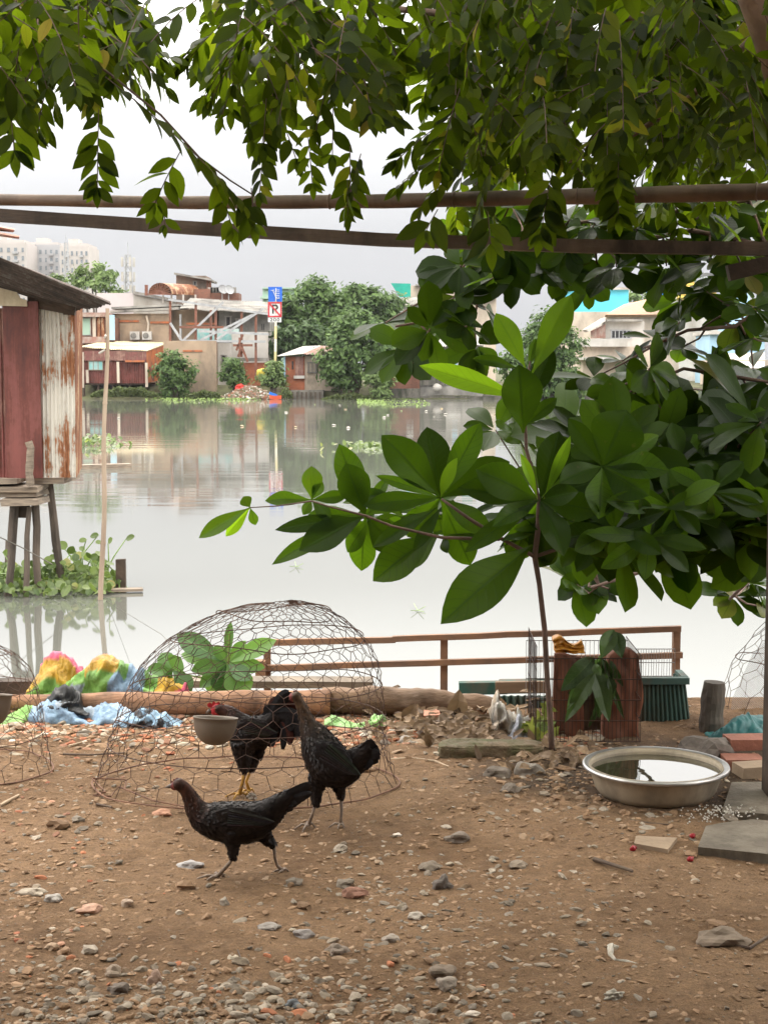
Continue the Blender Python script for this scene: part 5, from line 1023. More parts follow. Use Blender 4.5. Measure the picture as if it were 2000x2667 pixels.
for x, y0, w_ in ((696, 1682, .036), (1156, 1654, .036), (1761, 1632, .038)):
    a_ = at(x, y0, YFn); mb = MB(); mb.box((a_.x, YFn, (a_.z - .9) / 2), (w_, w_, a_.z + .9), jit=.002); emit(mb, 'post', M_rail, r)
mb = MB(); mb.box(at(679, 1742, YFn - .07), (.05, .06, .09)); emit(mb, 'block', M_rail, r)
M_greenp = mat('flaking_green_paint', (.055, .16, .13), (.035, .10, .085), 4, stain=(.16, .10, .07), stain_scale=5, bump=.3)
mb = MB(); mb.bar(at(1195, 1792, 7.5), at(1320, 1790, 7.5), .05, .06); mb.bar(at(1300, 1788, 7.52), at(1430, 1786, 7.52), .05, .065); emit(mb, 'painted_board', M_greenp, None, 'flaking green board lying behind the rough log', 'board')
mb = MB(); mb.bar(at(1290, 1790, 7.46), at(1425, 1788, 7.46), .03, .055); emit(mb, 'board', mat('brown_board', (.25, .16, .10), (.17, .11, .07), 5, stretch=(.2, 1, 1)), None, 'bare brown board lapped over the green board', 'board')
M_greens = mat('green_corrugated_plastic', (.065, .125, .105), (.045, .085, .072), 5, rough=.7, bump=.1, stain=(.085, .075, .055), stain_scale=8)
a_, c_ = at(1300, 1812, 7.25), at(1425, 1860, 7.25); mb = MB(); corr_quad(mb, (a_.x, 7.25, c_.z - .05), (c_.x, 7.25, c_.z - .05), (a_.x, 7.25, a_.z), (c_.x, 7.25, a_.z), 7, .012); emit(mb, 'corrugated_sheet', M_greens, None, 'low piece of green corrugated sheet left of the crate', 'sheet')
r = thing('green_bin', 'green corrugated bin behind the crate, right side', 'bin', (at(1728, 1900, 7.0).x, 7.0, 0))
a_, c_ = at(1664, 1772, 6.95), at(1790, 1905, 6.95); mb = MB(); corr_quad(mb, (a_.x, 6.95, -.05), (c_.x + .01, 6.95, -.05), (a_.x, 6.95, a_.z), (c_.x - .02, 6.95, a_.z), 11, .005); corr_quad(mb, (c_.x + .01, 6.96, -.05), (c_.x + .0, 7.12, -.05), (c_.x - .02, 6.96, a_.z), (c_.x - .03, 7.12, a_.z), 4, .010); emit(mb, 'wall', M_greens, r)
mb = MB(); mb.bar((a_.x - .01, 6.945, a_.z), (c_.x + .0, 6.945, a_.z), .035, .03, up=Vector((0, 0, 1))); mb.bar((c_.x - .015, 6.96, a_.z + .001), (c_.x - .015, 7.12, a_.z + .001), .03, .03); emit(mb, 'rim', M_greens, r)

# wire crate
M_wire = mat('rusty_wire', (.085, .045, .032), (.04, .025, .02), 12, rough=.7, bump=0, metal=.3); M_wirew = mat('galvanised_wire', (.42, .42, .44), (.3, .3, .31), 12, rough=.5, bump=0, metal=.5)
r = thing('wire_crate', 'tall rusty wire crate behind the sapling stem', 'crate', (at(1530, 1960, 6.45).x, 6.45, 0))
def panel(p0, p1, z0, z1, nv, nh, rv_, m_, name, zt2=None):
    mb = MB(); p0, p1 = Vector(p0), Vector(p1)
    for i in range(nv + 1):
        b_ = p0.lerp(p1, i / nv); zt = z1 + ((zt2 or z1) - z1) * i / nv; mb.tube([(b_.x, b_.y, z0), (b_.x + ru(-.002, .002), b_.y, (z0 + zt) / 2), (b_.x, b_.y, zt)], rv_, 4, cap=False)
    for j in range(nh + 1):
        f = j / nh; z = z0 + (z1 - z0) * f; zr = z0 + ((zt2 or z1) - z0) * f; mb.tube([(p0.x, p0.y - rv_ * 2, z), (p1.x, p1.y - rv_ * 2, zr)], rv_ * 1.5, 5, cap=False)
    emit(mb, name, m_, r)
L0, L1 = at(1395, 1960, 6.42), at(1666, 1940, 6.42); zt = at(1395, 1672, 6.42).z
panel((L0.x, 6.42, 0), (L1.x, 6.42, 0), .02, zt - .07, 26, 4, .0016, M_wire, 'front_panel')
panel((L0.x, 6.42, 0), (L0.x + .01, 6.9, 0), .02, zt - .02, 14, 4, .0013, M_wire, 'side_panel'); panel((L1.x, 6.42, 0), (L1.x + .01, 6.9, 0), .02, zt - .06, 14, 4, .0013, M_wire, 'side_panel')
panel((L0.x, 6.9, 0), (L1.x + .02, 6.9, 0), .02, at(1400, 1668, 6.9).z, 24, 4, .0014, M_wirew, 'back_panel')
r = thing('wire_rack', 'small pale wire rack hanging behind the green bin', 'rack', (at(1710, 1760, 7.5).x, 7.5, .2))
a_, c_ = at(1655, 1690, 7.5), at(1755, 1770, 7.5); panel((a_.x, 7.5, 0), (c_.x, 7.5, 0), c_.z - .05, a_.z, 15, 3, .0016, M_wirew, 'grid')
r2_ = r
# sheets, sacks and leaves inside the crate
def slab_px(x0, y0, x1, y1, Y, m_, name, lab, cat, th=.03, n=14, amp=.012, top=None, rd_=0):
    mb = MB(); a_, c_ = at(x0, y0, Y), at(x1, y1, Y); vs_ = []
    for s_ in (0, 1):
        for j in range(n + 1):
            for i in range(n + 1):
                u, v = i / n, j / n; z = c_.z + (a_.z - c_.z) * v; x = a_.x + (c_.x - a_.x) * u
                if top: z += top(u) * v * (a_.z - c_.z)
                x += (.5 - u) * (c_.x - a_.x) * rd_ * (v ** 4 + .35 * (1 - v) ** 3); z -= rd_ * .12 * (abs(2 * u - 1) ** 3) * v * (a_.z - c_.z)
                x += noise.noise(Vector((v * 3, x0 * .1, 0))) * amp; vs_.append((x, Y + s_ * th + noise.noise(Vector((u * 4, v * 5, x0))) * amp * 1.5, z))
    w_ = n + 1; N = w_ * w_; fs = []
    for j in range(n):
        for i in range(n): q = (j * w_ + i, j * w_ + i + 1, (j + 1) * w_ + i + 1, (j + 1) * w_ + i); fs += [q, tuple(N + k for k in q[::-1])]
    for i in range(n): fs += [(i, N + i, N + i + 1, i + 1), (n * w_ + i, n * w_ + i + 1, N + n * w_ + i + 1, N + n * w_ + i), (i * w_, (i + 1) * w_, N + (i + 1) * w_, N + i * w_), (i * w_ + n, N + i * w_ + n, N + (i + 1) * w_ + n, (i + 1) * w_ + n)]
    mb.add(vs_, fs); return emit(mb, name, m_, None, lab, cat, smooth=True)
M_redb = mat('reddish_board', (.25, .085, .04), (.15, .05, .028), 6, stretch=(1, 1, .3), bump=.3, stain=(.09, .045, .03), stain_scale=4)
slab_px(1443, 1700, 1520, 1925, 6.6, M_redb, 'leaning_board', 'narrow reddish board inside the crate under the yellow sack', 'board', .03, top=lambda u: -.05 * u, rd_=.12, amp=.012)
slab_px(1576, 1705, 1668, 1945, 6.56, M_redb, 'sack', 'tall rust-red sack standing at the crate side', 'sack', .09, amp=.02, top=lambda u: .06 * math.sin(u * 3.1), rd_=.2)
slab_px(1515, 1735, 1585, 1940, 6.72, mat('brown_sack', (.10, .065, .035), (.06, .04, .025), 6), 'sack', 'dark brown sack in the middle of the crate', 'sack', .06)
slab_px(1445, 1664, 1522, 1702, 6.66, mat('orange_plastic', (.62, .27, .03), (.45, .18, .02), 8, rough=.4, bump=.5, bscale=20), 'plastic_sack', 'crumpled orange-yellow sack on top of the crate boards', 'sack', .05, amp=.02, top=lambda u: .25 * math.sin(u * 7) - .3 * u)

# crumpled sheets: ridge profiles along the bank
def heap(name, prof, ybot, Y, depth, colf, m_, lab, cat, nx_=110, nt_=26, amp=.02, fr=9, seed=0, ridge=0):
    x0, x1 = prof[0][0], prof[-1][0]; vs_ = []; cs = []
    for i in range(nx_ + 1):
        x = x0 + (x1 - x0) * i / nx_; top = interp(prof, x); bz = at(x, interp(ybot, x) if isinstance(ybot, list) else ybot, Y - depth * .5).z; tz = at(x, top, Y).z; hh = max(.004, tz - bz)
        for j in range(nt_ + 1):
            a = math.pi * j / nt_; p = Vector((at(x, top, Y).x, Y - math.cos(a) * depth, bz + max(0, math.sin(a)) ** .8 * hh))
            q = Vector((p.x * fr, p.y * fr, p.z * fr * 1.3)) + Vector((seed, seed * 2, 0)); nn = (1 - abs(noise.noise(q)) * 3.6) * amp * 1.25 + noise.noise(q * 2.3) * amp * .25 + (1 - abs(noise.noise(q * 1.6 + Vector((5, 5, 5)))) * 2) * amp * .5 - abs(noise.noise(Vector((q.x * 3.2, q.y * 2, q.z * 4.5)))) * amp * .9
            e = max(0, math.sin(a)) ** .4 * min(1, hh / .05); p += Vector((noise.noise(q + Vector((9, 0, 0))) * amp, -math.cos(a) * nn * 1.3, math.sin(a) * nn)) * e; vs_.append(p); cs.append(colf(x + noise.noise(q * .7) * 28, j / nt_ + noise.noise(q * .8) * .15) if colf else (1, 1, 1))
    w_ = nt_ + 1; mb = MB(); mb.add(vs_, [(i * w_ + j, (i + 1) * w_ + j, (i + 1) * w_ + j + 1, i * w_ + j + 1) for i in range(nx_) for j in range(nt_)] + [tuple(range(w_)), tuple(nx_ * w_ + k for k in range(w_ - 1, -1, -1))], cs)
    mb.V = [tuple(Vector(v) + Vector((ru(-1, 1), ru(-1, 1), ru(-1, 1))) * .0012) for v in mb.V]; mb.F = [t_ for f in mb.F for t_ in (((f[0], f[1], f[2]), (f[0], f[2], f[3])) if len(f) == 4 and rnd() < .5 else (((f[0], f[1], f[3]), (f[1], f[2], f[3])) if len(f) == 4 else (f,)))]
    return emit(mb, name, m_, None, lab, cat, smooth=True)
PK, YE, GR, BL, OR, LG = (.58, .09, .17), (.46, .27, .025), (.17, .34, .07), (.22, .33, .46), (.54, .18, .03), (.25, .28, .33)
def cf1(x, t_):
    if x < 225:
        if t_ > (.40 if x > 120 else .5) and x > 98: return PK
        return YE if t_ > .17 else GR
    return YE
def cf2(x, t_):
    if x < 222: return GR if t_ > .26 else LG
    if x < 292: return OR if (x < 262 and t_ > .4) else (YE if t_ > .3 else GR)
    if x < 330: return GR if t_ > .30 else BL
    if x < 385: return BL
    if x < 412: return GR
    if x < 468: return YE
    return PK
M_sheet = mat_col('striped_plastic_sheet', .5, .9, 26, .55, .35, .012)
heap('plastic_sheet', [(76, 1812), (92, 1778), (110, 1745), (124, 1722), (140, 1710), (160, 1712), (185, 1730), (205, 1750), (228, 1762), (240, 1800)], 1826, 7.32, .13, cf1, M_sheet, 'pink and yellow plastic sheet bunched in a mound behind the log', 'plastic sheet', nx_=90, amp=.022, seed=3)
heap('plastic_sheet', [(120, 1806), (160, 1788), (200, 1768), (230, 1748), (246, 1728), (268, 1716), (292, 1716), (314, 1722), (328, 1742), (350, 1744), (372, 1756), (392, 1772), (405, 1776), (430, 1774), (462, 1772), (484, 1784), (496, 1806)], 1824, 7.22, .10, cf2, M_sheet, 'many-coloured striped sheet trailing along the log, blue in the middle', 'plastic sheet', nx_=150, amp=.022, seed=11)
def cf3(x, t_): return GR if x < 78 else ((.24, .36, .50) if noise.noise(Vector((x * .03, t_ * 3, 0))) > -.25 else (.36, .43, .51))
heap('tarpaulin', [(8, 1872), (40, 1862), (80, 1850), (120, 1836), (160, 1836), (210, 1848), (240, 1856), (270, 1845), (300, 1846), (340, 1862), (368, 1876)], [(8, 1882), (368, 1890)], 6.88, .10, cf3, M_sheet, 'pale blue crumpled tarpaulin with a green end in front of the log', 'tarpaulin', nx_=130, amp=.02, fr=11, seed=21)
heap('tarpaulin', [(300, 1880), (350, 1868), (400, 1860), (440, 1868), (472, 1886)], 1892, 6.8, .07, lambda x, t_: (.30, .46, .62) if noise.noise(Vector((x * .05, t_ * 5, 2))) > 0 else (.03, .035, .045), M_sheet, 'blue and black crumpled sheet end under the cage edge', 'tarpaulin', nx_=60, amp=.03, fr=14, seed=5)
M_blackp = mat('black_plastic', (.012, .012, .013), (.008, .008, .009), 4, rough=.42, bump=.3, bscale=15, spec=.25)
heap('plastic_bag', [(98, 1852), (125, 1822), (150, 1802), (170, 1797), (195, 1812), (220, 1836), (240, 1856)], 1858, 6.92, .09, None, M_blackp, 'black plastic bag draped over the orange log', 'bag', nx_=50, amp=.02, fr=10, seed=8)
heap('plastic_sheet', [(845, 1878), (862, 1870), (890, 1876), (925, 1885), (955, 1886), (975, 1872), (995, 1870), (1006, 1884), (1004, 1904)], [(845, 1888), (950, 1902), (1005, 1908)], 6.78, .05, lambda x, t_: (.34, .62, .20) if t_ < .8 else (.45, .68, .3), M_sheet, 'lime green plastic strip beneath the log, seen through the cage', 'plastic sheet', nx_=60, amp=.02, fr=14, seed=31)
heap('cloth', [(1282, 1828), (1292, 1824), (1306, 1852), (1330, 1868), (1352, 1872), (1376, 1900), (1388, 1925)], [(1282, 1925), (1388, 1928)], 6.62, .06, lambda x, t_: (.60, .56, .50) if noise.noise(Vector((x * .06, t_ * 4, 1))) > -.1 else (.42, .33, .24), M_sheet, 'dirty white cloth heaped at the end of the rough log', 'cloth', nx_=50, amp=.04, fr=14, seed=41)
heap('plastic_bag', [(1318, 1905), (1335, 1884), (1352, 1880), (1368, 1895), (1372, 1925)], 1930, 6.55, .05, lambda x, t_: (.58, .60, .68), M_sheet, 'pale lilac plastic bag beside the white cloth', 'bag', nx_=30, amp=.025, fr=16, seed=44)
heap('tarpaulin', [(1850, 1930), (1880, 1898), (1920, 1884), (1970, 1886), (2060, 1884)], 1952, 6.5, .14, None, mat('teal_tarp', (.03, .15, .15), (.02, .10, .105), 5, rough=.5, bump=.4, bscale=14), 'dark teal tarpaulin bunched behind the bricks', 'tarpaulin', nx_=60, amp=.03, fr=8, seed=51)
M_greenleaf = leafmat('banana_scrap', (.16, .25, .05), (.40, .44, .10), (.5, .55, .1), .3, .45, vein=.2)
mb = MB()
for _ in range(22):
    a_ = at(random.gauss(1400, 18), random.gauss(1900, 24), ru(6.45, 6.6)); d = Vector((ru(-.4, 1), ru(-.2, .2), ru(-.3, 1))).normalized() * ru(.05, .12); leaf(mb, a_ - d * .5, a_ + d * .5, ru(.025, .05), Vector((ru(-.5, .5), -1, ru(0, .8))), 6, 1, 'lance', .2, .2)
emit(mb, 'leaf_scraps', M_greenleaf, None, 'yellow-green leaf scraps heaped at the crate corner', 'leaves')
M_hang = leafmat('hanging_leaf', (.025, .05, .015), (.07, .11, .03), (.14, .30, .05), .3, .45, vein=.3)
for (bs, tp, w_, lab) in ((((1598, 1640), (1565, 1712), 46, 'large drooping leaf hung over the crate top')), (((1600, 1645), (1618, 1712), 44, 'second drooping leaf beside the large one over the crate')), (((1548, 1712), (1462, 1800), 60, 'broad wilted leaf inside the crate')), (((1540, 1730), (1590, 1880), 54, 'long dark wilted leaf hanging down the crate middle')), (((1530, 1740), (1475, 1850), 30, 'narrow pale wilted leaf with a light rib'))):
    Yq = 6.38; mb = MB(); b0, t0 = at(*bs, Yq + .05), at(*tp, Yq - .02); leaf(mb, b0, t0, w_ * Yq / 4000, Vector((ru(-.3, .3), -1, .3)), 9, 3, 'lance', .15, .35, wav=.02); emit(mb, 'wilted_leaf', M_hang, None, lab, 'leaf')

mb = MB()
for k in range(16):
    b0 = at(ru(1530, 1590), ru(1700, 1790), ru(6.36, 6.5)); t0 = b0 + Vector((ru(-.14, .10), ru(-.05, .05), ru(-.22, -.04))); leaf(mb, b0, t0, ru(.03, .075), Vector((ru(-.6, .6), -1, ru(-.2, .5))), 8, 3, 'lance', ru(.1, .3), .4, wav=.03)
emit(mb, 'wilted_branch', M_hang, None, 'bunch of wilted dark leaves hanging in the crate middle', 'branch')
# stump
log_m = mat('stump_wood', (.13, .105, .085), (.06, .048, .038), 8, stretch=(1, 1, .2), bump=.9, bscale=25)
p = onz(1855, 1902); mb = MB(); n = 10; tp = at(1862, 1776, p.y).z
mb.tube([(p.x - .012 + .014 * i / n, p.y, -.08 + (tp + .08) * i / n) for i in range(n + 1)], [.052 * (1 + .05 * math.sin(i * 2)) for i in range(n)] + [.046], 14, jit=.06); emit(mb, 'stump', log_m, None, 'upright dark weathered post stump behind the basin', 'stump')

# ------------------------------------------------------------------ basin
bx, by_ = (1712 - 1000) / 4000 * 5.67 * 1.012, 5.67
M_alu = mat('dull_aluminium', (.46, .38, .28), (.38, .31, .22), 5, rough=.55, metal=.15, bump=.15, bscale=14, stain=(.20, .17, .13), stain_scale=5)
r = thing('metal_basin', 'wide round dented aluminium basin full of water', 'basin', (bx, by_, .004))
mb = MB(); mb.lathe([(0, .004), (.19, .004), (.212, .010), (.226, .03), (.238, .065), (.247, .10), (.250, .116), (.2485, .118), (.244, .10), (.235, .065), (.222, .03), (.208, .013), (0, .010)], (bx, by_, 0), 64, wob=.004); emit(mb, 'bowl', M_alu, r, smooth=True)
mb = MB(); mb.lathe([(.249, .112), (.262, .119), (.272, .119), (.2745, .113), (.2745, .107), (.270, .105), (.262, .112), (.250, .106)], (bx, by_, 0), 64, wob=.003)
emit(mb, 'rim', mat('worn_aluminium_rim', (.55, .54, .53), (.42, .40, .38), 6, rough=.33, metal=.85, bump=.1), r, smooth=True)
m, t, b = newmat('basin_water'); b.inputs['Base Color'].default_value = (.035, .032, .018, 1); b.inputs['Roughness'].default_value = .02; b.inputs['IOR'].default_value = 2.3
bumpn(t, b, noise_node(t, 7, 2).outputs[0], .12, .004)
mb = MB(); mb.lathe([(0, .094), (.2425, .094)], (bx, by_, 0), 64); emit(mb, 'basin_water', m, None, 'dark still water filling the aluminium basin', 'water')

# ------------------------------------------------------------------ wire cages
M_cagewire = mat('rusted_cage_wire', (.125, .068, .048), (.06, .038, .03), 20, rough=.8, bump=0); M_cagerim = mat('rusted_rim_wire', (.23, .12, .075), (.12, .065, .045), 20, rough=.8, bump=0)
def cage(name, lab, cx, cy, prof, shift, dfac, ncol, rows, wr, hoops, rimr=.0035, jit=.006, tilt=None, rim=True, bot=0):
    rt = thing(name, lab, 'cage', (cx, cy, 0)); zmax = prof[-1][1]; s0 = random.random() * 50
    tot = [0]
    for a, b_ in zip(prof, prof[1:]): tot.append(tot[-1] + math.hypot(b_[0] - a[0], b_[1] - a[1]))
    def P(th, f):
        d = f * tot[-1]; k = 0
        while k < len(tot) - 2 and d > tot[k + 1]: k += 1
        g_ = (d - tot[k]) / (tot[k + 1] - tot[k]); r_ = prof[k][0] + (prof[k + 1][0] - prof[k][0]) * g_; z = prof[k][1] + (prof[k + 1][1] - prof[k][1]) * g_
        w_ = 1 + .035 * noise.noise(Vector((math.cos(th) * 1.5 + s0, math.sin(th) * 1.5, z * 3)))
        v = Vector((math.cos(th) * r_ * w_ + shift * (z / zmax) ** 2, math.sin(th) * r_ * dfac * w_, z * (1 + .03 * math.sin(th * 2 + s0) * min(1, r_ / .3))))
        if tilt: v = tilt @ v
        return Vector((cx, cy, 0)) + v
    N = ncol * 2; nodes = {}
    for j in range(rows + 1):
        f0 = (j / rows) ** .92 * .985 + bot
        for i in range(N):
            zig = ((i + j) % 2 - .5) * .42 / rows if 0 < j < rows else 0
            th = 2 * math.pi * (i + ru(-.12, .12)) / N; nodes[i, j] = P(th, max(0, min(.995, f0 + zig))) + Vector((ru(-jit, jit), ru(-jit, jit), ru(-jit, jit) * .8)) * (1.1 - f0)
    mb = MB()
    for j in range(rows + 1):
        for i in range(N):
            a, b_ = nodes[i, j], nodes[(i + 1) % N, j]
            if j > 0: mb.tube([a, (a + b_) / 2 + Vector((0, 0, ru(-.002, .002))), b_], wr, 3, cap=False)
            if j < rows and (i + j) % 2 == 1: mb.tube([a, nodes[i, j + 1]], wr * 1.25, 3, cap=False)
    emit(mb, 'wire_mesh', M_cagewire, rt)
    for f in hoops:
        mb = MB(); mb.tube([P(2 * math.pi * k / 60, f) + Vector((0, 0, noise.noise(Vector((k * .13, f * 9, 0))) * .02)) for k in range(61)], wr * 1.7, 5, cap=False); emit(mb, 'hoop', M_cagewire, rt)
    if rim:
        mb = MB(); pts = []
        for k in range(81):
            th = 2 * math.pi * k / 80; v = P(th, 0); v.z = max(v.z, .012) + .012 * abs(noise.noise(Vector((k * .21, 2, 0)))); v += (v - Vector((cx, cy, v.z))).normalized() * .02 * noise.noise(Vector((math.cos(th) * 2.5, math.sin(th) * 2.5, 7))); pts.append(v)
        mb.tube(pts, rimr, 6, cap=False)
        emit(mb, 'base_rim', M_cagerim, rt)
    return rt
prof = [(.585, .012), (.555, .09), (.53, .18), (.505, .28), (.485, .38), (.455, .47), (.40, .55), (.31, .62), (.21, .675), (.11, .705), (.03, .712)]
cage('wire_cage', 'domed rusty wire cage over the black rooster', -.535, 5.80, prof, .13, .66, 37, 17, .00125, (.165, .27, .40, .62, .80), jit=.010)
mb = MB(); mb.tube([onz(*C5(-175, 860)) + Vector((0, 0, .012)), onz(*C5(-165, 830)) + Vector((0, 0, .03)), onz(240, 2040) + Vector((0, 0, .02)), onz(275, 2068) + Vector((0, 0, .008)), onz(245, 2078) + Vector((0, 0, .01)), onz(290, 2082) + Vector((0, 0, .012)), onz(310, 2062) + Vector((0, 0, .02)), onz(400, 2092) + Vector((0, 0, .01)), onz(490, 2108) + Vector((0, 0, .008)), onz(560, 2116) + Vector((0, 0, .008))], .0035, 6); emit(mb, 'bent_wire', M_cagerim, None, 'bent loose end of thick wire at the cage foot', 'wire')
prof2 = [(.40, .012), (.385, .10), (.365, .22), (.35, .33), (.32, .42), (.26, .48), (.15, .53), (.03, .545)]
cage('wire_cage', 'half-seen wire cage at the picture edge holding a bowl', -1.72, 6.0, prof2, .0, .8, 26, 13, .00115, (.2, .45, .7))
cage('wire_cage', 'tilted wire cage standing behind the teal tarpaulin', 1.98, 6.9, [(.44, .02), (.43, .12), (.40, .24), (.33, .36), (.24, .48), (.15, .58), (.04, .62)], .0, .8, 18, 9, .0013, (.3, .6), tilt=Matrix.Rotation(R(6), 3, 'Y'), rim=False)
mb = MB(); q = [at(1905, 1820, 7.15), at(1960, 1700, 7.15), at(2060, 1600, 7.15), at(2060, 1900, 7.15), at(1900, 1880, 7.15)]
m, t, b = newmat('pale_net'); c_ = t.nodes.new('ShaderNodeTexCoord'); wv = t.nodes.new('ShaderNodeTexWave'); wv.inputs['Scale'].default_value = 60; wv.bands_direction = 'DIAGONAL'; lk(t, c_.outputs['Object'], wv.inputs[0])
b.inputs['Base Color'].default_value = (.45, .45, .46, 1); al = t.nodes.new('ShaderNodeMapRange'); lk(t, wv.outputs[0], al.inputs[0]); al.inputs[1].default_value = .6; al.inputs[2].default_value = .75; al.inputs[3].default_value = .12; al.inputs[4].default_value = .75; lk(t, al.outputs[0], b.inputs['Alpha'])
mb.add(q, [(0, 1, 2, 3, 4)]); emit(mb, 'netting', m, None, 'pale fine netting hung behind the tilted cage', 'net')
# bowls hung on the cages
M_bowl = mat('grey_brown_enamel', (.17, .135, .10), (.13, .10, .078), 4, rough=.55, bump=.05)
def bowl(x, y, wpx, hpx, Y, lab):
    c = at(x, y, Y); k_ = Y / 4000; W = wpx * k_ / 2; Hh = hpx * k_; n = 8
    pr = [(W * math.sin(math.pi / 2 * i / n) ** .8, -Hh * math.cos(math.pi / 2 * i / n)) for i in range(n + 1)]; pr += [(W * 1.04, .002), (W * 1.03, .006), (W * .96, .002)] + [(a * .95, b_ * .94 + .001) for a, b_ in pr[::-1]]
    mb = MB(); mb.lathe(pr, c, 40, axis=Matrix.Rotation(R(-9), 3, 'X') @ Matrix.Rotation(R(3), 3, 'Y')); emit(mb, 'feeding_bowl', M_bowl, None, lab, 'bowl', smooth=True)
bowl(562, 1872, 116, 70, 5.36, 'grey-brown feeding bowl hung on the cage front below the rooster head')
bowl(-4, 1812, 72, 76, 5.62, 'dark feeding bowl hung in the half-seen cage')

# ------------------------------------------------------------------ hens and rooster
def featmat(name, dark, sheen, rough=.48):
    m, t, b = newmat(name); a = t.nodes.new('ShaderNodeAttribute'); a.attribute_name = 'Col'; n = noise_node(t, 70, 4, (1, 1, 1)); g_ = rampn(t, n.outputs[0], [(.3, (.55,) * 3), (.7, (1.5,) * 3)])
    lk(t, mixc(t, 1.0, a.outputs['Color'], g_.outputs[0], 'MULTIPLY'), b.inputs['Base Color']); b.inputs['Roughness'].default_value = rough; b.inputs['Specular IOR Level'].default_value = .22
    b.inputs['Sheen Weight'].default_value = .0; b.inputs['Sheen Roughness'].default_value = .5; bumpn(t, b, noise_node(t, 140, 3).outputs[0], .5, .002); return m
M_feather = featmat('black_feathers', 0, 0)
M_leg = mat('grey_horn_leg', (.30, .23, .175), (.19, .14, .11), 60, rough=.6, bump=.5, bscale=300, dist=.001); M_legy = mat('yellow_leg', (.46, .26, .05), (.36, .18, .03), 60, rough=.55, bump=.5, bscale=300, dist=.001)
M_comb = mat('red_comb', (.42, .022, .03), (.26, .012, .018), 40, rough=.5, bump=.4, bscale=160, dist=.001); M_face = mat('dull_red_face', (.22, .05, .045), (.12, .03, .028), 60, rough=.6, bump=.4, bscale=200, dist=.001)
M_beak = mat('dark_beak', (.12, .09, .07), (.07, .05, .04), 30, rough=.4, bump=0); M_eye = mat('eye', (.02, .01, .008), (.25, .08, .02), 80, rough=.1, bump=0)
def ribbon(mb, pts, ws, Y, col, nr=Vector((0, -1, 0)), tip=True):
    vs_ = []; n = len(pts)
    for i, p in enumerate(pts):
        d = (pts[min(i + 1, n - 1)] - pts[max(i - 1, 0)]).normalized(); x = d.cross(nr).normalized()
        for k in (-1, 0, 1): vs_.append(p + x * ws[i] * k * .5 + nr * (.0035 if k == 0 else 0))
    mb.add(vs_, [(i * 3 + k, i * 3 + k + 1, (i + 1) * 3 + k + 1, (i + 1) * 3 + k) for i in range(n - 1) for k in (0, 1)], col)
def bez(a, b_, c, n): return [a * (1 - t_) ** 2 + b_ * 2 * t_ * (1 - t_) + c * t_ ** 2 for t_ in [i / n for i in range(n + 1)]]
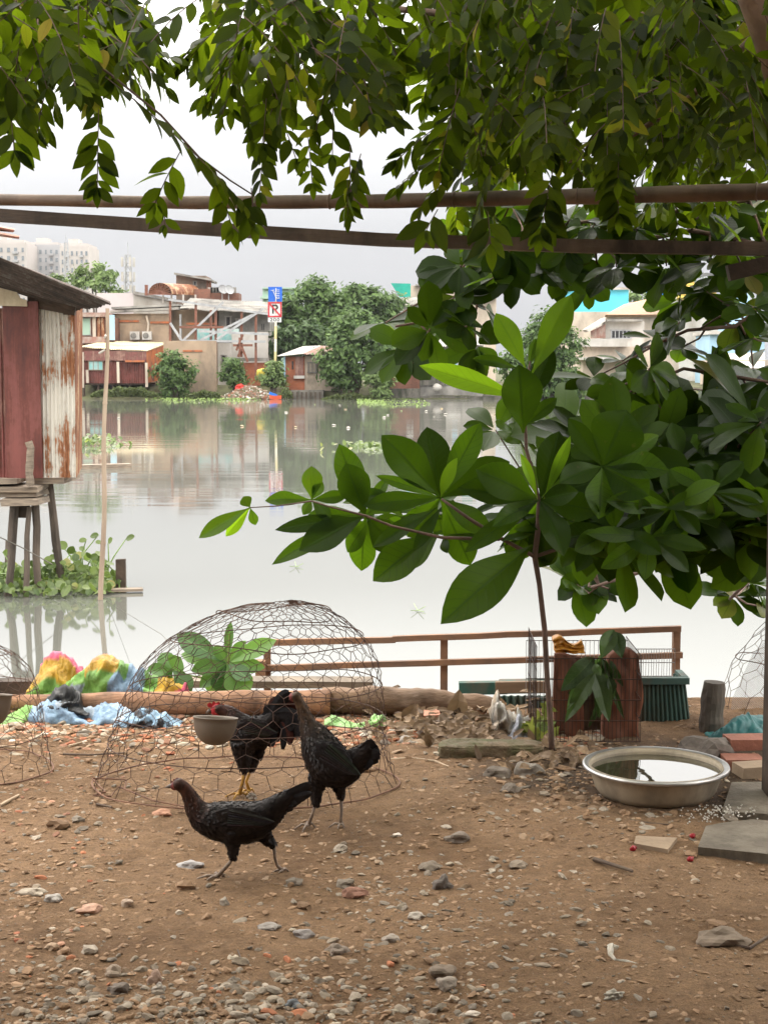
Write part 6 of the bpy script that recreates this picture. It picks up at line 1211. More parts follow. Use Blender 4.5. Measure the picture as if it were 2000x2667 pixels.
def bird(name, lab, cat, Y, spine, thighs, legs, feathers, colf, head, legm, wing, back=(.018, .016, .017), flake=13, hull_=None, dskew=0):
    k_ = Y / 4000; base = at(spine[len(spine) // 2][0], 2100, Y); rt = thing(name, lab, cat, (base.x, Y, 0))
    x0 = spine[0][0]
    def dep(x, y): return Y + dskew * (x - x0) * k_
    T = MB(); C_ = [at(s[0], s[1], dep(s[0], s[1])) for s in spine]; n = len(C_)
    # finer spine
    SP = []; 
    for i in range(n - 1):
        for q in range(4):
            f = q / 4; SP.append((C_[i].lerp(C_[i + 1], f), spine[i][2] * (1 - f) + spine[i + 1][2] * f, spine[i][3] * (1 - f) + spine[i + 1][3] * f))
    SP.append((C_[-1], spine[-1][2], spine[-1][3]))
    for _ in range(3):
        SP = [SP[0]] + [((SP[i - 1][0] + SP[i][0] * 2 + SP[i + 1][0]) / 4, (SP[i - 1][1] + SP[i][1] * 2 + SP[i + 1][1]) / 4, (SP[i - 1][2] + SP[i][2] * 2 + SP[i + 1][2]) / 4) for i in range(1, len(SP) - 1)] + [SP[-1]]
    N = 16; vs_ = []
    for i, (c, rp, rd) in enumerate(SP):
        d = (SP[min(i + 1, len(SP) - 1)][0] - SP[max(i - 1, 0)][0]).normalized(); nn = d.cross(Vector((0, 1, 0))).normalized(); yy = nn.cross(d).normalized()
        for q in range(N):
            a = 2 * math.pi * q / N; vs_.append(c + nn * math.cos(a) * rp * k_ + yy * math.sin(a) * rd * k_)
    m_ = len(SP); T.add(vs_, [(i * N + q, i * N + (q + 1) % N, (i + 1) * N + (q + 1) % N, (i + 1) * N + q) for i in range(m_ - 1) for q in range(N)] + [tuple(range(N))[::-1], tuple((m_ - 1) * N + q for q in range(N))])
    T.ico(C_[0], (spine[0][2] * k_ * 1.05,) * 3, 2, 0)
    for th in thighs: T.tube([at(x, y, Y + dy) for x, y, dy, _ in th], [r_ * k_ for _, _, _, r_ in th], 12)
    me = bpy.data.meshes.new('tmp'); me.from_pydata([tuple(v) for v in T.V], [], T.F); o = bpy.data.objects.new('tmp', me); COL.objects.link(o)
    md = o.modifiers.new('r', 'REMESH'); md.mode = 'VOXEL'; md.voxel_size = .0042; md2 = o.modifiers.new('s', 'SMOOTH'); md2.iterations = 4; md2.factor = .6
    dg = bpy.context.evaluated_depsgraph_get(); em = o.evaluated_get(dg).to_mesh(); V_ = [v.co.copy() for v in em.vertices]; Nn = [v.normal.copy() for v in em.vertices]; F_ = [tuple(p.vertices) for p in em.polygons]
    o.evaluated_get(dg).to_mesh_clear(); bpy.data.objects.remove(o)
    B_ = MB(); B_.add(V_, F_, [colf(v, SP, k_) for v in V_])
    # overlapping feather tips over the whole plumage
    for i in random.sample(range(len(V_)), min(len(V_) // 3, 2600)):
        v = V_[i]; j = min(range(len(SP)), key=lambda q: (SP[q][0] - v).length_squared); 
        if j < 6: continue
        d = (SP[min(j + 1, m_ - 1)][0] - SP[max(j - 1, 0)][0]).normalized(); 
        if (v - SP[j][0]).length > SP[j][1] * k_ * 1.25: d = Vector((0.1, 0, -1))
        d = (d - Nn[i] * d.dot(Nn[i])).normalized() if (d - Nn[i] * d.dot(Nn[i])).length > .1 else d; s = flake * k_ * (.55 if j < m_ * .35 else 1.0) * ru(.7, 1.25); d = (d + Vector((ru(-.25, .25), ru(-.25, .25), ru(-.25, .25))) + Nn[i] * .16).normalized(); x = d.cross(Nn[i]).normalized() * s * .3
        c = colf(v, SP, k_); kk = ru(.8, 1.3); c = tuple(q * kk for q in c); p = v - d * s * .25
        B_.add([p + Nn[i] * .0005, p + d * s * .55 + x + Nn[i] * .002, p + d * s * 1.1 + Nn[i] * .001, p + d * s * .55 - x + Nn[i] * .002], [(0, 1, 2, 3)], c)
    bo = emit(B_, 'body', M_feather, rt, smooth=True)
    tb = MB()
    for (b0, c0, t0, w_, dy, cc) in feathers:
        a_, b_, c_ = at(*b0, dep(*b0) + dy * .3), at(*c0, dep(*c0) + dy * .7), at(*t0, dep(*t0) + dy); pts = bez(a_, b_, c_, 9); ribbon(tb, pts, [w_ * k_ * q for q in (.5, .7, .85, .95, 1.05, 1.1, 1.1, 1.05, .9, .45)], Y, cc, Vector((ru(-.2, .2), -1, ru(-.2, .2))).normalized())
    emit(tb, 'tail', M_feather, rt)
    for sd in (-1, 1):
        wb = MB(); cx, cy, lx, ly, an = wing; rd = max(s[3] for s in spine) * k_
        c = at(cx, cy, dep(cx, cy) + sd * rd * .84); rm = Matrix.Rotation(an, 3, 'Y')
        wb.ico(c, (lx * k_, rd * .17, ly * k_ * .85), 3, .10, 3, rm, back)
        for q in range(7):
            f = q / 6; a_ = c + rm @ Vector((-lx * k_ * .5, sd * rd * .13, ly * k_ * (.55 - f * 1.1))); b_ = c + rm @ Vector((lx * k_ * .7, sd * rd * .18, ly * k_ * (.35 - f * .7))); e_ = c + rm @ Vector((lx * k_ * (1.5 - f * .4), -sd * rd * .02, ly * k_ * (.05 - f * .35)))
            ribbon(wb, bez(a_, b_, e_, 7), [ly * k_ * .34 * z for z in (.6, .9, 1, 1, .95, .85, .6, .15)], Y, tuple(z * ru(.8, 1.5) for z in back), Vector((0, sd, 0)))
        emit(wb, 'wing', M_feather, rt, smooth=False)
    for lg in legs:
        lb = MB(); pp = [at(x, y, Y + dy) for x, y, dy in lg['p']]; gzv = gz(pp[-1].x, pp[-1].y); pp[-1].z = max(gzv + .006, min(pp[-1].z, gzv + .012)) if lg.get('ground', True) else pp[-1].z
        lb.tube(pp, [lg['r'] * k_ * (1.15 if i == 0 else (.9 if 0 < i < len(pp) - 1 else 1.1)) for i in range(len(pp))], 8, jit=.05)
        for (tx, ty, L_) in lg['toes']:
            e_ = pp[-1] + Vector((tx * k_, ty * k_, 0)); mid_ = pp[-1].lerp(e_, .5) + Vector((0, 0, .004)); e_.z = gz(e_.x, e_.y) + .003
            lb.tube([pp[-1], mid_, e_], [lg['r'] * k_ * .8, lg['r'] * k_ * .7, lg['r'] * k_ * .45], 6); d = (e_ - mid_).normalized(); lb.tube([e_, e_ + d * .006 + Vector((0, 0, -.001))], [lg['r'] * k_ * .35, .0005], 5)
        emit(lb, 'leg', legm, rt, smooth=True)
    head(rt, k_, Y, C_[0])
    return rt
def colhen(neck):
    def f(v, SP, k_):
        j = min(range(0, len(SP), 2), key=lambda q: (SP[q][0] - v).length_squared); t_ = j / len(SP)
        k = max(0, min(1, (.40 - t_) / .2)); n_ = .5 + .5 * noise.noise(v * 60); base = (.014, .0095, .0085)
        return tuple(b_ * (1 - k * n_) + c * k * n_ for b_, c in zip(base, neck))
    return f
def henhead(bk, crest, facer, eye, wat=None, hide=False):
    def f(rt, k_, Y, c0):
        hb = MB(); hb.ico(at(*facer[:2], Y), (facer[2] * k_, facer[2] * k_ * .85, facer[3] * k_), 2, .08, 2); emit(hb, 'face', M_face, rt, smooth=True)
        b_ = MB(); b_.tube([at(*bk[0], Y), at(*bk[1], Y), at(*bk[2], Y)], [bk[3] * k_, bk[3] * k_ * .75, .0008], 8); emit(b_, 'beak', M_beak, rt, smooth=True)
        cb = MB()
        for (x, y, s) in crest: cb.ico(at(x, y, Y), (s * k_, s * k_ * .5, s * k_ * .8), 1, .15)
        emit(cb, 'comb', M_face, rt, smooth=True)
        for sd in (-1, 1): e = MB(); e.ico(at(*eye, Y + sd * facer[2] * k_ * .8), (2.6 * k_,) * 3, 2, 0); emit(e, 'eye', M_eye, rt, smooth=True)
        if wat: w_ = MB(); w_.ico(at(wat[0], wat[1], Y - facer[2] * k_ * .5), (wat[2] * k_, wat[2] * k_ * .4, wat[3] * k_), 2, .1); emit(w_, 'wattle', mat('pale_wattle', (.42, .2, .18), bump=0), rt, smooth=True)
    return f
BK = (.012, .011, .013); BR = (.022, .014, .010)
random.seed(21)
f1 = [((700 + ru(-12, 12), 2100 + ru(-14, 14)), (755 + ru(-8, 8), 2078 + q * 5.2 - 18 + 6), (815 - abs(q - 2) * 3 - (q > 3) * (q - 3) * 10, 2040 + q * 8.5), 22, (q % 3 - 1) * .014, BR if q % 3 else BK) for q in range(0, 8) for _ in range(2)]
f1 += [((690, 2120), (735, 2110), (764 - q * 9, 2098 + q * 11), 13, ru(-.02, .02), BK) for q in range(5)]
bird('hen', 'black hen walking past the cage in side view, head forward', 'hen', 4.76,
     [(467, 2043, 17, 13), (482, 2052, 18, 14), (497, 2078, 21, 17), (510, 2106, 28, 23), (530, 2128, 42, 33), (566, 2139, 51, 43), (611, 2144, 57, 48), (652, 2142, 56, 46), (692, 2124, 42, 34), (730, 2092, 26, 20), (765, 2068, 17, 11)],
     [[(604, 2165, -.025, 28), (607, 2205, -.028, 17), (607, 2236, -.03, 10)], [(668, 2158, .02, 30), (698, 2186, .02, 15), (714, 2202, .02, 8)]],
     [dict(p=[(607, 2230, -.03), (600, 2246, -.03), (568, 2281, -.03)], r=5.2, toes=[(-52, -12, 1), (-24, -34, 1), (-12, 30, 1), (20, 14, 1)]), dict(p=[(714, 2198, .02), (716, 2234, .02), (722, 2254, .03), (737, 2276, .04)], r=4.6, toes=[(-8, -26, 1), (-22, -12, 1), (14, 10, 1), (6, 18, 1)])],
     f1, colhen((.085, .030, .016)), henhead([(452, 2046), (442, 2048), (430, 2051), 7], [(455, 2031, 4), (462, 2028, 4), (448, 2036, 3)], (457, 2047, 13, 12), (460, 2042), (478, 2058, 5, 4)), M_leg, (625, 2132, 62, 36, .12), back=(.016, .0125, .012))
f2 = [((915 + ru(-8, 8), 1985 + ru(-14, 14)), (945, 1972 + q * 3 - 12), (966 + 24 * math.sin((q + .6) / 8 * 3.14) - (q > 5) * 8, 1928 + q * 10.5), 28, (q % 3 - 1) * .016, BK) for q in range(0, 8) for _ in range(2)]
f2 += [((905, 2005), (930, 2000 + q * 4), (955 - q * 9, 1990 + q * 10), 15, ru(-.02, .02), BK) for q in range(5)]
bird('hen', 'black hen standing at the cage side with upright brown neck', 'hen', 5.30,
     [(772, 1814, 14, 13), (780, 1828, 13, 12), (792, 1856, 16, 15), (800, 1884, 22, 21), (818, 1915, 38, 34), (836, 1952, 53, 46), (858, 1992, 58, 50), (888, 2006, 50, 42), (915, 1990, 38, 30), (945, 1966, 28, 20), (968, 1946, 20, 13)],
     [[(830, 2020, -.01, 30), (824, 2062, -.01, 16), (822, 2098, -.01, 10)], [(880, 2030, .02, 26), (887, 2062, .02, 13), (888, 2080, .02, 8)]],
     [dict(p=[(822, 2092, -.01), (816, 2114, -.01), (804, 2143, -.01)], r=4.6, toes=[(-36, -10, 1), (-14, -30, 1), (-10, 26, 1), (16, 12, 1)]), dict(p=[(888, 2076, .02), (890, 2110, .02), (887, 2146, .0)], r=4.4, toes=[(-30, -10, 1), (-6, -26, 1), (10, -16, 1), (8, 14, 1)])],
     f2, colhen((.10, .055, .028)), henhead([(760, 1812), (757, 1816), (753, 1824), 5], [(766, 1801, 3), (771, 1799, 3)], (763, 1816, 10, 12), (764, 1812)), M_leg, (868, 1972, 58, 40, .62), back=(.016, .0135, .0145), dskew=-.25)
f3 = []
for (t0, c0, w_) in (((752, 1806), (722, 1805), 22), ((768, 1820), (742, 1800), 24), ((776, 1850), (758, 1812), 22), ((778, 1888), (775, 1830), 22), ((772, 1925), (778, 1850), 20), ((756, 1940), (765, 1870), 20), ((735, 1955), (752, 1880), 18), ((742, 1915), (745, 1860), 26), ((720, 1930), (735, 1870), 22), ((700, 1850), (690, 1826), 20), ((728, 1825), (706, 1816), 24), ((760, 1900), (758, 1850), 28), ((705, 1945), (722, 1890), 18)):
    for _ in range(2): f3.append(((700 + ru(-14, 10), 1880 + ru(-18, 14)), (c0[0] + ru(-4, 4), c0[1] + ru(-4, 4)), (t0[0] + ru(-5, 5), t0[1] + ru(-5, 5)), w_, ru(-.035, .035), BK if rnd() < .8 else (.05, .015, .012)))
def roosterhead(rt, k_, Y, c0):
    hb = MB(); hb.ico(at(566, 1850, Y), (17 * k_, 13 * k_, 18 * k_), 3, .06, 2); emit(hb, 'face', M_comb, rt, smooth=True)
    cb = MB(); pts = [(542, 1842), (540, 1834), (547, 1829), (552, 1833), (557, 1826), (563, 1831), (570, 1827), (576, 1834), (584, 1834), (588, 1846), (575, 1848), (558, 1844)]
    for s_ in (-1, 1): cb.add([at(x, y, Y + s_ * .004) for x, y in pts], [tuple(range(12)) if s_ > 0 else tuple(range(11, -1, -1))])
    cb.F += [(i, (i + 1) % 12, (i + 1) % 12 + 12, i + 12) for i in range(12)]; emit(cb, 'comb', M_comb, rt)
    for sd in (-1, 1):
        w_ = MB(); w_.ico(at(570, 1872, Y + sd * .008), (8 * k_, 3.5 * k_, 13 * k_), 2, .1); emit(w_, 'wattle', M_comb, rt, smooth=True)
        e = MB(); e.ico(at(562, 1846, Y + sd * 12.5 * k_), (2.8 * k_,) * 3, 2, 0); emit(e, 'eye', M_eye, rt, smooth=True)
    b_ = MB(); b_.tube([at(552, 1851, Y), at(543, 1853, Y), at(536, 1859, Y)], [6 * k_, 4.5 * k_, .0008], 8); emit(b_, 'beak', M_beak, rt, smooth=True)
bird('rooster', 'black rooster with red comb and yellow legs inside the wire cage', 'rooster', 5.66,
     [(570, 1848, 15, 12), (582, 1850, 17, 14), (598, 1858, 21, 18), (612, 1878, 32, 28), (632, 1904, 44, 38), (658, 1912, 45, 40), (684, 1900, 38, 32), (706, 1882, 28, 22), (724, 1866, 20, 12)],
     [[(632, 1930, -.015, 34), (634, 1968, -.015, 23), (637, 2012, -.015, 9)], [(662, 1930, .02, 30), (664, 1962, .02, 18), (655, 2006, .02, 9)], [(680, 1930, 0, 20), (678, 1955, 0, 12), (676, 1976, 0, 5)]],
     [dict(p=[(637, 2006, -.015), (633, 2034, -.015), (625, 2068, -.015)], r=5.2, toes=[(-36, -8, 1), (-14, -26, 1), (-6, 24, 1), (16, 10, 1)]), dict(p=[(655, 2000, .02), (642, 2036, .02), (650, 2056, .03)], r=4.6, toes=[(-26, -10, 1), (-6, -22, 1), (10, 16, 1)])],
     f3, colhen((.075, .028, .02)), roosterhead, M_legy, (662, 1896, 42, 30, .25), back=(.017, .012, .012), flake=12)
random.seed(77)

# ------------------------------------------------------------------ Indian almond sapling with big leaves
M_big = leafmat('almond_leaf', (.013, .030, .006), (.030, .062, .010), (.17, .34, .006), .40, .27, vein=.7, spec=.13)
M_bigfresh = leafmat('fresh_almond_leaf', (.07, .15, .012), (.11, .22, .016), (.34, .60, .012), .5, .4, vein=.5, spec=.25)
M_branch = mat('almond_bark', (.17, .105, .08), (.085, .055, .042), 14, bump=.5, bscale=60)
YSp = 6.25
r = thing('almond_sapling', 'broad-leaved sapling growing in front of the wire crate', 'tree', onz(1436, 1965))
mb = MB(); st = [(1437, 1975, .013), (1434, 1900, .012), (1424, 1760, .0115), (1418, 1640, .011), (1404, 1520, .011), (1392, 1450, .012), (1400, 1380, .011), (1403, 1310, .010), (1385, 1230, .008), (1370, 1170, .007), (1367, 1090, .006), (1370, 1000, .005), (1380, 940, .004)]
mb.tube([at(x, y, YSp) for x, y, _ in st], [q for _, _, q in st], 10, jit=.06); emit(mb, 'trunk', M_branch, r, smooth=True)
for br_ in ([(1392, 1450, 0, .009), (1300, 1400, -.05, .008), (1220, 1350, -.1, .007), (1150, 1300, -.12, .005)], [(1300, 1405, -.05, .007), (1150, 1400, -.15, .006), (1020, 1370, -.2, .005), (952, 1343, -.22, .0045), (860, 1320, -.2, .003), (812, 1305, -.18, .003), (720, 1318, -.15, .0025), (652, 1322, -.15, .002)],
            [(1392, 1450, 0, .008), (1480, 1420, .05, .008), (1600, 1380, .1, .007), (1750, 1320, .15, .006), (1850, 1280, .2, .005)], [(1600, 1380, .1, .005), (1590, 1300, .1, .004), (1567, 1215, .1, .003)]):
    mb = MB(); mb.tube([at(x, y, YSp + dy) for x, y, dy, _ in br_], [q for *_, q in br_], 8, jit=.06); emit(mb, 'branch', M_branch, r, smooth=True)
big = MB(); fresh = MB()
def bl(base, tip, w_, dy0=0, dy1=-.05, dst=None, tilt=None, curl=.10, fold=.22):
    nrm = tilt if tilt is not None else Vector((ru(-.25, .25), -1, ru(.1, .6))); a_, b_ = at(*base, YSp + dy0), at(*tip, YSp + dy0 + dy1)
    leaf(dst if dst is not None else big, a_, b_, w_ * YSp / 4000 * ru(.86, 1.02), nrm, 12, 4, 'obovate', curl * ru(.5, 2.2), fold * ru(.5, 1.8), wav=ru(.004, .016))
T1 = (1366, 1121)
for a in (((1362, 1128), (1352, 950), 118, -.05, -.03, None, Vector((.1, -1, .25))), ((1372, 1060), (1440, 900), 60, .02, .05), ((1366, 1110), (1450, 1035), 44, -.03, 0), ((1366, 1040), (1097, 950), 62, 0, -.1, fresh), ((1368, 958), (1292, 812), 74, 0, .05, fresh), ((1384, 975), (1488, 764), 80, 0, .05, fresh), ((1350, 960), (1236, 930), 36, 0, -.1), ((1375, 960), (1395, 880), 26, 0, .05), ((1375, 1040), (1410, 1020), 26)): bl(*a)
R1 = (1404, 1302)
for a in ((R1, (1246, 1221), 108, 0, -.1), (R1, (1458, 1122), 100, 0, .05), ((1415, 1300), (1486, 1135), 34, -.03, .0, fresh), ((1400, 1300), (1357, 1180), 30, -.04, -.02, fresh), (R1, (1194, 1270), 72, .02, -.05), (R1, (1212, 1432), 56, -.05, -.15), ((1386, 1420), (1155, 1612), 128, 0, -.3), (R1, (1290, 1360), 60, 0, -.2), (R1, (1580, 1240), 60, 0, .1), (R1, (1560, 1330), 90, 0, -.1), (R1, (1470, 1440), 80, 0, -.2), (R1, (1500, 1280), 60, 0, -.2), (R1, (1330, 1470), 90, .05, .1), (R1, (1420, 1480), 90, 0, .1)): bl(*a)
R2 = (1146, 1297)
for a in ((R2, (1000, 1132), 100, 0, -.05), (R2, (1252, 1100), 72, 0, .05), (R2, (1113, 1110), 96, .05, .05), (R2, (1330, 1200), 110, .05, .05), (R2, (984, 1236), 34, 0, -.1), (R2, (950, 1312), 56, 0, -.1), ((1140, 1320), (970, 1424), 44, -.05, -.15), ((1150, 1320), (1078, 1432), 40, -.08, -.1), ((1133, 1390), (972, 1510), 96, 0, -.1), ((1150, 1380), (1040, 1480), 80, .02, 0), (R2, (1280, 1390), 70, 0, -.1), (R2, (1180, 1200), 40, 0, -.2, fresh), (R2, (1230, 1480), 90, .05, .1), (R2, (1060, 1400), 90, .05, .05)): bl(*a)
R3 = (952, 1343)
for a in ((R3, (884, 1155), 78, .03, .03), (R3, (902, 1208), 88, 0, -.03), ((950, 1350), (720, 1372), 52, 0, -.1), (R3, (780, 1432), 96, -.03, -.1), (R3, (702, 1465), 50, 0, .0), (R3, (800, 1340), 56, .03, .03), (R3, (1060, 1290), 56, 0, .05, fresh), (R3, (1035, 1430), 100, 0, .05), (R3, (940, 1490), 80, .05, .05), (R3, (1010, 1240), 40, .03, .05), ((965, 1350), (900, 1440), 60, 0, .05)): bl(*a)
R4 = (812, 1302)
for a in ((R4, (812, 1214), 60, 0, .0, fresh), (R4, (692, 1300), 46, 0, -.05), (R4, (905, 1290), 40, 0, 0), (R4, (840, 1255), 34, 0, 0), (R4, (862, 1355), 40), (R4, (790, 1340), 30)): bl(*a)
R5 = (652, 1322)
for a in ((R5, (517, 1398), 44, 0, -.05, fresh), (R5, (588, 1398), 32, 0, 0, fresh), (R5, (634, 1293), 36, 0, 0, fresh), (R5, (666, 1368), 26, 0, 0)): bl(*a)
R6 = (1567, 1215)
for a in ((R6, (1632, 1068), 150, 0, 0), (R6, (1480, 1090), 60, 0, 0), (R6, (1720, 1130), 60, 0, .1, fresh), (R6, (1740, 1220), 90, 0, -.1), (R6, (1690, 1290), 110, 0, -.1), (R6, (1560, 1350), 100, 0, -.1), (R6, (1460, 1250), 70, 0, -.15), (R6, (1660, 1150), 90, 0, .1)): bl(*a)
for c0 in ((1750, 1320), (1850, 1280), (1600, 1380), (1690, 1400)):
    for k in range(8):
        a = k / 8 * 6.28 + ru(-.3, .3); L_ = ru(110, 180); bl(c0, (c0[0] + math.cos(a) * L_, c0[1] - math.sin(a) * L_ * .65), ru(44, 72), 0, ru(-.15, .15), None)
for k in range(95):
    f = rnd(); c0 = (1400 - 480 * f + ru(-30, 60), 1370 - 30 * f + ru(-60, 50)) if k % 3 else (ru(1400, 1560), ru(1290, 1420)); a = ru(-2.9, .2) if rnd() < .3 else ru(-.5, 3.6); L_ = ru(95, 185) * (1 - .35 * f)
    bl(c0, (c0[0] + math.cos(a) * L_, c0[1] + math.sin(a) * L_ * .45), L_ * ru(.28, .44), ru(.02, .35), ru(-.15, .25), None, Vector((ru(-.6, .6), -ru(.2, 1), ru(.2, 1.2))))
emit(big, 'crown', M_big, r, smooth=True); emit(fresh, 'fresh_leaves', M_bigfresh, r, smooth=True)
# seedling behind the cage
YQ = 7.3
r = thing('almond_seedling', 'small almond seedling with glossy leaves, seen through the cage', 'plant', at(592, 1815, YQ))
mb = MB(); mb.tube([at(592, 1822, YQ), at(590, 1780, YQ), at(594, 1735, YQ), at(598, 1650, YQ)], [.009, .008, .007, .003], 8); mb.tube([at(592, 1780, YQ), at(500, 1760, YQ), at(450, 1745, YQ)], [.006, .004, .003], 6); emit(mb, 'stem', mat('green_stem', (.22, .30, .08), bump=0), r)
mb = MB(); c0 = (592, 1728)
for tip, w_ in (((458, 1650), 62), ((600, 1618), 26), ((640, 1668), 34), ((718, 1665), 50), ((690, 1738), 40), ((500, 1745), 46), ((520, 1790), 40), ((652, 1770), 44), ((560, 1680), 34), ((470, 1700), 50), ((545, 1812), 70), ((640, 1815), 80), ((592, 1812), 90)):
    leaf(mb, at(*c0, YQ), at(*tip, YQ + ru(-.1, .1)), w_ * YQ / 4000, Vector((ru(-.3, .3), -1, ru(.2, .8))), 9, 3, 'obovate', .12, .25)
for tip, w_ in (((395, 1790), 50), ((420, 1700), 46), ((470, 1712), 60), ((385, 1745), 40), ((430, 1810), 50), ((500, 1800), 50), ((478, 1780), 44)):
    leaf(mb, at(450, 1745, YQ), at(*tip, YQ + ru(-.1, .1)), w_ * YQ / 4000, Vector((ru(-.3, .3), -1, ru(.2, .8))), 9, 3, 'obovate', .12, .25)
emit(mb, 'leaves', leafmat('seedling_leaf', (.06, .15, .045), (.16, .30, .08), (.25, .5, .06), .35, .3, vein=.4), r, smooth=True)

# ------------------------------------------------------------------ older almond tree reaching in from the side
M_alm = leafmat('almond_tree_leaf', (.011, .026, .004), (.028, .056, .008), (.16, .30, .008), .40, .3, vein=.35, old=(.13, .10, .03), spec=.08)
r = thing('almond_tree', 'older almond tree with round dark leaves behind the beams', 'tree', (2.6, 7.0, 0))
crown = MB(); twg = []
def rosette(x, y, L_, Y, n=None, dst=crown, spread=1.0, down=.1):
    c = at(x, y, Y); k_ = Y / 4000; n = n or random.randint(7, 10); ax = Vector((ru(-.6, .6), ru(-.9, .1), ru(.1, 1))).normalized(); u = ax.orthogonal().normalized(); v = ax.cross(u)
    for k in range(n):
        a = 2 * math.pi * k / n + ru(-.3, .3); el = ru(-.25, .55); d = (u * math.cos(a) + v * math.sin(a)) * math.cos(el) + ax * math.sin(el); d.z -= down; d.normalize(); l_ = L_ * k_ * ru(.7, 1.15); s0 = c + d * l_ * .10
        leaf(dst, s0, s0 + d * l_, l_ * (ru(.50, .62) if L_ < 140 else ru(.36, .5)), ax + Vector((ru(-.3, .3), ru(-.3, .3), ru(-.2, .3))), 7, 2, 'obovate', ru(.05, .22), .18, wav=.006)
    return c
ctrs = [(1537, 735), (1426, 705), (1262, 800), (1290, 720), (1769, 838), (1774, 905), (1600, 1010), (1788, 1012), (1913, 835), (1880, 1063), (1005, 840), (1119, 857), (1060, 903), (1153, 820), (1190, 770), (1215, 850), (1690, 960), (1545, 985), (1620, 940), (1960, 960), (1930, 1010), (1700, 880), (1960, 800), (1960, 880), (1840, 760), (1770, 780), (1495, 1519), (1540, 1490), (1910, 1555), (1950, 1520), (1985, 1580), (1580, 1520), (1240, 900), (1350, 700), (1980, 1100), (1900, 1120), (1820, 1100), (1730, 1080), (1290, 1120), (1340, 1120), (1460, 1140)]
polyU = [(1120, 520), (2020, 500), (2020, 730), (1880, 735), (1720, 700), (1560, 745), (1450, 740), (1300, 720), (1180, 690), (1150, 600)]
for _ in range(900):
    x, y = ru(1120, 2040), ru(490, 780)
    if pin(polyU, x, y) and len(ctrs) < 98: ctrs.append((x, y))
polyR = [(1480, 1180), (1600, 1120), (1750, 1080), (2040, 1050), (2040, 1440), (1960, 1450), (1830, 1430), (1700, 1450), (1560, 1440), (1480, 1340)]
nn = 0
while nn < 50:
    x, y = ru(1480, 2040), ru(1050, 1460)
    if pin(polyR, x, y): ctrs.append((x, y)); nn += 1
for i, (x, y) in enumerate(ctrs):
    low = y > 1040; Y = ru(6.5, 7.5) if low else ru(6.9, 8.0); bright = y > 1480 or (y > 1090 and x < 1480); c = rosette(x, y, ru(141, 200) if low and x > 1450 and y < 1480 else ru(82, 118), Y if not bright else 8.2, down=.15 if low else .3); twg.append((c, low, x, y))
emit(crown, 'crown', M_alm, r, smooth=True)
limbs = [[(2120, 1650, 7.0), (2050, 1300, 7.0), (1900, 1230, 7.0), (1750, 1260, 7.0), (1600, 1300, 7.0)], [(2060, 1320, 7.0), (2030, 1000, 7.2), (1900, 980, 7.3), (1780, 960, 7.3), (1640, 1020, 7.2)], [(2030, 1000, 7.2), (2010, 780, 7.4), (1913, 850, 7.4), (1790, 860, 7.3), (1700, 900, 7.3)],
         [(2010, 780, 7.4), (1990, 640, 7.4), (1800, 600, 7.4), (1600, 640, 7.4), (1400, 660, 7.4), (1290, 700, 7.3), (1220, 800, 7.2), (1150, 830, 7.1), (1030, 850, 7.0)], [(1990, 640, 7.4), (1950, 520, 7.5), (1700, 560, 7.5), (1400, 590, 7.5), (1250, 640, 7.5)], [(2050, 1300, 7.0), (1980, 1480, 7.2), (1900, 1560, 7.5)], [(1900, 1230, 7.0), (1700, 1480, 7.5), (1540, 1530, 8.0)]]
pl = []
for L_ in limbs:
    mb = MB(); n_ = len(L_); mb.tube([at(*p) for p in L_], [(.022 if L_[0][0] > 2060 else .014) * (1 - .7 * i / n_) for i in range(n_)], 9, jit=.08); emit(mb, 'branch', M_branch, r, smooth=True)
    for a, b_ in zip(L_, L_[1:]):
        for q in range(8): pl.append(at(*a).lerp(at(*b_), q / 8))
mb = MB()
for c, low, x, y in twg:
    q = min(pl, key=lambda p: (p - c).length); m_ = (q + c) / 2 + Vector((ru(-.04, .04), 0, ru(-.05, .02))); mb.tube([q, m_, c], [.006, .005, .004], 6)
emit(mb, 'twigs', M_branch, r, kind='stuff')
mb = MB(); mb.tube([Vector((2.6, 7.0, -.1)), Vector((2.45, 7.0, .5)), at(2120, 1650, 7.0)], [.07, .06, .05], 12, jit=.05); mb.tube([at(2120, 1650, 7.0), at(2120, 1300, 7.0), at(2060, 1000, 7.2), at(2050, 700, 7.4)], [.05, .045, .035, .02], 10, jit=.05); emit(mb, 'trunk', M_branch, r, smooth=True)

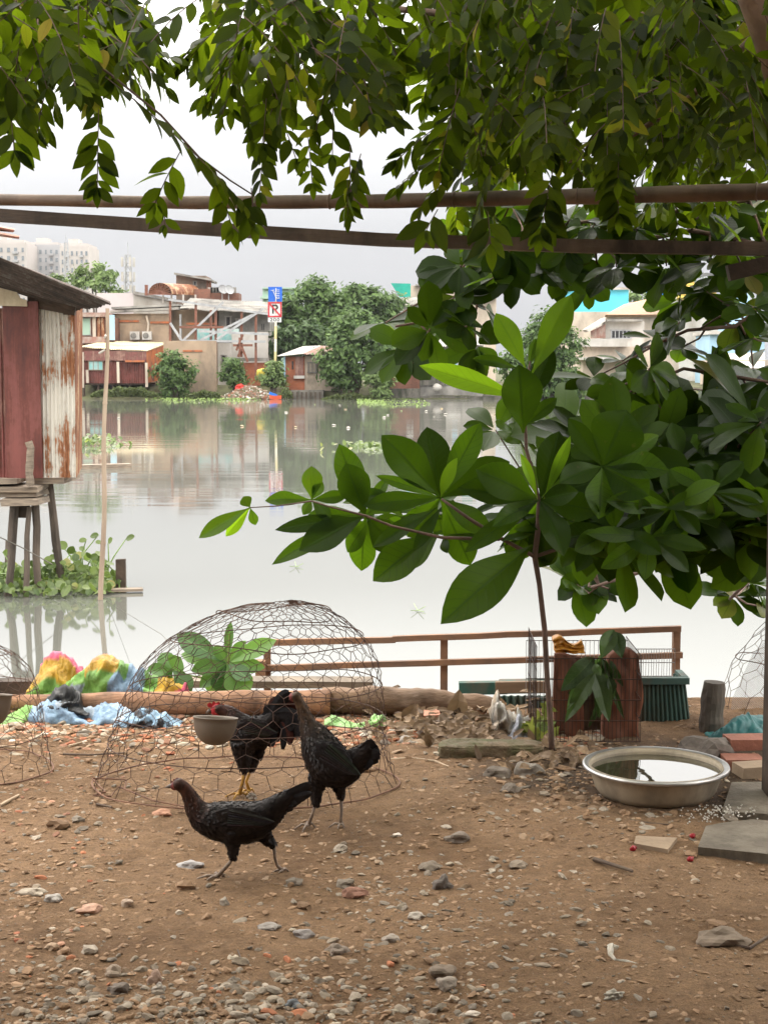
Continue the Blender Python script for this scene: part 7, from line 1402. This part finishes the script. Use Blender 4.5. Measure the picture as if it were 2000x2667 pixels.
# ------------------------------------------------------------------ feathery-leaved tree hanging over the yard
M_goose = leafmat('pinnate_leaf', (.009, .019, .003), (.026, .046, .006), (.27, .40, .010), .50, .4, vein=.2, old=(.26, .18, .02), spec=.10)
M_twg = mat('slender_twig', (.14, .085, .07), (.09, .06, .05), 20, bump=0)
r = thing('overhanging_tree', 'feathery-leaved tree hanging over the yard from above', 'tree', (2.3, 4.6, 0))
crown = MB(); tw = MB()
def frond(base, d, L_, n=12, ls=.07, droop=.5, tip=True):
    """a spray of alternate leaflets along a thin drooping stalk"""
    d = d.normalized(); p = base.copy(); pts = [p.copy()]; seg = L_ / n
    side = d.cross(Vector((0, 0, 1)));
    if side.length < .2: side = Vector((1, ru(-.5, .5), 0))
    side.normalize(); side = Matrix.Rotation(ru(-.9, .9), 3, d) @ side
    for i in range(n):
        d = (d + Vector((0, 0, -droop / n))).normalized(); p = p + d * seg; pts.append(p.copy()); s_ = side if i % 2 else -side
        for rep in (0, 1) if i > n * .8 else (0,):
            ld = (s_ * (1 if not rep else -1) * ru(.75, 1.0) + d * ru(.45, .8) + Vector((0, 0, -ru(.1, .5)))).normalized(); l_ = ls * ru(.95, 1.35) * (.65 + .5 * math.sin(math.pi * min(1, (i + 1.5) / n * .9)))
            nr = d.cross(ld); nr = nr if nr.length > .1 else Vector((0, -1, 0)); nr = nr.normalized() * (1 if nr.z > 0 else -1); nr = (nr + Vector((ru(-.5, .5), ru(-.8, .3), ru(-.4, .4)))).normalized()
            leaf(crown, p, p + ld * l_, l_ * ru(.38, .48), nr, 5, 1, 'lance', ru(.05, .25), .16)
    leaf(crown, p, p + d * ls * .9, ls * .36, Vector((0, -1, .3)), 5, 1, 'lance')
    tw.tube(pts[::2] + [pts[-1]] if len(pts) % 2 == 0 else pts[::2], .0016, 4, cap=False)
gap1 = [(310, -40), (560, -40), (520, 40), (497, 110), (500, 190), (455, 205), (440, 120), (395, 70), (330, 50)]
gap2 = [(1000, 330), (1050, 300), (1058, 225), (1080, 205), (1130, 235), (1140, 300), (1100, 330), (1040, 400), (1030, 480), (990, 500), (985, 400)]
lower = [(-60, 300), (0, 300), (40, 290), (60, 200), (100, 250), (150, 240), (200, 255), (260, 300), (330, 250), (350, 230), (420, 240), (480, 260), (560, 290), (620, 330), (650, 340), (700, 390), (760, 330), (830, 340), (900, 390), (960, 380), (1000, 330), (1060, 250), (1110, 260), (1150, 330), (1100, 420), (1130, 440), (1250, 470), (1400, 480), (1600, 470), (2060, 480)]
def inside(x, y, m_=0): return y < interp(lower, x) - m_ and not pin(gap1, x, y) and not pin(gap2, x, y)
cnt = 0
while cnt < 450:
    x, y = ru(-60, 2060), ru(-160, 500)
    if rnd() < .35 and x < 1000 and y < 200: pass
    Y = ru(4.0, 5.6) if x < 1050 else ru(4.0, 6.4); k_ = Y / 4000
    dx, dz = ru(-1, .9), ru(-1.0, .1); L_ = ru(.20, .34); ex, ey = x + dx * L_ / k_ * .6, y + (.55 - dz * .5) * L_ / k_ * .6
    if inside(x, y) and inside(ex, ey + 20, 50 if x < 1000 else 62) and not (330 < x < 620 and rnd() < .35): frond(at(x, y, Y), Vector((dx, ru(-.6, .6), dz * .6 - .1)), L_, random.randint(8, 12), .072 * Y / 4.6, ru(.4, 1.2)); cnt += 1
cnt = 0
while cnt < 34:       # the clump at the upper edge beside the long spray
    x, y = ru(-60, 300), ru(-120, 210); Y = ru(4.2, 5.4); dx = ru(-1, .9)
    if inside(x + dx * 90, y + 110): frond(at(x, y, Y), Vector((dx, ru(-.5, .5), -ru(.2, .8))), ru(.16, .26), 9, .08, ru(.3, .9)); cnt += 1
cnt = 0
while cnt < 120:      # deeper, denser part on the right
    x, y = ru(1080, 2060), ru(-100, 470); Y = ru(5.6, 7.2)
    if inside(x, y, 40) and not pin(gap2, x, y + 60): frond(at(x, y, Y), Vector((ru(-1, 1), ru(-.6, .6), ru(-.8, .1))), ru(.25, .42), 11, .085, ru(.3, 1)); cnt += 1
# the sprays one can tell apart against the sky
for (x, y, dx, dz, L_, n, ls, Y) in ((258, 285, -.05, -1, .22, 11, .068, 4.5), (275, 200, .80, -.60, .52, 17, .088, 4.3), (470, 395, -.5, -.8, .16, 7, .075, 4.4), (560, 440, .3, -.9, .17, 7, .075, 4.35), (655, 490, .1, -1, .10, 4, .07, 4.3), (690, 355, -.1, -1, .17, 9, .06, 4.7), (800, 330, .1, -1, .17, 9, .06, 4.8), (912, 380, 0, -1, .18, 9, .062, 4.7), (940, 400, -.3, -1, .12, 7, .055, 4.7), (20, 200, .1, -1, .20, 9, .085, 4.3), (300, 110, .8, -.1, .16, 8, .07, 4.4), (330, 120, .7, -.6, .16, 8, .07, 4.4), (540, 90, -.5, -.4, .12, 7, .07, 4.5), (580, 60, -.6, -.5, .14, 8, .07, 4.5), (380, 10, .3, -1, .06, 3, .06, 4.5), (1180, 300, -.8, -.5, .22, 11, .075, 4.8), (1200, 370, -.8, -.45, .24, 12, .07, 4.9), (1190, 440, -.8, -.7, .16, 9, .07, 4.9), (1280, 430, -.3, -.9, .18, 10, .075, 4.6), (1270, 550, .1, -1, .09, 5, .09, 4.4), (1140, 545, -.2, -.3, .07, 3, .09, 4.6), (430, 540, .0, -1, .05, 3, .045, 4.5), (905, 470, 0, -1, .10, 5, .06, 4.6), (120, 235, -.3, -1, .12, 7, .07, 4.4), (1440, 440, -.2, -.9, .2, 11, .08, 4.7), (1600, 380, .1, -.9, .2, 11, .08, 4.7)):
    frond(at(x, y, Y), Vector((dx, ru(-.15, .15), dz)), L_, n, ls, .25)
# rest of the crown, above and toward the camera: unseen fronds added for shade
for _ in range(950):
    x, Y = ru(-2.2, 3.8), ru(2.9, 8.2); z0 = 1.6 + Y * .30; p = Vector((x, Y, z0 + ru(.1, 1.4)))
    if rnd() > .25 + .75 * max(0, min(1, (x + 1.2) / 1.6)): continue
    frond(p, Vector((ru(-1, 1), ru(-1, 1), ru(-.6, .2))), ru(.3, .5), 9, .13, .5)
emit(crown, 'crown', M_goose, r, smooth=True); emit(tw, 'twigs', M_twg, r, kind='stuff')
for path, rr in (([(40, 10, 4.5), (110, 75, 4.45), (200, 130, 4.4), (290, 195, 4.35), (420, 300, 4.3), (520, 410, 4.3), (600, 470, 4.3), (655, 505, 4.3)], .0045), ([(620, -60, 5), (740, 60, 4.9), (880, 180, 4.8), (1000, 260, 4.8)], .006), ([(1548, 120, 4.9), (1530, 220, 4.9), (1505, 320, 4.9)], .003), ([(2000, -100, 4.6), (1700, 40, 4.8), (1400, 60, 5.0), (1000, 20, 5.2), (600, -60, 5.4)], .018), ([(2000, 60, 4.7), (1800, 250, 5.0), (1650, 350, 5.2), (1480, 420, 5.4)], .012), ([(740, 170, 4.8), (725, 240, 4.8), (700, 310, 4.8)], .002), ([(100, 50, 4.45), (85, 180, 4.4), (55, 235, 4.4)], .0025)):
    mb = MB(); n_ = len(path); mb.tube([at(*p) for p in path], [rr * (1 - .6 * i / n_) for i in range(n_)], 8, jit=.06); emit(mb, 'branch', M_twg if rr < .01 else M_branch, r, smooth=True)
mb = MB(); mb.tube([(2.55, 4.9, -.1), (2.3, 4.75, 1.2), at(2085, 330, 4.5), at(2010, 90, 4.3), at(1955, -60, 4.2), at(1900, -300, 4.1)], [.12, .10, .062, .056, .054, .05], 16, jit=.03); emit(mb, 'trunk', mat('pinkish_bark', (.40, .27, .21), (.27, .18, .14), 9, bump=.6, bscale=40), r, smooth=True)

# ------------------------------------------------------------------ the damp air over the river
mb = MB(); mb.box((0, 600, 38), (2400, 1290, 84)); m = bpy.data.materials.new('haze_air'); m.use_nodes = True; t = m.node_tree; t.nodes.clear()
pv = t.nodes.new('ShaderNodeVolumePrincipled'); pv.inputs['Color'].default_value = (.93, .95, 1, 1); pv.inputs['Density'].default_value = .00010; pv.inputs['Anisotropy'].default_value = .2
oo = t.nodes.new('ShaderNodeOutputMaterial'); lk(t, pv.outputs[0], oo.inputs['Volume'])
emit(mb, 'haze', m, kind='stuff', label='thin damp haze over the river and houses', origin=(0, 0, 0))
